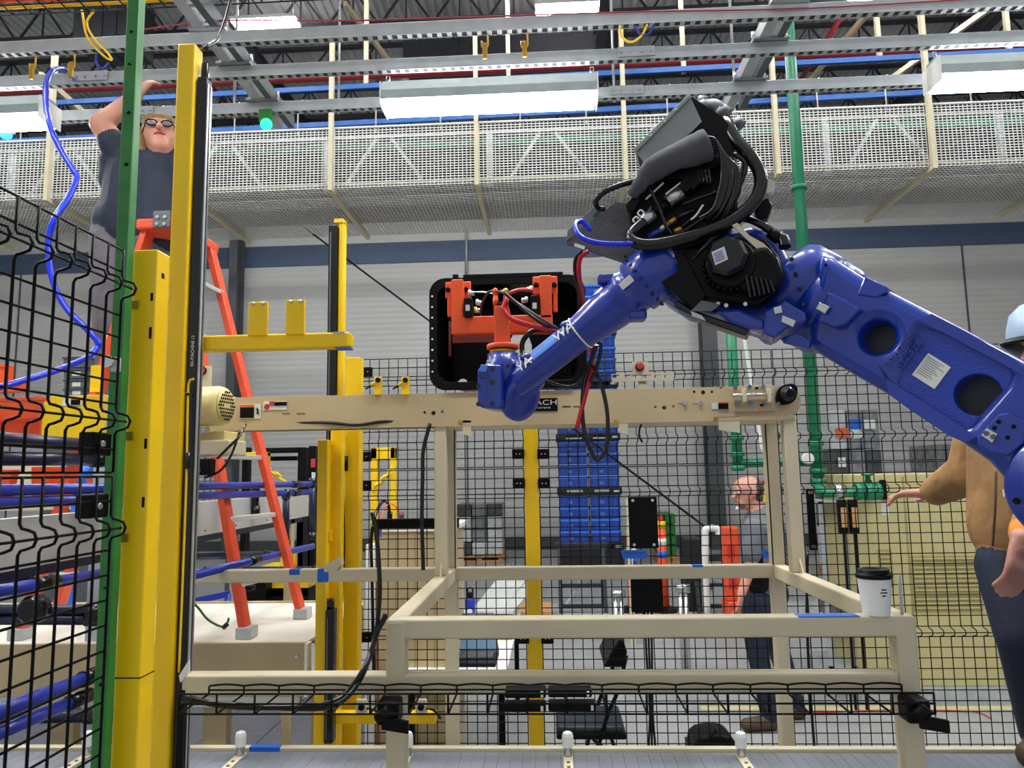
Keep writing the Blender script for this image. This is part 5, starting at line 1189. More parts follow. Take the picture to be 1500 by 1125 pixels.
for y in (2.95, 4.6): MB().box((XA - .05, y, 0), (XA - .005, y + .05, zb_a)).build('leg', 'tan', g)
# blue tubular guide rails
rails = [((-40, 640), (165, 655), -1.5, .020, 'topmost dark blue rail behind the left fence', 'tube_dark'), ((-40, 671), (165, 674), -1.5, .020, 'second dark blue rail behind the left fence', 'tube_dark'),
    ((-40, 719), (455, 709), -1.40, .0155, 'upper bright blue rail above the aluminium plate', 'tube_blue'), ((-40, 738), (455, 721), -1.40, .0155, 'second bright blue rail above the aluminium plate', 'tube_blue'),
    ((240, 742), (450, 733), -1.9, .02, 'dark blue rail just above the aluminium plate', 'tube_dark'),
    ((-40, 872), (165, 838), -1.5, .017, 'blue rail below the aluminium plate behind the left fence', 'tube_blue'), ((262, 848), (458, 800), -1.32, .0165, 'bright blue rail slanting below the aluminium plate', 'tube_blue'),
    ((-40, 893), (165, 893), -1.9, .02, 'dark rail above the cream bed, upper', 'tube_dark'), ((-40, 908), (165, 908), -1.9, .02, 'dark rail above the cream bed, lower', 'tube_dark'),
    ((-40, 1058), (150, 984), -1.45, .02, 'upper bright blue rail at the lower left', 'tube_blue'), ((-40, 1090), (130, 1018), -1.45, .018, 'lower blue rail at the lower left', 'tube_blue'), ((-40, 1052), (165, 1048), -1.9, .024, 'dark rail behind the low blue rails', 'tube_dark'), ((265, 815), (400, 812), -1.75, .02, 'dark blue rail under the aluminium plate', 'tube_dark'), ((300, 834), (470, 832), -1.9, .014, 'dark blue rail just above the rear cream beam', 'tube_dark')]
for i, (p, q, X, r, lab, m) in enumerate(rails):
    a, b_ = PX(*p, X), PX(*q, X)
    if lab.startswith('dark rail above the cream') or 'behind the low' in lab: a, b_ = P(*p, 2.9), P(*q, 2.9)
    r *= 1.0
    g = thing('guide_rail', a, lab, 'rail', 'blue tubular guide rails'); MB().cyl(a, b_, r, None, 16).build('tube', m, g)
    t_ = .45 if i in (5, 6) else .9
    for t in (t_,):
        c = a.lerp(b_, t); d = (b_ - a).normalized(); MB().cyl(c - d * .05, c + d * .05, r * 1.25, None, 14).build('sleeve', 'rubber', g)
# black corner fittings and uprights of the rails
for (x0, y0, x1, y1, X, m, lab) in ((414, 722, 424, 802, -1.40, 'tube_dark', 'dark blue upright joining the rails left of the yellow posts'), (453, 705, 462, 790, -1.40, 'tube_dark', 'dark blue upright at the end of the rails'), (365, 716, 384, 752, -1.6, 'rubber', 'short black stub below the blue rails')):
    a, b_ = PX((x0 + x1) / 2, y0, X), PX((x0 + x1) / 2, y1, X); r = abs(PX(x1, y0, X).y - PX(x0, y0, X).y) * .18 if False else .018
    g = thing('rail_upright', b_, lab, 'upright'); MB().cyl(b_, a, r, None, 14).build('tube', m, g); MB().cyl(a + V((0, 0, -.03)), a + V((0, 0, .02)), r * 1.25, None, 14).build('joint', 'rubber', g); MB().cyl(b_ + V((0, 0, -.02)), b_ + V((0, 0, .04)), r * 1.25, None, 14).build('joint', 'rubber', g)
# black hand wheel like fittings at lower left
for px, py, r, lab in ((48, 893, .05, 'black round rail fitting at the left above the cream bed'), (140, 900, .03, 'black rail fitting next to the green post'), (22, 850, .05, 'black cap fitting at the far left')):
    c = P(px, py, 2.6); MB().lathe(c + V((0, .03, 0)), (0, -1, 0), [(r, 0), (r, .04), (r * .7, .06)], 20).build('rail_fitting', 'rubber', label=lab, cat='fitting')
# yellow guard box, orange machines behind the left fence
YQ = 3.06
q = [P(*p, YQ) for p in ((60, 642), (62, 592), (75, 580), (155, 578), (155, 642))]
g = thing('guard_box', q[0], 'yellow sheet metal guard box with a warning sticker', 'guard'); MB().prism(q, (0, .1, 0)).build('box', 'yellow_far', g, bevel=.004); MB().box((q[4].x - .08, YQ + .05, bz), (q[4].x - .03, YQ + .09, q[4].z)).build('leg', 'galv', g)
a, b_ = P(92, 584, YQ), P(120, 594, YQ); s_ = MB().box((a.x, YQ - .003, b_.z), (b_.x, YQ - .001, a.z)).build('sticker', 'label_white', g); a, b_ = P(105, 586, YQ), P(118, 593, YQ); MB().box((a.x, YQ - .005, b_.z), (b_.x, YQ - .003, a.z)).build('black_panel', 'black', s_); a, b_ = P(105, 584, YQ), P(118, 586, YQ); MB().box((a.x, YQ - .005, b_.z), (b_.x, YQ - .003, a.z)).build('orange_header', 'label_orange', s_)
a, b_ = P(155, 578, YQ + .05), P(164, 640, YQ + .05); MB().box((a.x + .002, YQ + .05, b_.z), (b_.x, YQ + .1, a.z)).build('dark_side', 'column_grey', g)
for (x0, y0, x1, y1, Y, lab, m) in ((-30, 583, 62, 612, 3.6, 'red orange conveyor hood behind the left fence', 'orange'), (-30, 614, 58, 640, 3.7, 'lower red orange conveyor cover behind the left fence', 'orange'), (-20, 534, 8, 575, 4.2, 'small orange bracket at the far left', 'orange'), (8, 560, 32, 574, 4.2, 'low orange tray at the far left', 'orange')):
    a, b_ = P(x0, y0, Y), P(x1, y1, Y); g = thing('machine_cover', (a.x, Y, b_.z), lab, 'machine cover'); MB().box((a.x, Y, b_.z), (b_.x, Y + .06, a.z)).build('cover', m, g, bevel=.006); MB().box((a.x, Y - .006, a.z - .02), (b_.x, Y, a.z)).build('top_edge', m, g, bevel=.002)
# orange conveyor legs and pale boards between the rails
for (pts, Y, m, lab) in ((((0, 688), (18, 688), (5, 742), (-14, 742)), 3.3, 'orange', 'leftmost slanted orange leg between the blue rails'), (((46, 684), (64, 684), (64, 742), (46, 742)), 3.4, 'orange', 'upright orange leg between the blue rails'), (((74, 684), (96, 684), (70, 742), (48, 742)), 3.5, 'orange', 'wide slanted orange leg between the blue rails'), (((127, 697), (138, 697), (138, 712), (127, 712)), 3.5, 'orange', 'small orange block beside the green post')):
    MB().prism([P(*p, Y) for p in pts], (0, .05, 0)).build('conveyor_leg', m, label=lab, cat='leg')
MB().box((P(-30, 690, 4.1).x, 4.1, P(0, 748, 4.1).z), (P(100, 690, 4.1).x, 4.15, P(0, 680, 4.1).z)).build('pale_board', 'cream', label='pale board standing behind the orange legs', cat='board')
c = P(112, 700, 3.9); MB().ell(c, (.09, .09, .06)).build('grey_drum', 'grey_box', label='round grey drum end behind the rails', cat='drum') if False else MB().lathe(c + V((-.09, 0, 0)), X_, [(.06, 0), (.075, .02), (.075, .16), (.06, .18)], 20).cyl(c + V((0, 0, -.06)), V((c.x, 3.9, bz)), .02, None, 8).build('drum_motor', 'tape_blue', label='blue drum motor end between the rails', cat='motor')
# boxes stacked at the far left
for k, (x0, y0, x1, y1) in enumerate(((93, 523, 128, 538), (94, 540, 127, 554), (94, 556, 127, 569), (94, 570, 127, 580))):
    Y = 7.5; a, b_ = P(x0, y0, Y), P(x1, y1, Y); g = thing('storage_box', (a.x, Y, b_.z), 'dark grey storage box with white tag behind the left fence, %s in its stack' % ('top', 'second', 'third', 'bottom')[k], 'box', 'grey storage boxes'); MB().box((a.x, Y, b_.z), (b_.x, Y + .3, a.z - .015)).build('body', 'grey_box', g, bevel=.006); MB().box((a.x - .008, Y - .01, a.z - .02), (b_.x + .008, Y + .31, a.z)).build('rim', 'column_grey', g)
    if k: c = P(112, (y0 + y1) / 2 + .5, Y); MB().box((c.x - .045, Y - .003, c.z - .022), (c.x + .045, Y - .001, c.z + .022)).build('tag', 'label_white', g)
a = P(110, 582, 7.4); MB().box((a.x - .3, 7.4, 0), (a.x + .3, 7.9, a.z)).build('box_stand', 'column_grey', label='dark stand under the grey storage boxes', cat='stand')
# ------------------------------------------------------------------ blue air hose
hp = [(97, 103, 3.8), (88, 100, 3.7), (76, 104, 3.4), (68, 122, 3.2), (67, 150, 3.1), (73, 185, 3.0), (90, 220, 3.0), (108, 250, 3.0), (112, 262, 3.0), (100, 290, 2.95), (80, 320, 2.9), (71, 352, 2.9), (73, 390, 2.9), (82, 425, 2.9), (100, 455, 2.9), (125, 480, 2.9), (143, 500, 2.9), (142, 510, 2.9), (125, 525, 2.85), (90, 540, 2.8), (50, 553, 2.7), (0, 567, 2.6), (-40, 575, 2.5)]
g = thing('air_hose', P(71, 352, 2.9), 'bright blue air hose hanging in a curve at the left', 'hose'); MB().tube([P(*p) for p in hp], .0125, 10, 6).build('tube', 'hose_blue', g)
c = P(99, 104, 3.8); MB().cyl(c, c + V((.03, 0, -.02)), .014, None, 10).build('coupling', 'brass', g)
# green cable whip on the bed
MB().tube([P(262, 858, 3.0), P(275, 875, 3.0), P(290, 890, 3.0), P(305, 908, 3.1), (P(325, 918, 3.2)), P(333, 912, 3.2), P(335, 905, 3.2)], .005, 6).build('green_cable', 'green', label='thin green cable with black plug above the cream bed', cat='cable')
MB().cyl(P(333, 914, 3.2), P(327, 920, 3.2), .010, None, 8).build('cable_plug', 'rubber', label='black plug at the end of the green cable', cat='plug')

# ------------------------------------------------------------------ orange step ladder on the bed
LYa, LYb = PZ(362, 936, bz).y + .02, PZ(417, 922, bz).y + .02
apx = P(272, 322, 3.45)
g = thing('step_ladder', P(300, 930, 3.4), 'orange fibreglass step ladder under the worker', 'ladder')
fr = [PZ(362, 934, bz), PZ(417, 921, bz)]; 
fr = [V((fr[0].x, LYa, bz)), V((fr[1].x, LYa + .42, bz))]
tl = P(246, 352, 3.4); tr = P(290, 352, 3.4)
lft = [V((P(82, 930, 3.4).x, LYa, bz)), V((P(100, 925, 3.7).x, LYa + .42, bz))]
topz = tl.z
def lrail(a, b_, nm='rail'):
    return MB().bar(a, b_, .03, .07, Y_).build(nm, 'orange_ladder', g, bevel=.004)
tR = [V((tr.x, LYa + .06, topz)), V((tr.x, LYa + .36, topz))]; tL = [V((tl.x, LYa + .06, topz)), V((tl.x, LYa + .36, topz))]
for i in (0, 1):
    lrail(fr[i], tR[i]); lrail(lft[i], tL[i])
    for e in (fr[i], lft[i]): MB().box((e.x - .035, e.y - .04, bz), (e.x + .035, e.y + .04, bz + .05)).build('rubber_foot', 'galv', g, bevel=.006)
MB().box((tl.x - .03, LYa + .0, topz - .02), (tr.x + .02, LYa + .42, topz + .03)).build('top_cap', 'orange_ladder', g, bevel=.01)
for k in (.12, .27, .42, .57, .72, .87):
    a, b_ = fr[0].lerp(tR[0], k), fr[1].lerp(tR[1], k); MB().bar(a, b_, .03, .022).build('rung', 'alum', g, bevel=.003)
    a, b_ = lft[0].lerp(tL[0], k), lft[1].lerp(tL[1], k); MB().bar(a, b_, .08, .025).build('step', 'alum', g, bevel=.003)
a = lft[0].lerp(tL[0], .62); MB().box((a.x - .03, a.y - .04, a.z - .07), (a.x + .03, a.y - .036, a.z + .05)).build('warning_sticker', 'yellow_far', g)
a, b_ = P(226, 310, LYa), P(250, 334, LYa); MB().box((a.x, LYa - .012, b_.z), (b_.x, LYa - .002, a.z)).build('hinge_plate', 'galv_dark', g, bevel=.004)
for px, py in ((231, 318), (242, 318), (230, 328), (241, 328)): c = P(px, py, LYa - .012); MB().cyl(c, c + V((0, -.006, 0)), .008, None, 8).build('rivet', 'steel', g)
# ------------------------------------------------------------------ behind the fence
mat('beige_cab', 'BDB27E', .45, var=.05); mat('cab_vent', '9A8F5A', .6); mat('film', '8B8E90', .25, .1, var=.35, scale=6); mat('film_dark', '4E5254', .25, var=.4, scale=5); mat('box_white', 'C9CBCB', .6); mat('wood', 'B9895A', .6, var=.2); mat('pallet_black', '15161A', .5); mat('tool_dark', '1C2530', .5)
# blue tote stack on black pallets
YTt = 14.2; TW, TH, TD = .585, .219, .4
xc = P(862, 700, YTt).x; zbase = .40
def one_tote():
    o = thing('blue_tote', (0, 0, 0), 'x', 'tote', 'blue totes in the tall stack')
    MB().box((-.268, -.2, 0), (.268, .2, TH - .03)).build('body', mat('tote_body', '1C4AB0', .4), o, bevel=.01)
    MB().box((-.286, -.22, TH - .06), (.286, .212, TH - .012)).build('rim', mat('tote_rim', '3C80F4', .4), o, bevel=.006)
    MB().box((-.1, -.203, .05), (-.02, -.2, .11)).build('tag', 'tape_light', o)
    for x in (-.2, .16): MB().box((x, -.206, .02), (x + .03, -.2, TH - .04)).build('rib', 'tote_blue', o)
    return o
def one_pallet():
    o = thing('black_pallet', (0, 0, 0), 'x', 'pallet', 'black pallets in the tote stack')
    MB().box((-.6, -.4, .09), (.6, .4, .13)).build('deck', 'pallet_black', o, bevel=.006); MB().box((-.6, -.4, 0), (.6, .4, .025)).build('base', 'pallet_black', o)
    for x in (-.6, -.09, .42): MB().box((x, -.4, .025), (x + .18, .4, .09)).build('foot', 'pallet_black', o)
    MB().box((.45, -.404, .04), (.56, -.4, .075)).build('tag', 'label_white', o)
    return o
pt, pp = one_tote(), one_pallet()
z = zbase; first_t = first_p = True; tier = 0
ordn = ['bottom', 'second', 'third', 'fourth', 'fifth', 'sixth']
while z < P(862, 415, YTt).z - .3 and tier < 5:
    o = pp if first_p else dup(pp, (0, 0, 0)); first_p = False; o.location = (xc, YTt + .1, z); o['label'] = 'black plastic pallet under the %s tier of blue totes' % ordn[tier]; z += .131
    for r in range(4 if tier else 4):
        for cidx, dx_ in enumerate((-.297, .297)):
            o = pt if first_t else dup(pt, (0, 0, 0)); first_t = False; o.location = (xc + dx_, YTt, z)
            o['label'] = 'blue tote in the %s tier of the tall stack, row %s, %s column' % (ordn[tier], ('one', 'two', 'three', 'four')[r], ('left', 'right')[cidx])
        z += TH
    tier += 1
MB().box((xc - .6, YTt - .3, 0), (xc + .6, YTt + .5, zbase - .002)).build('stack_base', 'pallet_black', label='dark base block under the tall stack of blue totes', cat='base')
# shrink-wrapped grey pallet load left of the centre post
def wrapped(px0, px1, pyt, pyb, Y, label, m='film', d=1., bands=6):
    a, b_ = P(px0, pyb, Y), P(px1, pyt, Y)
    g = thing('wrapped_pallet', ((a.x + b_.x) / 2, Y, 0), label, 'pallet load')
    h = b_.z - .14
    n = 4
    for i in range(3):
        for j in range(n):
            x0 = a.x + (b_.x - a.x) * i / 3; x1 = a.x + (b_.x - a.x) * (i + 1) / 3; zz0 = .15 + h * j / n; dd = random.uniform(0, .03)
            MB().box((x0 + .01, Y + dd, zz0 + .008), (x1 - .01, Y + d, zz0 + h / n - .008)).build('carton', random.choice((m, m, 'film_dark', 'box_white')) if m == 'film' else m, g, bevel=.02)
    m_ = MB()
    for j in range(bands): z0 = .18 + h * j / bands; m_.box((a.x - .02, Y - .02, z0), (b_.x + .02, Y - .012, z0 + h / bands * .6))
    MB().box((a.x - .03, Y - .03, 0), (b_.x + .03, Y + d, .05)).build('pallet_base', 'wood', g); MB().box((a.x - .03, Y - .03, .10), (b_.x + .03, Y + d, .14)).build('pallet_deck', 'wood', g)
    for x in (a.x, (a.x + b_.x) / 2 - .05, b_.x - .1): MB().box((x, Y - .02, .05), (x + .1, Y + d, .10)).build('pallet_block', 'wood', g)
    return g, a, b_
wrapped(668, 736, 738, 800, 15.5, 'grey shrink-wrapped pallet load left of the yellow centre post')
g, a, b_ = wrapped(1222, 1288, 600, 700, 12.5, 'tall shrink-wrapped pallet load right of the green riser')
for (x0, y0, x1, y1, m) in ((1244, 614, 1263, 628, 'tape_blue'), (1224, 627, 1244, 641, 'label_orange'), (1246, 629, 1264, 642, 'label_white'), (1266, 615, 1283, 628, 'white'), (1228, 670, 1240, 684, 'white')):
    p, q = P(x0, y0, 12.46), P(x1, y1, 12.46); MB().box((p.x, 12.47, q.z), (q.x, 12.48, p.z)).build('printed_panel', m, g)
wrapped(1372, 1420, 650, 700, 14.0, 'dark wrapped pallet load behind the cream cabinet')
wrapped(966, 990, 753, 795, 15.0, 'green wrapped bundle right of the black cover plate', 'green')
# ------------------------------------------------------------------ green pipes
def gpipe(pts, r, label, name='riser_pipe'):
    g = thing(name, pts[-1], label, 'pipe'); MB().tube(pts, r, 14, 1).build('pipe', 'green_pipe', g); return g
YGp = 6.6
tpz = P(1152, 25, YGp); btz = P(1198, 712, YGp)
xg = P(1175, 420, YGp).x
g = gpipe([V((P(1195, 650, YGp).x, YGp, 4.06 + 3.6)), V((P(1195, 650, YGp).x, YGp, P(1199, 700, YGp).z))], .052, 'tall green riser pipe behind the robot elbow')
for py in (275, 650, 690, 705): z = P(1180, py, YGp).z; MB().cyl((P(1195, 650, YGp).x, YGp, z - .02), (P(1195, 650, YGp).x, YGp, z + .02), .068, None, 16).build('coupling', 'green_pipe', g)
xg2 = P(1085, 600, YGp).x
g2 = gpipe([V((xg2, YGp + .2, P(1080, 420, YGp).z)), V((xg2, YGp + .2, P(1088, 690, YGp).z))], .048, 'shorter green riser pipe left of the stand upright')
for py in (640, 665, 685): z = P(1088, py, YGp).z; MB().cyl((xg2, YGp + .2, z - .02), (xg2, YGp + .2, z + .02), .066, None, 16).build('coupling', 'green_pipe', g2)
gh = gpipe([V((xg2, YGp + .2, P(1100, 678, YGp).z)), V((P(1200, 678, YGp).x, YGp + .1, P(1100, 678, YGp).z))], .04, 'green cross pipe joining the two risers', 'cross_pipe')
c = P(1182, 672, YGp - .1); MB().cyl(c, c + V((0, -.04, 0)), .05, None, 16).build('gauge', 'label_white', gh)
gp = gpipe([P(1197, 712, YGp), P(1205, 722, 6.1), P(1228, 722, 6.02), P(1288, 718, 6.02)], .04, 'green valve pipe run at hand height left of the cabinet', 'valve_pipe')
for px in (1228, 1258, 1272, 1283): c = P(px, 720, 6.02); MB().cyl(c + V((-.03, 0, 0)), c + V((.03, 0, 0)), .068 if px > 1250 else .058, None, 14).build('valve_flange', 'green_pipe' if px > 1250 else 'steel', gp)
MB().lathe(P(1272, 712, 6.02), Z_, [(.02, 0), (.02, .08), (.05, .085), (.05, .1)], 14).build('valve_handle', 'green_pipe', gp)
g = thing('lockout_box', P(1120, 745, 7.), 'yellow lockout box with red handle beside the man in grey', 'box'); a, b_ = P(1118, 712, 7.), P(1128, 735, 7.); MB().box((a.x, 7., b_.z), (b_.x + .06, 7.08, a.z)).build('box', 'yellow_far', g, bevel=.004); MB().cyl(P(1117, 706, 6.98), P(1124, 706, 6.98), .02, None, 10).build('handle', 'red', g); MB().box((a.x + .03, 7.08, 0), (a.x + .08, 7.12, a.z)).build('stand_post', 'galv', g)
MB().tube([V((P(1112, 630, 8).x - .2, 8, 4.2)), P(1112, 630, 8), P(1118, 660, 8), P(1128, 700, 8), V((P(1134, 720, 8).x, 8, 0))], .02, 8).build('white_conduit', 'white', label='thin white conduit sloping between the green pipes', cat='pipe')
# ------------------------------------------------------------------ cream electrical cabinet
YCb = 6.2
a, b_ = P(1258, 905, YCb), P(1445, 692, YCb)
g = thing('electrical_cabinet', (a.x, YCb, 0), 'cream electrical cabinet with louvred vents behind the reaching worker', 'cabinet')
xm = P(1330, 800, YCb).x
MB().box((a.x, YCb, .12), (b_.x, YCb + .6, b_.z)).build('body', 'beige_cab', g, bevel=.008)
MB().box((a.x - .02, YCb - .02, 0), (b_.x + .02, YCb + .6, .12)).build('plinth', 'galv', g)
MB().box((xm - .008, YCb - .004, .14), (xm + .008, YCb, b_.z - .02)).build('door_gap', 'cab_vent', g)
for px0, px1, py0, py1 in ((1285, 1310, 805, 860), (1332, 1440, 815, 895)):
    p, q = P(px0, py0, YCb), P(px1, py1, YCb); vt = MB().box((p.x, YCb - .006, q.z), (q.x, YCb - .001, p.z)).build('vent_panel', 'cab_vent', g)
    z = q.z + .02
    while z < p.z - .02: MB().box((p.x + .01, YCb - .014, z), (q.x - .01, YCb - .006, z + .012)).build('louvre', 'beige_cab', vt); z += .035
for px, py in ((1271, 710), (1292, 710)): p = P(px, py, YCb); MB().box((p.x - .025, YCb - .03, p.z - .12), (p.x + .025, YCb - .001, p.z + .04)).build('handle', 'dark_plastic', g, bevel=.008)
p = P(1296, 745, YCb); MB().box((p.x - .03, YCb - .004, p.z - .05), (p.x + .03, YCb - .001, p.z + .05)).build('notice', 'label_white', g)
# two black forks leaning beside the cabinet and steel cart
for px, lab in ((1234, 'left black lifting fork beside the cream cabinet'), (1250, 'right black lifting fork beside the cream cabinet')):
    p, q = P(px, 732, 6.0), P(px + 3, 782, 6.0); g = thing('lifting_fork', V((q.x, 6, 0)), lab, 'fork', 'black lifting forks'); MB().box((p.x - .035, 6., q.z), (p.x + .035, 6.05, p.z)).build('blade', 'black', g, bevel=.01); MB().box((p.x - .02, 5.99, q.z + .05), (p.x + .02, 6., p.z - .06)).build('wood_insert', 'wood', g); MB().box((p.x - .008, 6.01, 0), (p.x + .008, 6.03, q.z + .01)).build('stand_leg', 'black', g)
a, b_ = P(1200, 735, 6.3), P(1249, 880, 6.3); g = thing('steel_cart', (a.x, 6.3, 0), 'steel cart frame standing behind the fence right of the stand', 'cart')
for x in (a.x, b_.x - .03): MB().box((x, 6.3, 0), (x + .03, 6.33, a.z)).build('upright', 'galv', g); MB().box((x, 6.8, 0), (x + .03, 6.83, a.z)).build('upright', 'galv', g)
for z in (.25, .6, a.z): MB().box((a.x, 6.3, z - .02), (b_.x, 6.83, z)).build('shelf', 'galv', g)
MB().box((a.x + .1, 6.35, .6), (b_.x - .05, 6.75, .78)).build('grey_bin', 'grey_box', label='grey bin on the steel cart behind the fence', cat='bin')
# ------------------------------------------------------------------ sawhorses, posts and clutter on the floor
def sawhorse(px0, px1, pyt, pyb, label):
    zt_ = .80; Y = PZ((px0 + px1) / 2, pyb, 0).y; a, b_ = P(px0, pyt, Y), P(px1, pyt, Y); zt_ = a.z
    g = thing('sawhorse', (a.x, Y, 0), label, 'sawhorse'); MB().box((a.x - .03, Y - .05, zt_ - .09), (b_.x + .03, Y + .05, zt_)).build('top_beam', 'tool_dark', g, bevel=.01)
    for x in (a.x + .03, b_.x - .03):
        for s in (-1, 1): MB().bar((x, Y + s * .25, 0), (x, Y + s * .03, zt_ - .08), .06, .05, X_).build('leg', 'tool_dark', g, bevel=.006)
    MB().box((a.x, Y - .25, .06), (b_.x, Y - .2, .11)).build('stretcher', 'tool_dark', g); MB().box((a.x + .02, Y - .16, .32), (b_.x - .02, Y - .12, .36)).build('stretcher', 'tool_dark', g)
    p = P((px0 + px1) / 2, pyb - 35, Y - .2); MB().box((a.x + .12, Y - .15, .42), (b_.x - .12, Y - .13, .54)).build('maker_sticker', 'tape_blue', g); MB().box((a.x + .15, Y - .153, .44), (b_.x - .15, Y - .15, .52)).build('sticker_centre', 'label_orange', g)
    MB().bar((a.x + .1, Y - .2, .1), (a.x + .3, Y - .05, .38), .03, .02).build('brace', 'alum', g)
    return g
sawhorse(816, 886, 795, 893, 'dark folding sawhorse in front of the blue tote stack')
sawhorse(1012, 1076, 812, 893, 'dark folding sawhorse behind the man in grey')
def delineator(px, pyt, pyb, label, w_=.055):
    Y = PZ(px, pyb, .02).y; c = P(px, pyb, Y); zt_ = P(px, pyt, Y).z
    g = thing('delineator', (c.x, Y, 0), label, 'traffic post'); MB().lathe((c.x, Y, 0), Z_, [(.2, 0), (.2, .04), (.12, .06), (.075, .065)], 8, False).build('rubber_base', 'rubber', g)
    MB().lathe((c.x, Y, 0), Z_, [(.07, .06), (.06, zt_ - .14)], 18).build('post', 'orange_ladder', g); MB().lathe((c.x, Y, 0), Z_, [(.03, zt_ - .14), (.03, zt_ - .02), (.02, zt_)], 14).build('grip', 'red', g)
    for k, m in ((.35, 'white'), (.55, 'tape_blue'), (.68, 'white'), (.86, 'yellow_far')): zz0 = zt_ * k; MB().lathe((c.x, Y, 0), Z_, [(.069 - .008 * k, zz0), (.0685 - .008 * k, zz0 + .09)], 18).build('band', m, g)
    return g
delineator(973, 754, 893, 'orange traffic post with striped bands right of the cover plate')
delineator(928, 770, 893, 'orange traffic post half hidden behind the black cover plate')
a = P(920, 735, 8.2); MB().box((a.x - .02, 8.2, 0), (a.x + .03, 8.25, P(918, 731, 8.2).z)).build('timber_post', 'cream', label='pale timber post left of the black cover plate', cat='post')
# painter's tape notes stuck on the fence
for px0, px1, py0, py1, lab in ((909, 950, 806, 818, 'blue tape note with scribbled lines below the cover plate'), (1115, 1137, 806, 818, 'blue tape note right of the man in grey')):
    a, b_ = P(px0, py0, YFN - .05), P(px1, py1, YFN - .05); g = thing('tape_note', (a.x, YFN, b_.z), lab, 'note'); MB().prism([(a.x, YFN - .05, a.z), (b_.x - .01, YFN - .05, a.z), (b_.x, YFN - .05, b_.z + .005), (b_.x - .02, YFN - .05, b_.z), (a.x + .01, YFN - .05, b_.z)], (0, .002, 0)).build('tape', 'tape_blue', g)
    m_ = MB()
    for k in range(7): m_.bar((a.x + .02 + k * .012, YFN - .051, a.z - .008), (a.x + .027 + k * .012, YFN - .051, a.z - .014), .002, .002)
    m_.build('scribble', 'tube_dark', g, kind='stuff')
# orange barrier, white elbow pipe, black crate
a, b_ = P(1061, 811, 9.), P(1082, 772, 9.); g = thing('barrier', (a.x, 9, 0), 'orange plastic barrier left of the man in grey', 'barrier'); MB().box((a.x, 9., .3), (b_.x, 9.2, b_.z)).build('panel', 'orange_ladder', g, bevel=.02); MB().box((a.x, 8.95, 0), (b_.x, 9.3, .3)).build('foot', 'orange_ladder', g, bevel=.02)
for k in (.2, .55): MB().box((a.x + .04, 8.99, b_.z - k - .15), (b_.x - .06, 9., b_.z - k)).build('opening', 'red', g)
Y = 9.5; MB().tube([V((P(1033, 845, Y).x, Y, 0)), P(1033, 845, Y), P(1033, 790, Y), P(1033, 777, Y), P(1039, 774, Y), P(1048, 774, Y), P(1053, 778, Y), P(1053, 784, Y)], .045, 12, 3).build('vent_pipe', 'white', label='white plastic pipe bent over at the top', cat='pipe')
a, b_ = P(1002, 800, 10.), P(1028, 788, 10.); MB().box((a.x, 10, 0), (b_.x, 10.4, b_.z)).build('black_crate', 'pallet_black', label='low black crate left of the white bent pipe', cat='crate', bevel=.02)
for k, (px0, px1, py) in enumerate(((895, 916, 870), (990, 1010, 862), (1205, 1255, 880), (1205, 1250, 893))):
    a, b_ = P(px0, py, 6.9), P(px1, py, 6.9); MB().box((a.x + .03, 6.88, 0), (a.x + .07, 6.92, a.z - .04)).box((b_.x - .07, 6.88, 0), (b_.x - .03, 6.92, a.z - .04)).build('rack_leg', 'column_grey', label='short dark rack stand under a steel tube, ' + ('left of the duct', 'right of the duct', 'upper right', 'lower right')[k], cat='stand') if False else None; MB().cyl(a, b_, .04, None, 14).cyl(a.lerp(b_, .3), V((a.lerp(b_, .3).x, 6.9, 0)), .02, None, 8).cyl(a.lerp(b_, .7), V((a.lerp(b_, .7).x, 6.9, 0)), .02, None, 8).build('steel_roll', 'steel', label='steel tube lying on a rack behind the fence, %s' % ('left of the duct', 'right of the duct', 'upper right', 'lower right')[k], cat='tube')
# grey sloping cardboard sheets / chute
for k, (pts, lab) in enumerate(((((690, 895), (735, 895), (770, 850), (726, 850)), 'left pale grey sheet leaning behind the desk'), (((735, 895), (752, 895), (790, 850), (772, 850)), 'right pale grey sheet leaning behind the desk'))):
    q = [P(*pts[0], 5.6), P(*pts[1], 5.6), P(*pts[2], 6.6), P(*pts[3], 6.6)]; MB().prism(q, (0, 0, -.02)).build('sheet_panel', 'alum', label=lab, cat='sheet')
a = P(772, 892, 9.3); MB().box((a.x - .3, 9.3, .0), (a.x + .3, 10., .14)).build('wooden_pallet', 'wood', label='wooden pallet on the floor left of the yellow centre post', cat='pallet')
# ------------------------------------------------------------------ white desk with laptop
YD0, YD1 = 3.65, 4.9; zD = P(700, 1000, YD0).z
zD = .76
a = PZ(590, 985, zD); b_ = PZ(742, 985, zD); c = PZ(755, 893, zD)
y0 = a.y; y1 = c.y
g = thing('desk', (a.x, y0, 0), 'white desk seen through the fence', 'desk'); MB().box((a.x - .02, y0, zD - .03), (b_.x, y1, zD)).build('top', 'white', g, bevel=.004)
for x in (a.x + .02, b_.x - .05):
    for y in (y0 + .04, y1 - .08): MB().box((x, y, 0), (x + .035, y + .035, zD - .03)).build('leg', 'black', g)
MB().box((a.x + .02, y0 + .05, .3), (b_.x - .05, y0 + .08, .34)).build('foot_bar', 'black', g)
lx0 = PZ(652, 975, zD + .01); lx1 = PZ(726, 975, zD + .01)
g = thing('laptop', lx0, 'open black laptop on the white desk', 'laptop'); L0 = lx0.y; LD = .27
MB().box((lx0.x, L0, zD + .001), (lx1.x, L0 + LD, zD + .022)).build('base', 'dark_plastic', g, bevel=.004)
kb = MB().box((lx0.x + .02, L0 + .1, zD + .022), (lx1.x - .02, L0 + LD - .02, zD + .024)).build('keyboard', 'black', g)
kw = (lx1.x - lx0.x - .05) / 13
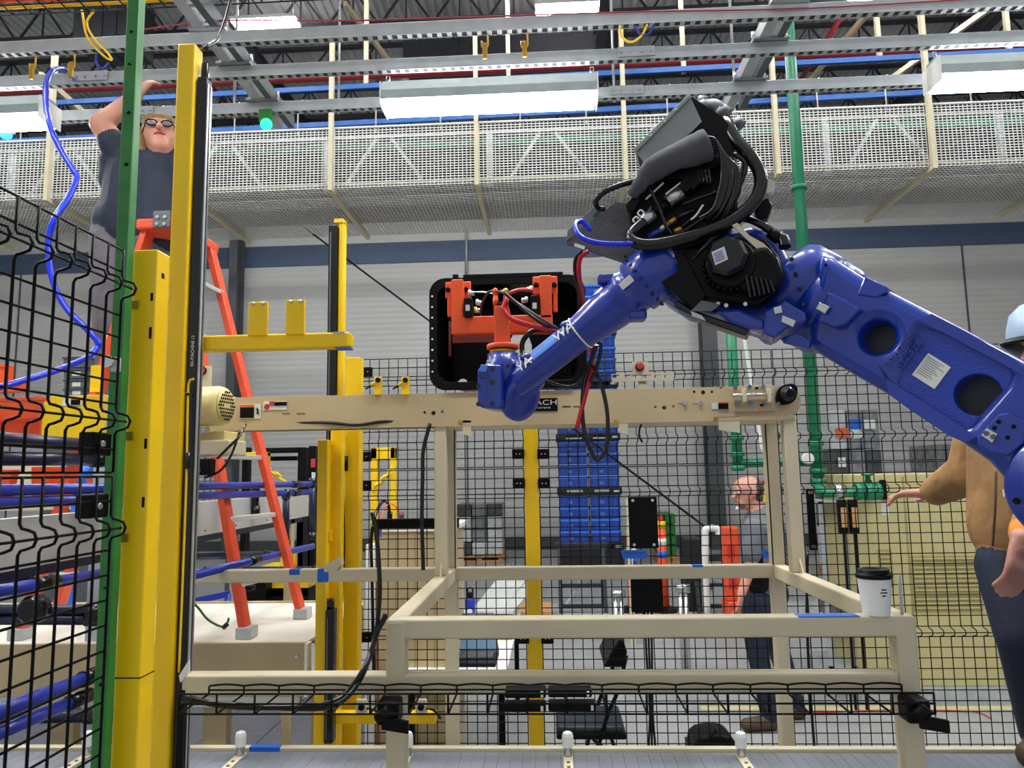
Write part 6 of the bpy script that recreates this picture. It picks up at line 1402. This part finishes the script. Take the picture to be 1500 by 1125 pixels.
for j in range(5):
    for i in range(13): MB().box((lx0.x + .025 + kw * i, L0 + .108 + j * .029, zD + .024), (lx0.x + .025 + kw * (i + .82), L0 + .108 + j * .029 + .024, zD + .027)).build('key', 'column_grey', kb)
MB().prism([(lx0.x, L0 + LD, zD + .02), (lx1.x, L0 + LD, zD + .02), (lx1.x - .04, L0 + LD + .12, zD + .22), (lx0.x, L0 + LD + .12, zD + .22)], (0, .01, .004)).build('screen', 'column_grey', g)
MB().prism([(lx0.x + .012, L0 + LD + .006, zD + .034), (lx1.x - .014, L0 + LD + .006, zD + .034), (lx1.x - .05, L0 + LD + .117, zD + .212), (lx0.x + .012, L0 + LD + .117, zD + .212)], (0, -.002, 0)).build('display', mat('display', '4E6C84', .3, var=.1, emit=.25), g)
# bottle, booklet, mouse, lamp on the desk
c = PZ(689, 915, zD); c = V((c.x, min(c.y, y1 - .08), zD)); g = thing('water_bottle', c, 'blue water bottle standing on the white desk', 'bottle')
MB().lathe(c, Z_, [(.036, 0), (.038, .01), (.038, .16), (.034, .185), (.024, .195)], 24).build('body', 'tube_blue', g); MB().lathe(c, Z_, [(.026, .193), (.026, .225), (.02, .23)], 20).build('cap', 'black', g); MB().tube([c + V((-.02, 0, .22)), c + V((-.015, 0, .255)), c + V((.015, 0, .255)), c + V((.02, 0, .22))], .006, 8).build('carry_loop', 'black', g); MB().lathe(c + V((0, -.031, .1)), (0, -1, 0), [(.02, 0), (.018, .009)], 20).build('logo', 'label_white', g)
a = PZ(712, 938, zD); MB().box((a.x, a.y, zD + .001), (a.x + .17, a.y + .11, zD + .006)).build('yellow_booklet', 'yellow_far', label='yellow booklet lying right of the laptop', cat='booklet')
a = PZ(726, 898, zD); MB().ell((a.x, a.y, zD + .03), (.06, .05, .03)).build('headset', 'black', label='black headset lump on the desk edge', cat='headset')
MB().tube([PZ(600, 975, zD + .01), PZ(612, 945, zD + .01), PZ(636, 938, zD + .01), PZ(625, 955, zD + .01), PZ(640, 965, zD + .01)], .005, 6).build('desk_cable', 'rubber', label='thin black cable curling on the white desk', cat='cable')
# blue steel rack leg behind the desk
for px0, px1, py0, py1 in ((665, 671, 855, 900), (640, 668, 863, 870)):
    a, b_ = P(px0, py0, 5.2), P(px1, py1, 5.2); MB().box((a.x, 5.2, 0 if px0 > 650 else b_.z), (b_.x, 5.25, a.z)).build('blue_rack', 'tube_blue', label='blue steel rack %s behind the stand' % ('upright' if px0 > 650 else 'crossbar'), cat='rack')
# ------------------------------------------------------------------ black folding chair
cY = 4.35; ch_ = P(862, 1060, cY); zs = .45
g = thing('folding_chair', V((ch_.x, cY, 0)), 'black folding chair seen from the side behind the fence', 'chair')
sx0, sx1 = P(814, 1040, cY - .1).x, P(915, 1040, cY - .1).x
m_ = MB().box((sx0, cY - .2, zs - .03), (sx1, cY + .2, zs)); m_.build('seat_pan', 'black', g, bevel=.012)
MB().box((sx0 + .01, cY - .19, zs), (sx1 - .01, cY + .19, zs + .035)).build('seat_pad', 'tool_dark', g, bevel=.016)
bx0 = P(905, 970, cY).x
for y in (cY - .21, cY + .21):
    MB().tube([(P(885, 1095, cY).x - .16, y, 0), (sx1 - .12, y, zs + .05), (bx0 - .02, y, .68), (bx0 + .03, y, .86)], .011, 8, 4).build('leg', 'black', g)
    MB().tube([(sx1 + .02, y, 0), (sx1 - .06, y, .3), (sx1 - .18, y, zs - .02)], .011, 8, 4).build('leg', 'black', g)
m_ = MB(); pr = [P(*p, cY - .22) for p in ((884, 978), (896, 955), (908, 936), (914, 940), (919, 955), (916, 978))]; m_.prism(pr, (0, .44, 0)); m_.build('backrest', 'black', g, bevel=.012)
# backpack
c = PZ(1047, 1098, .0); c = P(1046, 1100, 4.2); g = thing('backpack', V((c.x, 4.2, 0)), 'black backpack on the floor behind the low conveyor', 'bag')
zc_ = P(1046, 1076, 4.2).z; MB().prism([P(*p, 4.2) for p in ((1014, 1110), (1018, 1088), (1028, 1080), (1050, 1076), (1070, 1079), (1078, 1088), (1080, 1110))], (0, .22, 0)).build('body', 'black', g, bevel=.02, seg=3)
MB().box((c.x - .12, 4.25, 0), (c.x + .12, 4.4, zc_ - .08)).build('lower_body', 'black', g); MB().tube([P(1040, 1080, 4.2), P(1046, 1070, 4.22), P(1054, 1078, 4.24)], .008, 6).build('handle', 'black', g)
# floor markings
a, b_ = PZ(1340, 1040, 0), PZ(1500, 1030, 0); MB().box((a.x - 1.6, a.y, 0), (a.x + 3, a.y + .09, .002)).build('floor_line', 'line_yellow', label='yellow line painted on the floor at the right', cat='floor marking')
MB().tube([PZ(x, y, .01) for x, y in ((1130, 1042), (1200, 1044), (1300, 1040), (1420, 1042), (1450, 1052), (1440, 1046))], .004, 6).build('red_cord', 'red', label='thin red cord lying on the floor at the right', cat='cord')
# ------------------------------------------------------------------ beige cabinet left behind the fence, yellow hoop guard, forklift
YBc = 4.3
a, b_ = P(552, 862, YBc), P(664, 770, YBc); g = thing('low_cabinet', (a.x, YBc, 0), 'low beige cabinet behind the fence left of the stand', 'cabinet')
MB().box((a.x, YBc, .05), (b_.x, YBc + .5, b_.z - .03)).build('body', 'tan', g, bevel=.004); MB().box((a.x - .02, YBc - .02, b_.z - .03), (b_.x + .02, YBc + .52, b_.z)).build('worktop', 'white', g, bevel=.004)
for k in (.25, .5, .75): x = a.x + (b_.x - a.x) * k; MB().box((x - .003, YBc - .003, .08), (x + .003, YBc, b_.z - .05)).build('joint_line', 'cab_vent', g)
MB().box((a.x - .06, YBc - .02, .2), (a.x - .01, YBc + .1, b_.z - .1)).build('side_edge', 'white', g)
YH = 5.2
for (p, q, lab) in (((541, 660), (578, 660), 'top bar'), ((574, 657), (574, 800), 'right leg'), ((545, 657), (545, 800), 'left leg')):
    a, b_ = P(*p, YH), P(*q, YH)
g = thing('hoop_guard', P(560, 780, YH), 'bright yellow hoop guard behind the fence left of the stand', 'guard')
a, b_, c = P(543, 656, YH), P(579, 672, YH), P(571, 790, YH)
MB().box((a.x, YH, b_.z), (b_.x, YH + .06, a.z)).build('top_bar', 'yellow_far', g, bevel=.004); MB().box((c.x, YH, 0), (b_.x, YH + .06, a.z)).build('leg', 'yellow_far', g, bevel=.004); MB().box((a.x, YH, 0), (P(552, 700, YH).x, YH + .06, a.z)).build('leg', 'yellow_far', g, bevel=.004)
MB().bar(P(550, 775, YH), P(575, 762, YH), .06, .06).build('brace', 'yellow_far', g)
for pts, m, lab in (([(548, 1000), (545, 850), (544, 790), (550, 755), (560, 735), (568, 737), (571, 755)], 'rubber', 'thick black cable looping over the low cabinet'), ([(556, 1100), (553, 900), (554, 800), (560, 755), (570, 738), (580, 742), (588, 755)], 'orange', 'thin orange cable looping over the low cabinet')):
    MB().tube([P(*p, YFN + .1 if i < 4 else YFN + .35) for i, p in enumerate(pts)], .008 if m == 'rubber' else .004, 7).build('looped_cable', m, label=lab, cat='cable')
for px, m, lab in ((571, 'rubber', 'black plug on the low cabinet'), (588, 'grey_box', 'grey plug on the low cabinet')): c = P(px, 758, YFN + .4); MB().cyl(c + V((0, 0, -.012)), c + V((0, 0, .03)), .014, None, 10).build('power_plug', m, label=lab, cat='plug')
MB().box((P(548, 780, YFN + .2).x, YFN + .2, P(0, 800, YFN).z), (P(556, 780, YFN + .2).x, YFN + .25, P(0, 780, YFN).z)).build('blue_clip_box', 'tape_blue', label='small blue box hung on the low cabinet', cat='box')
# yellow chain
m_ = MB(); a, b_ = P(575, 688, 5.2), P(548, 716, 5.2)
g = thing('yellow_chain', b_, 'yellow plastic chain hanging from the hoop guard', 'chain'); 
for i in range(5):
    p, q = a.lerp(b_, i / 5), a.lerp(b_, (i + 1.25) / 5); s = Y_ if i % 2 else Z_; MB().tube([p + s * .02, q + s * .02, q - s * .02, p - s * .02, p + s * .02], .008, 6, 1).build('link', 'yellow_far', g)
# forklift mast
YK = 8.5
g = thing('forklift', P(430, 860, YK), 'black forklift mast behind the blue rails', 'forklift')
def kb_(x0, y0, x1, y1, nm, m='black', d=.15, off=0.):
    a, b_ = P(x0, y1, YK + off), P(x1, y0, YK + off); return MB().box((a.x, YK + off, a.z), (b_.x, YK + off + d, b_.z)).build(nm, m, g, bevel=.01)
kb_(376, 655, 440, 664, 'top_crossbar'); kb_(433, 655, 447, 835, 'mast_channel'); kb_(449, 653, 462, 840, 'mast_channel', d=.12); kb_(395, 668, 434, 675, 'second_crossbar', off=.2)
kb_(350, 655, 362, 835, 'mast_channel'); kb_(433, 750, 456, 835, 'carriage', 'rubber'); kb_(455, 672, 462, 685, 'red_sticker', 'red', .01, -.02); kb_(456, 692, 462, 710, 'white_sticker', 'label_white', .01, -.02)
kb_(320, 660, 352, 668, 'overhead_guard', 'yellow_far', .6, .4); kb_(382, 662, 392, 715, 'yellow_mast_guard', 'yellow_far', .1, -.1); kb_(352, 662, 392, 670, 'yellow_mast_bar', 'yellow_far', .1, -.1)
kb_(345, 840, 452, 875, 'truck_body', 'yellow_far', 1.2, .5); kb_(352, 835, 390, 880, 'wheel_cover', 'black', .3, .3); kb_(410, 810, 432, 832, 'lamp_box', 'yellow_far', .1, -.1)
MB().box((P(345, 900, YK + .5).x, YK + .5, 0), (P(452, 900, YK + .5).x, YK + 1.6, .5)).build('chassis', 'black', g)
m_ = MB(); a, b_ = P(390, 684, 8.38), P(418, 706, 8.38); ch3 = thing('yellow_chain', b_, 'yellow chain hooked before the forklift', 'chain')
for i in range(4):
    p, q = a.lerp(b_, i / 4), a.lerp(b_, (i + 1.25) / 4); s = Y_ if i % 2 else Z_; MB().tube([p + s * .03, q + s * .03, q - s * .03, p - s * .03, p + s * .03], .012, 6, 1).build('link', 'yellow_far' if i else 'steel', ch3)
# blue carts and wire shelving behind the ladder
for (x0, y0, x1, y1, Y, m, lab) in ((265, 870, 335, 884, 6.2, 'tube_blue', 'upper blue cart rail seen above the cream bed'), (262, 886, 330, 896, 6.2, 'tube_blue', 'lower blue cart rail seen above the cream bed')):
    a, b_ = P(x0, y1, Y), P(x1, y0, Y); MB().bar(a, b_, .05, .05).cyl(a, V((a.x, a.y, 0)), .02, None, 8).cyl(b_, V((b_.x, b_.y, 0)), .02, None, 8).build('cart_rail', m, label=lab, cat='rail')
g = thing('control_box', P(352, 862, 4.1), 'small dark control box with green lamp above the ladder foot', 'control box'); a, b_ = P(342, 866, 3.35), P(369, 858, 3.35); MB().box((a.x, 3.35, a.z), (b_.x, 3.4, b_.z)).build('box', 'dark_plastic', g, bevel=.004); c = P(347, 862, 3.34); MB().cyl(c, c + V((0, -.006, 0)), .009, None, 10).build('lamp', 'led_green', g)
a, b_ = P(255, 700, 9.), P(335, 650, 9.); g = thing('wire_shelf', (a.x, 9, 0), 'wire shelving unit behind the ladder', 'shelf'); 
for x in (a.x, b_.x): MB().box((x, 9, 0), (x + .04, 9.04, b_.z + .5)).build('upright', 'column_grey', g)
m_ = MB(); wire_panel_xz(m_, a.x, b_.x, a.z - .3, b_.z + .4, 9.02, .08, .05, .006); m_.build('wire_panel', 'column_grey', g, kind='stuff')
# dark diagonal guy cable on the wall
MB().cyl(P(436, 326, GY1 - .1), P(1040, 777, 9.5), .014, None, 8).build('guy_cable', 'rubber', label='long black guy cable slanting from the mesh guard to the white bent pipe', cat='cable')
a = P(683, 340, WY - .05); MB().cyl((a.x, WY - .06, P(683, 400, WY).z), (a.x, WY - .06, P(683, 335, WY).z), .03, None, 8).build('wall_conduit', 'galv', label='thin conduit on the wall above the tote', cat='conduit')
# ------------------------------------------------------------------ people: capsules fused into one continuous skin
mat('hair_blond', '8A6A42', .6, var=.3, scale=40); mat('hair_grey', '4A4440', .7, var=.3, scale=40); mat('beard', '6A5A4E', .8)
mat('tshirt_dark', '20283A', .75, var=.2, bump=.2, bscale=30); mat('denim_light', '7E9CC4', .8, var=.15, bump=.15, bscale=60); mat('trousers_grey', '6E6A70', .8, var=.2, bump=.2, bscale=40)
mat('polo_grey', '676A70', .8, var=.15, bump=.2, bscale=40); mat('denim_dark', '172136', .8, var=.25, bump=.2, bscale=50); mat('boot_brown', '4E3A28', .6, var=.2); mat('jacket_brown', '9A7448', .75, var=.25, bump=1., bscale=13)
mat('hood_grey', '5A615E', .85, var=.2); mat('hat_blue', 'A9C0DA', .35, var=.04); mat('cuff_orange', 'E08A2A', .7, var=.2)
def person_body(parent, prims, mats, voxel=.010, smooth=6):
    """prims: (material name, p, q, r0, r1); every capsule is fused into one surface"""
    m_ = MB()
    for (mn, p, q, r0, r1) in prims:
        p, q = V(p), V(q); n = max(2, int((q - p).length / .02))
        if (q - p).length < 1e-4: m_.ell(p, (r0, r0, r0), 12, 8); continue
        m_.cyl(p, q, r0, r1, 14); m_.ell(p, (r0,) * 3, 14, 10); m_.ell(q, (r1,) * 3, 14, 10)
    base = V(PORG[parent.name])
    me = bpy.data.meshes.new('t'); me.from_pydata([V(x) - base for x in m_.v], [], m_.f)
    o = bpy.data.objects.new('t', me); COL.objects.link(o)
    rm = o.modifiers.new('r', 'REMESH'); rm.mode = 'VOXEL'; rm.voxel_size = voxel
    sm = o.modifiers.new('s', 'SMOOTH'); sm.factor = .5; sm.iterations = smooth
    dg = bpy.context.evaluated_depsgraph_get(); me2 = bpy.data.meshes.new_from_object(o.evaluated_get(dg)); bpy.data.objects.remove(o)
    nf = len(me2.polygons); c = np.zeros(nf * 3); me2.polygons.foreach_get('center', c); c = c.reshape(-1, 3) + np.array(base)
    best = np.full(nf, 1e9); idx = np.zeros(nf, int)
    for (mn, p, q, r0, r1) in prims:
        p, q = np.array(p), np.array(q); d = q - p; L = max(1e-9, d @ d); t = np.clip(((c - p) @ d) / L, 0, 1)
        dist = np.linalg.norm(c - (p + t[:, None] * d), axis=1) - (r0 + (r1 - r0) * t)
        k = mats.index(mn); upd = dist < best - 1e-6; best[upd] = dist[upd]; idx[upd] = k
    nv = len(me2.vertices); lt = np.array([len(p.vertices) for p in me2.polygons]); lv = np.zeros(lt.sum(), int); me2.polygons.foreach_get('vertices', lv) if False else me2.loops.foreach_get('vertex_index', lv)
    fi = np.repeat(np.arange(nf), lt); oh = np.eye(len(mats))[idx]
    for _ in range(6):                                   # soften the borders between clothes
        acc = np.zeros((nv, len(mats))); np.add.at(acc, lv, oh[fi]); acc /= np.maximum(1, np.bincount(lv, minlength=nv))[:, None]
        o2 = np.zeros((nf, len(mats))); np.add.at(o2, fi, acc[lv]); oh = o2 / lt[:, None]
    idx = oh.argmax(1)
    me2.materials.clear()
    for mn in mats: me2.materials.append(MATS[mn])
    me2.polygons.foreach_set('material_index', idx.astype(np.int32)); me2.polygons.foreach_set('use_smooth', np.ones(nf, bool))
    me2.update()
    o = bpy.data.objects.new('body', me2); COL.objects.link(o); o.parent = parent; PORG[o.name] = tuple(base); return o
def hand(wrist, d, palm_n, curl, size=1., mn='skin', flip=1):
    """palm and five fingers; d: direction of the fingers, palm_n: out of the palm"""
    d = V(d).normalized(); n = V(palm_n); n = (n - d * n.dot(d)).normalized(); s = d.cross(n) * flip
    pr = [(mn, wrist, wrist + d * .03 * size, .022 * size, .022 * size)]
    for k in (-.026, -.009, .009, .026): pr.append((mn, wrist + d * .02 * size + s * k * .7 * size, wrist + d * .085 * size + s * k * size, .0135 * size, .0115 * size))
    for i, (k, L) in enumerate(((-.028, .060), (-.0095, .072), (.0095, .078), (.028, .068))):
        p = wrist + d * .088 * size + s * k * size; dd = d.copy(); cu = curl[i]
        for seg, f in ((.45, .25), (.32, .4), (.23, .35)):
            dd = (dd + n * cu * f * 1.6).normalized(); q = p + dd * L * seg * size; pr.append((mn, p, q, .0092 * size, .0080 * size)); p = q
    p = wrist + d * .025 * size + s * .026 * size; q = p + (d * .55 + s * .75 + n * .2).normalized() * .04 * size; pr.append((mn, p, q, .0125 * size, .0105 * size)); q2 = q + (d * .85 + s * .25 + n * curl[4] * .5).normalized() * .032 * size; pr.append((mn, q, q2, .0105 * size, .0085 * size))
    return pr
def head(c, fdir, updir, s=1., mn='skin'):
    f = V(fdir).normalized(); u = V(updir); u = (u - f * u.dot(f)).normalized(); r_ = f.cross(u)
    pr = [(mn, c + u * .03 * s - f * .015 * s, c + u * .03 * s + f * .02 * s, .082 * s, .078 * s), (mn, c - u * .02 * s + f * .02 * s, c - u * .065 * s + f * .045 * s, .066 * s, .048 * s),
          (mn, c - u * .08 * s + f * .06 * s, c - u * .078 * s + f * .066 * s, .026 * s, .022 * s),
          (mn, c + u * .012 * s + f * .085 * s, c - u * .022 * s + f * .112 * s, .011 * s, .0155 * s),
          (mn, c + u * .028 * s + f * .082 * s + r_ * .03 * s, c + u * .028 * s + f * .082 * s - r_ * .03 * s, .016 * s, .016 * s),
          (mn, c - u * .05 * s + f * .082 * s + r_ * .018 * s, c - u * .05 * s + f * .082 * s - r_ * .018 * s, .012 * s, .012 * s)]
    for k in (-1, 1): pr.append((mn, c + r_ * k * .080 * s + u * .012 * s - f * .005 * s, c + r_ * k * .078 * s - u * .022 * s - f * .0 * s, .014 * s, .010 * s))
    return pr, f, u, r_
def face_bits(par, c, f, u, r_, s=1., eyes='black'):
    for k in (-1, 1):
        e = c + r_ * k * .031 * s + u * .008 * s + f * .083 * s
        MB().ell(e, (.011 * s,) * 3, 10, 8).build('eye', 'label_white', par); MB().ell(e + f * .008 * s, (.005 * s,) * 3, 8, 6).build('pupil', eyes, par)
        MB().bar(e + u * .018 * s - r_ * .016 * s + f * .004, e + u * .018 * s + r_ * .016 * s + f * .004, .006 * s, .005 * s).build('eyebrow', 'hair_grey', par)
    MB().bar(c - u * .05 * s + f * .094 * s - r_ * .02 * s, c - u * .05 * s + f * .094 * s + r_ * .02 * s, .004, .004).build('mouth', 'red', par)
# --- worker on the ladder (arm raised, looking up to the right)
WYp = 3.42
def wp(px, py, Y=WYp): return P(px, py, Y)
pg = thing('person', wp(190, 600), 'worker in navy T-shirt standing on the orange ladder reaching up', 'person')
hc = wp(236, 206, WYp - .02)
hp_, f, u, r_ = head(hc, V((.36, -.85, .34)), V((-.2, .3, .92)), 1.08)
sh_r, sh_l = wp(172, 232, WYp - .05), wp(268, 245, WYp - .02)
hipc = wp(205, 345)
pr = [('skin', wp(226, 240), wp(234, 215), .062, .055)] + hp_
pr += [('tshirt_dark', wp(205, 262), wp(200, 335), .16, .175), ('tshirt_dark', wp(196, 235), wp(245, 240), .085, .085), ('tshirt_dark', wp(235, 262), wp(230, 335), .14, .165), ('tshirt_dark', wp(170, 240, WYp - .04), wp(176, 262, WYp - .02), .08, .10), ('tshirt_dark', wp(188, 330), wp(222, 336), .165, .165)]
# raised right arm: shoulder -> elbow -> wrist
el = wp(148, 182, WYp - .12); ws = wp(200, 140, WYp - .02)
pr += [('tshirt_dark', wp(178, 232, WYp - .05), wp(164, 208, WYp - .09), .075, .066), ('skin', wp(176, 225, WYp - .05), el, .058, .054), ('skin', el, ws, .052, .034)]
pr += hand(ws, wp(212, 126, WYp) - ws, V((.3, .9, -.1)), (1.2, 1.2, 1.1, 1., .6), 1.0)
# other arm holding on behind the yellow post
pr += [('tshirt_dark', sh_l, wp(283, 268), .07, .065), ('skin', wp(280, 262), wp(290, 310, WYp + .1), .05, .045), ('skin', wp(290, 310, WYp + .1), wp(282, 338, WYp + .15), .042, .032)]
pr += hand(wp(282, 338, WYp + .15), V((-.1, .2, -1)), V((-.6, .3, 0)), (.8, .8, .8, .8, .5))
# legs
for (hpx, kx, ax_, dy) in ((174, 168, 165, -.02), (216, 212, 205, .14)):
    h_, k_, a_ = wp(hpx, 352, WYp + dy), wp(kx, 480, WYp + dy - .04), wp(ax_, 610, WYp + dy + .03)
    pr += [('trousers_grey', h_, k_, .135, .098), ('trousers_grey', k_, a_, .092, .062), ('trousers_grey', k_ + V((.0, -.02, .02)), k_, .08, .08), ('boot_brown', a_ + V((0, 0, -.03)), a_ + V((.16, -.02, -.06)), .05, .042)]
pr += [('trousers_grey', wp(190, 345), wp(222, 348), .15, .15)]
person_body(pg, pr, ['skin', 'tshirt_dark', 'trousers_grey', 'boot_brown'], .0075)
# pale blue side panel of the shirt in back light
# hair, glasses
m_ = MB(); m_.ell(hc + u * .085 + f * .022, (.088, .088, .045), 18, 12); m_.ell(hc + u * .045 - f * .032, (.104, .104, .094), 18, 12); m_.tube([hc - r_ * .078 + u * .05 + f * .0, hc - r_ * .095 - u * .0, hc - r_ * .092 - u * .07, hc - r_ * .07 - u * .11 - f * .02], [.03, .034, .034, .03, .022], 10); m_.tube([hc + r_ * .078 + u * .05, hc + r_ * .095, hc + r_ * .092 - u * .07, hc + r_ * .07 - u * .11 - f * .02], [.03, .034, .034, .03, .022], 10); m_.ell(hc - f * .05 - u * .02 , (.075, .075, .085), 16, 10); m_.ell(hc - f * .02 - u * .05 - r_ * .06 * -1, (.03, .03, .06)); m_.ell(hc - f * .02 - u * .05 - r_ * .06, (.03, .03, .06)); m_.build('hair', 'hair_blond', pg)
gl = MB()
for k in (-1, 1):
    e = hc + r_ * k * .034 + u * .014 + f * .104; gl = MB(); pts = [e + r_ * .026 * math.cos(t) + u * .019 * math.sin(t) for t in np.linspace(0, 6.283, 13)]; gl.tube(pts, .0035, 6, 1); gl.build('glasses_rim', 'black', pg); MB().ell(e, (.022, .004, .016), 12, 8, Matrix((r_, f, u)).transposed()).build('lens', mat('lens_dark', '8A8F98', .05, coat=.5, alpha=.55), pg)
    MB().tube([e + r_ * k * .026, hc + r_ * k * .082 + u * .014 + f * .03], .003, 5, 1).build('glasses_arm', 'black', pg)
MB().tube([hc - u * .052 + f * .098 - r_ * .024, hc - u * .05 + f * .108, hc - u * .052 + f * .098 + r_ * .024], .005, 6).build('mouth', 'red', pg)
# --- man in grey polo walking left behind the fence
MY = 5.7
def mp(px, py, Y=MY): return P(px, py, Y)
pg = thing('person', mp(1110, 1030), 'man in grey polo shirt and dark jeans walking left behind the fence', 'person')
hc = mp(1096, 722, MY); hp_, f, u, r_ = head(hc, V((-1, -.25, -.05)), Z_, 1.12)
pr = [('skin', mp(1108, 752), mp(1102, 732), .062, .06)] + hp_
pr += [('polo_grey', mp(1118, 772), mp(1120, 860), .155, .165), ('polo_grey', mp(1108, 765), mp(1150, 770), .07, .075), ('polo_grey', mp(1112, 780, MY - .05), mp(1114, 850, MY - .05), .14, .145)]
sh = mp(1104, 775, MY - .2); el = mp(1100, 828, MY - .24); ws = mp(1086, 870, MY - .3)
pr += [('polo_grey', sh, mp(1100, 812, MY - .23), .078, .072), ('skin', sh, el, .05, .046), ('skin', el, ws, .044, .032)] + hand(ws, V((-.25, -.1, -1)), V((-.6, .4, 0)), (.7, .7, .7, .8, .4), 1.05)
sh2 = mp(1145, 778, MY + .15); pr += [('polo_grey', sh2, mp(1152, 822, MY + .18), .075, .07), ('skin', mp(1152, 820, MY + .18), mp(1148, 872, MY + .1), .045, .035)] + hand(mp(1148, 872, MY + .1), V((0, 0, -1)), V((-1, 0, 0)), (.6,) * 5)
for (a, k, b_, dy) in (((1106, 880), (1108, 945), (1125, 1010), -.12), ((1128, 880), (1140, 950), (1165, 1012), .12)):
    A, K, B = mp(*a, MY + dy), mp(*k, MY + dy), mp(*b_, MY + dy); B.z = .1; pr += [('denim_dark', A, K, .11, .08), ('denim_dark', K, B, .08, .062), ('boot_brown', V((B.x + .02, B.y, .055)), V((B.x - .17, B.y - .03, .045)), .055, .045)]
pr += [('denim_dark', mp(1112, 866), mp(1124, 868), .155, .155)]
person_body(pg, pr, ['skin', 'polo_grey', 'denim_dark', 'boot_brown'], .008)
face_bits(pg, hc, f, u, r_, 1.12)
m_ = MB(); m_.ell(hc - f * .04 + u * .028, (.082, .094, .088), 16, 12); m_.ell(hc - f * .055 - u * .04, (.055, .08, .05), 14, 8); m_.build('hair', 'hair_grey', pg)
MB().ell(hc - u * .085 + f * .055, (.045, .05, .035), 14, 8).build('beard', 'beard', pg)
MB().tube([hc + r_ * .0 + u * .06 - f * .06, hc - f * .1 - u * .02, hc - f * .06 - u * .09], .012, 8).build('headset_band', 'black', pg); MB().cyl(hc - u * .1 + f * .09, hc - u * .12 + f * .11, .012, None, 10).build('chin_clip', 'label_white', pg)
MB().prism([mp(*p, MY - .22) for p in ((1094, 806), (1112, 802), (1118, 820), (1128, 850), (1126, 868), (1100, 868), (1090, 838))], (0, .08, 0)).build('tool_pouch', 'black', pg, bevel=.02)
# --- worker in brown jacket at the right edge, standing on the low conveyor and reaching left
BY = 2.62
def bpn(px, py, Y=BY): return P(px, py, Y)
pg = thing('person', V((bpn(1520, 1085).x, BY, .9)), 'worker in brown work jacket and pale blue hard hat reaching out at the right edge', 'person')
hc = bpn(1540, 508, BY + .02); hp_, f, u, r_ = head(hc, V((-.92, -.35, -.12)), Z_, 1.08)
pr = [('skin', bpn(1535, 560), bpn(1538, 520), .06, .06)] + hp_
pr += [('jacket_brown', bpn(1500, 600), bpn(1498, 770), .17, .165), ('jacket_brown', bpn(1505, 575), bpn(1535, 580), .1, .1), ('jacket_brown', bpn(1470, 650, BY + .0), bpn(1472, 800), .085, .085), ('jacket_brown', bpn(1530, 640), bpn(1525, 800), .13, .13), ('jacket_brown', bpn(1476, 812), bpn(1530, 815), .092, .125), ('hood_grey', bpn(1500, 530, BY + .06), bpn(1550, 535, BY + .06), .085, .08), ('hood_grey', bpn(1480, 520, BY + .1), bpn(1530, 512, BY + .12), .055, .07)]
sh = bpn(1450, 610, BY + .12); el = bpn(1426, 690, BY + .2); ws = bpn(1366, 722, BY + .42)
pr += [('jacket_brown', bpn(1480, 590, BY + .05), sh, .1, .095), ('jacket_brown', sh, el, .10, .088), ('jacket_brown', el, bpn(1372, 719, BY + .40), .085, .058), ('skin', bpn(1375, 718, BY + .40), ws, .034, .03)]
dH = (bpn(1312, 724, BY + .52) - ws).normalized(); pr += hand(ws, dH, V((0, -.25, -1)), (1.0, .8, .6, .12, .5), 1.15, flip=-1)
sh2 = bpn(1556, 610, BY - .1); el2 = bpn(1548, 715, BY - .22); ws2 = bpn(1496, 790, BY - .42)
pr += [('jacket_brown', bpn(1535, 590, BY), sh2, .1, .095), ('jacket_brown', sh2, el2, .09, .075), ('jacket_brown', el2, bpn(1508, 772, BY - .38), .072, .05), ('cuff_orange', bpn(1506, 775, BY - .385), bpn(1501, 783, BY - .40), .048, .042), ('skin', bpn(1501, 783, BY - .4), ws2, .032, .03)]
pr += hand(ws2, bpn(1489, 850, BY - .45) - ws2, V((-.2, .9, 0)), (1.1, 1.1, 1.1, 1., .7), 1.1)
for (h_, k_, a_, yo) in (((1478, 830), (1500, 930), (1522, 1040), -.02), ((1520, 830), (1560, 930), (1572, 1040), .1)):
    A, K, B = bpn(*h_, BY + yo), bpn(*k_, BY + yo - .1), bpn(*a_, BY + yo); B.z = .98
    pr += [('denim_dark', A, K, .102, .085), ('denim_dark', K, B, .082, .065)]
    tz = .93; pr += [('boot_brown', V((B.x + .02, B.y, tz + .01)), V((bpn(1487, 1085).x + (.0 if yo < 0 else .12), B.y - .06, tz)), .055, .045)]
pr += [('denim_dark', bpn(1492, 822), bpn(1525, 824), .105, .11)]
person_body(pg, pr, ['skin', 'jacket_brown', 'hood_grey', 'cuff_orange', 'denim_dark', 'boot_brown'], .007)
face_bits(pg, hc, f, u, r_, 1.08)
m_ = MB(); hb = hc + u * .05
m_.lathe(hb, u, [(.125, -.01), (.126, 0), (.122, .03), (.105, .08), (.07, .11), (.02, .122)], 28); hat = m_.build('hard_hat', 'hat_blue', pg)
m_ = MB(); bp_ = [hb + u * .0 + (f * math.cos(t) + r_ * math.sin(t)) * (.125) for t in np.linspace(-1.25, 1.25, 12)]; bo = [hb - u * .015 + (f * math.cos(t) * 1.0 + r_ * math.sin(t)) * (.125) + f * .055 * math.cos(t) for t in np.linspace(1.25, -1.25, 12)]
m_.prism(bp_ + bo, -u * .008); m_.build('hat_brim', 'dark_plastic', hat)
MB().tube([bpn(1459, 690, BY - .155), bpn(1458, 740, BY - .175), bpn(1454, 800, BY - .165)], .004, 6).build('zip', 'boot_brown', pg)
MB().cbox(bpn(1474, 722, BY - .19), (.018, .006, .022)).build('pocket_tag', 'label_white', pg)
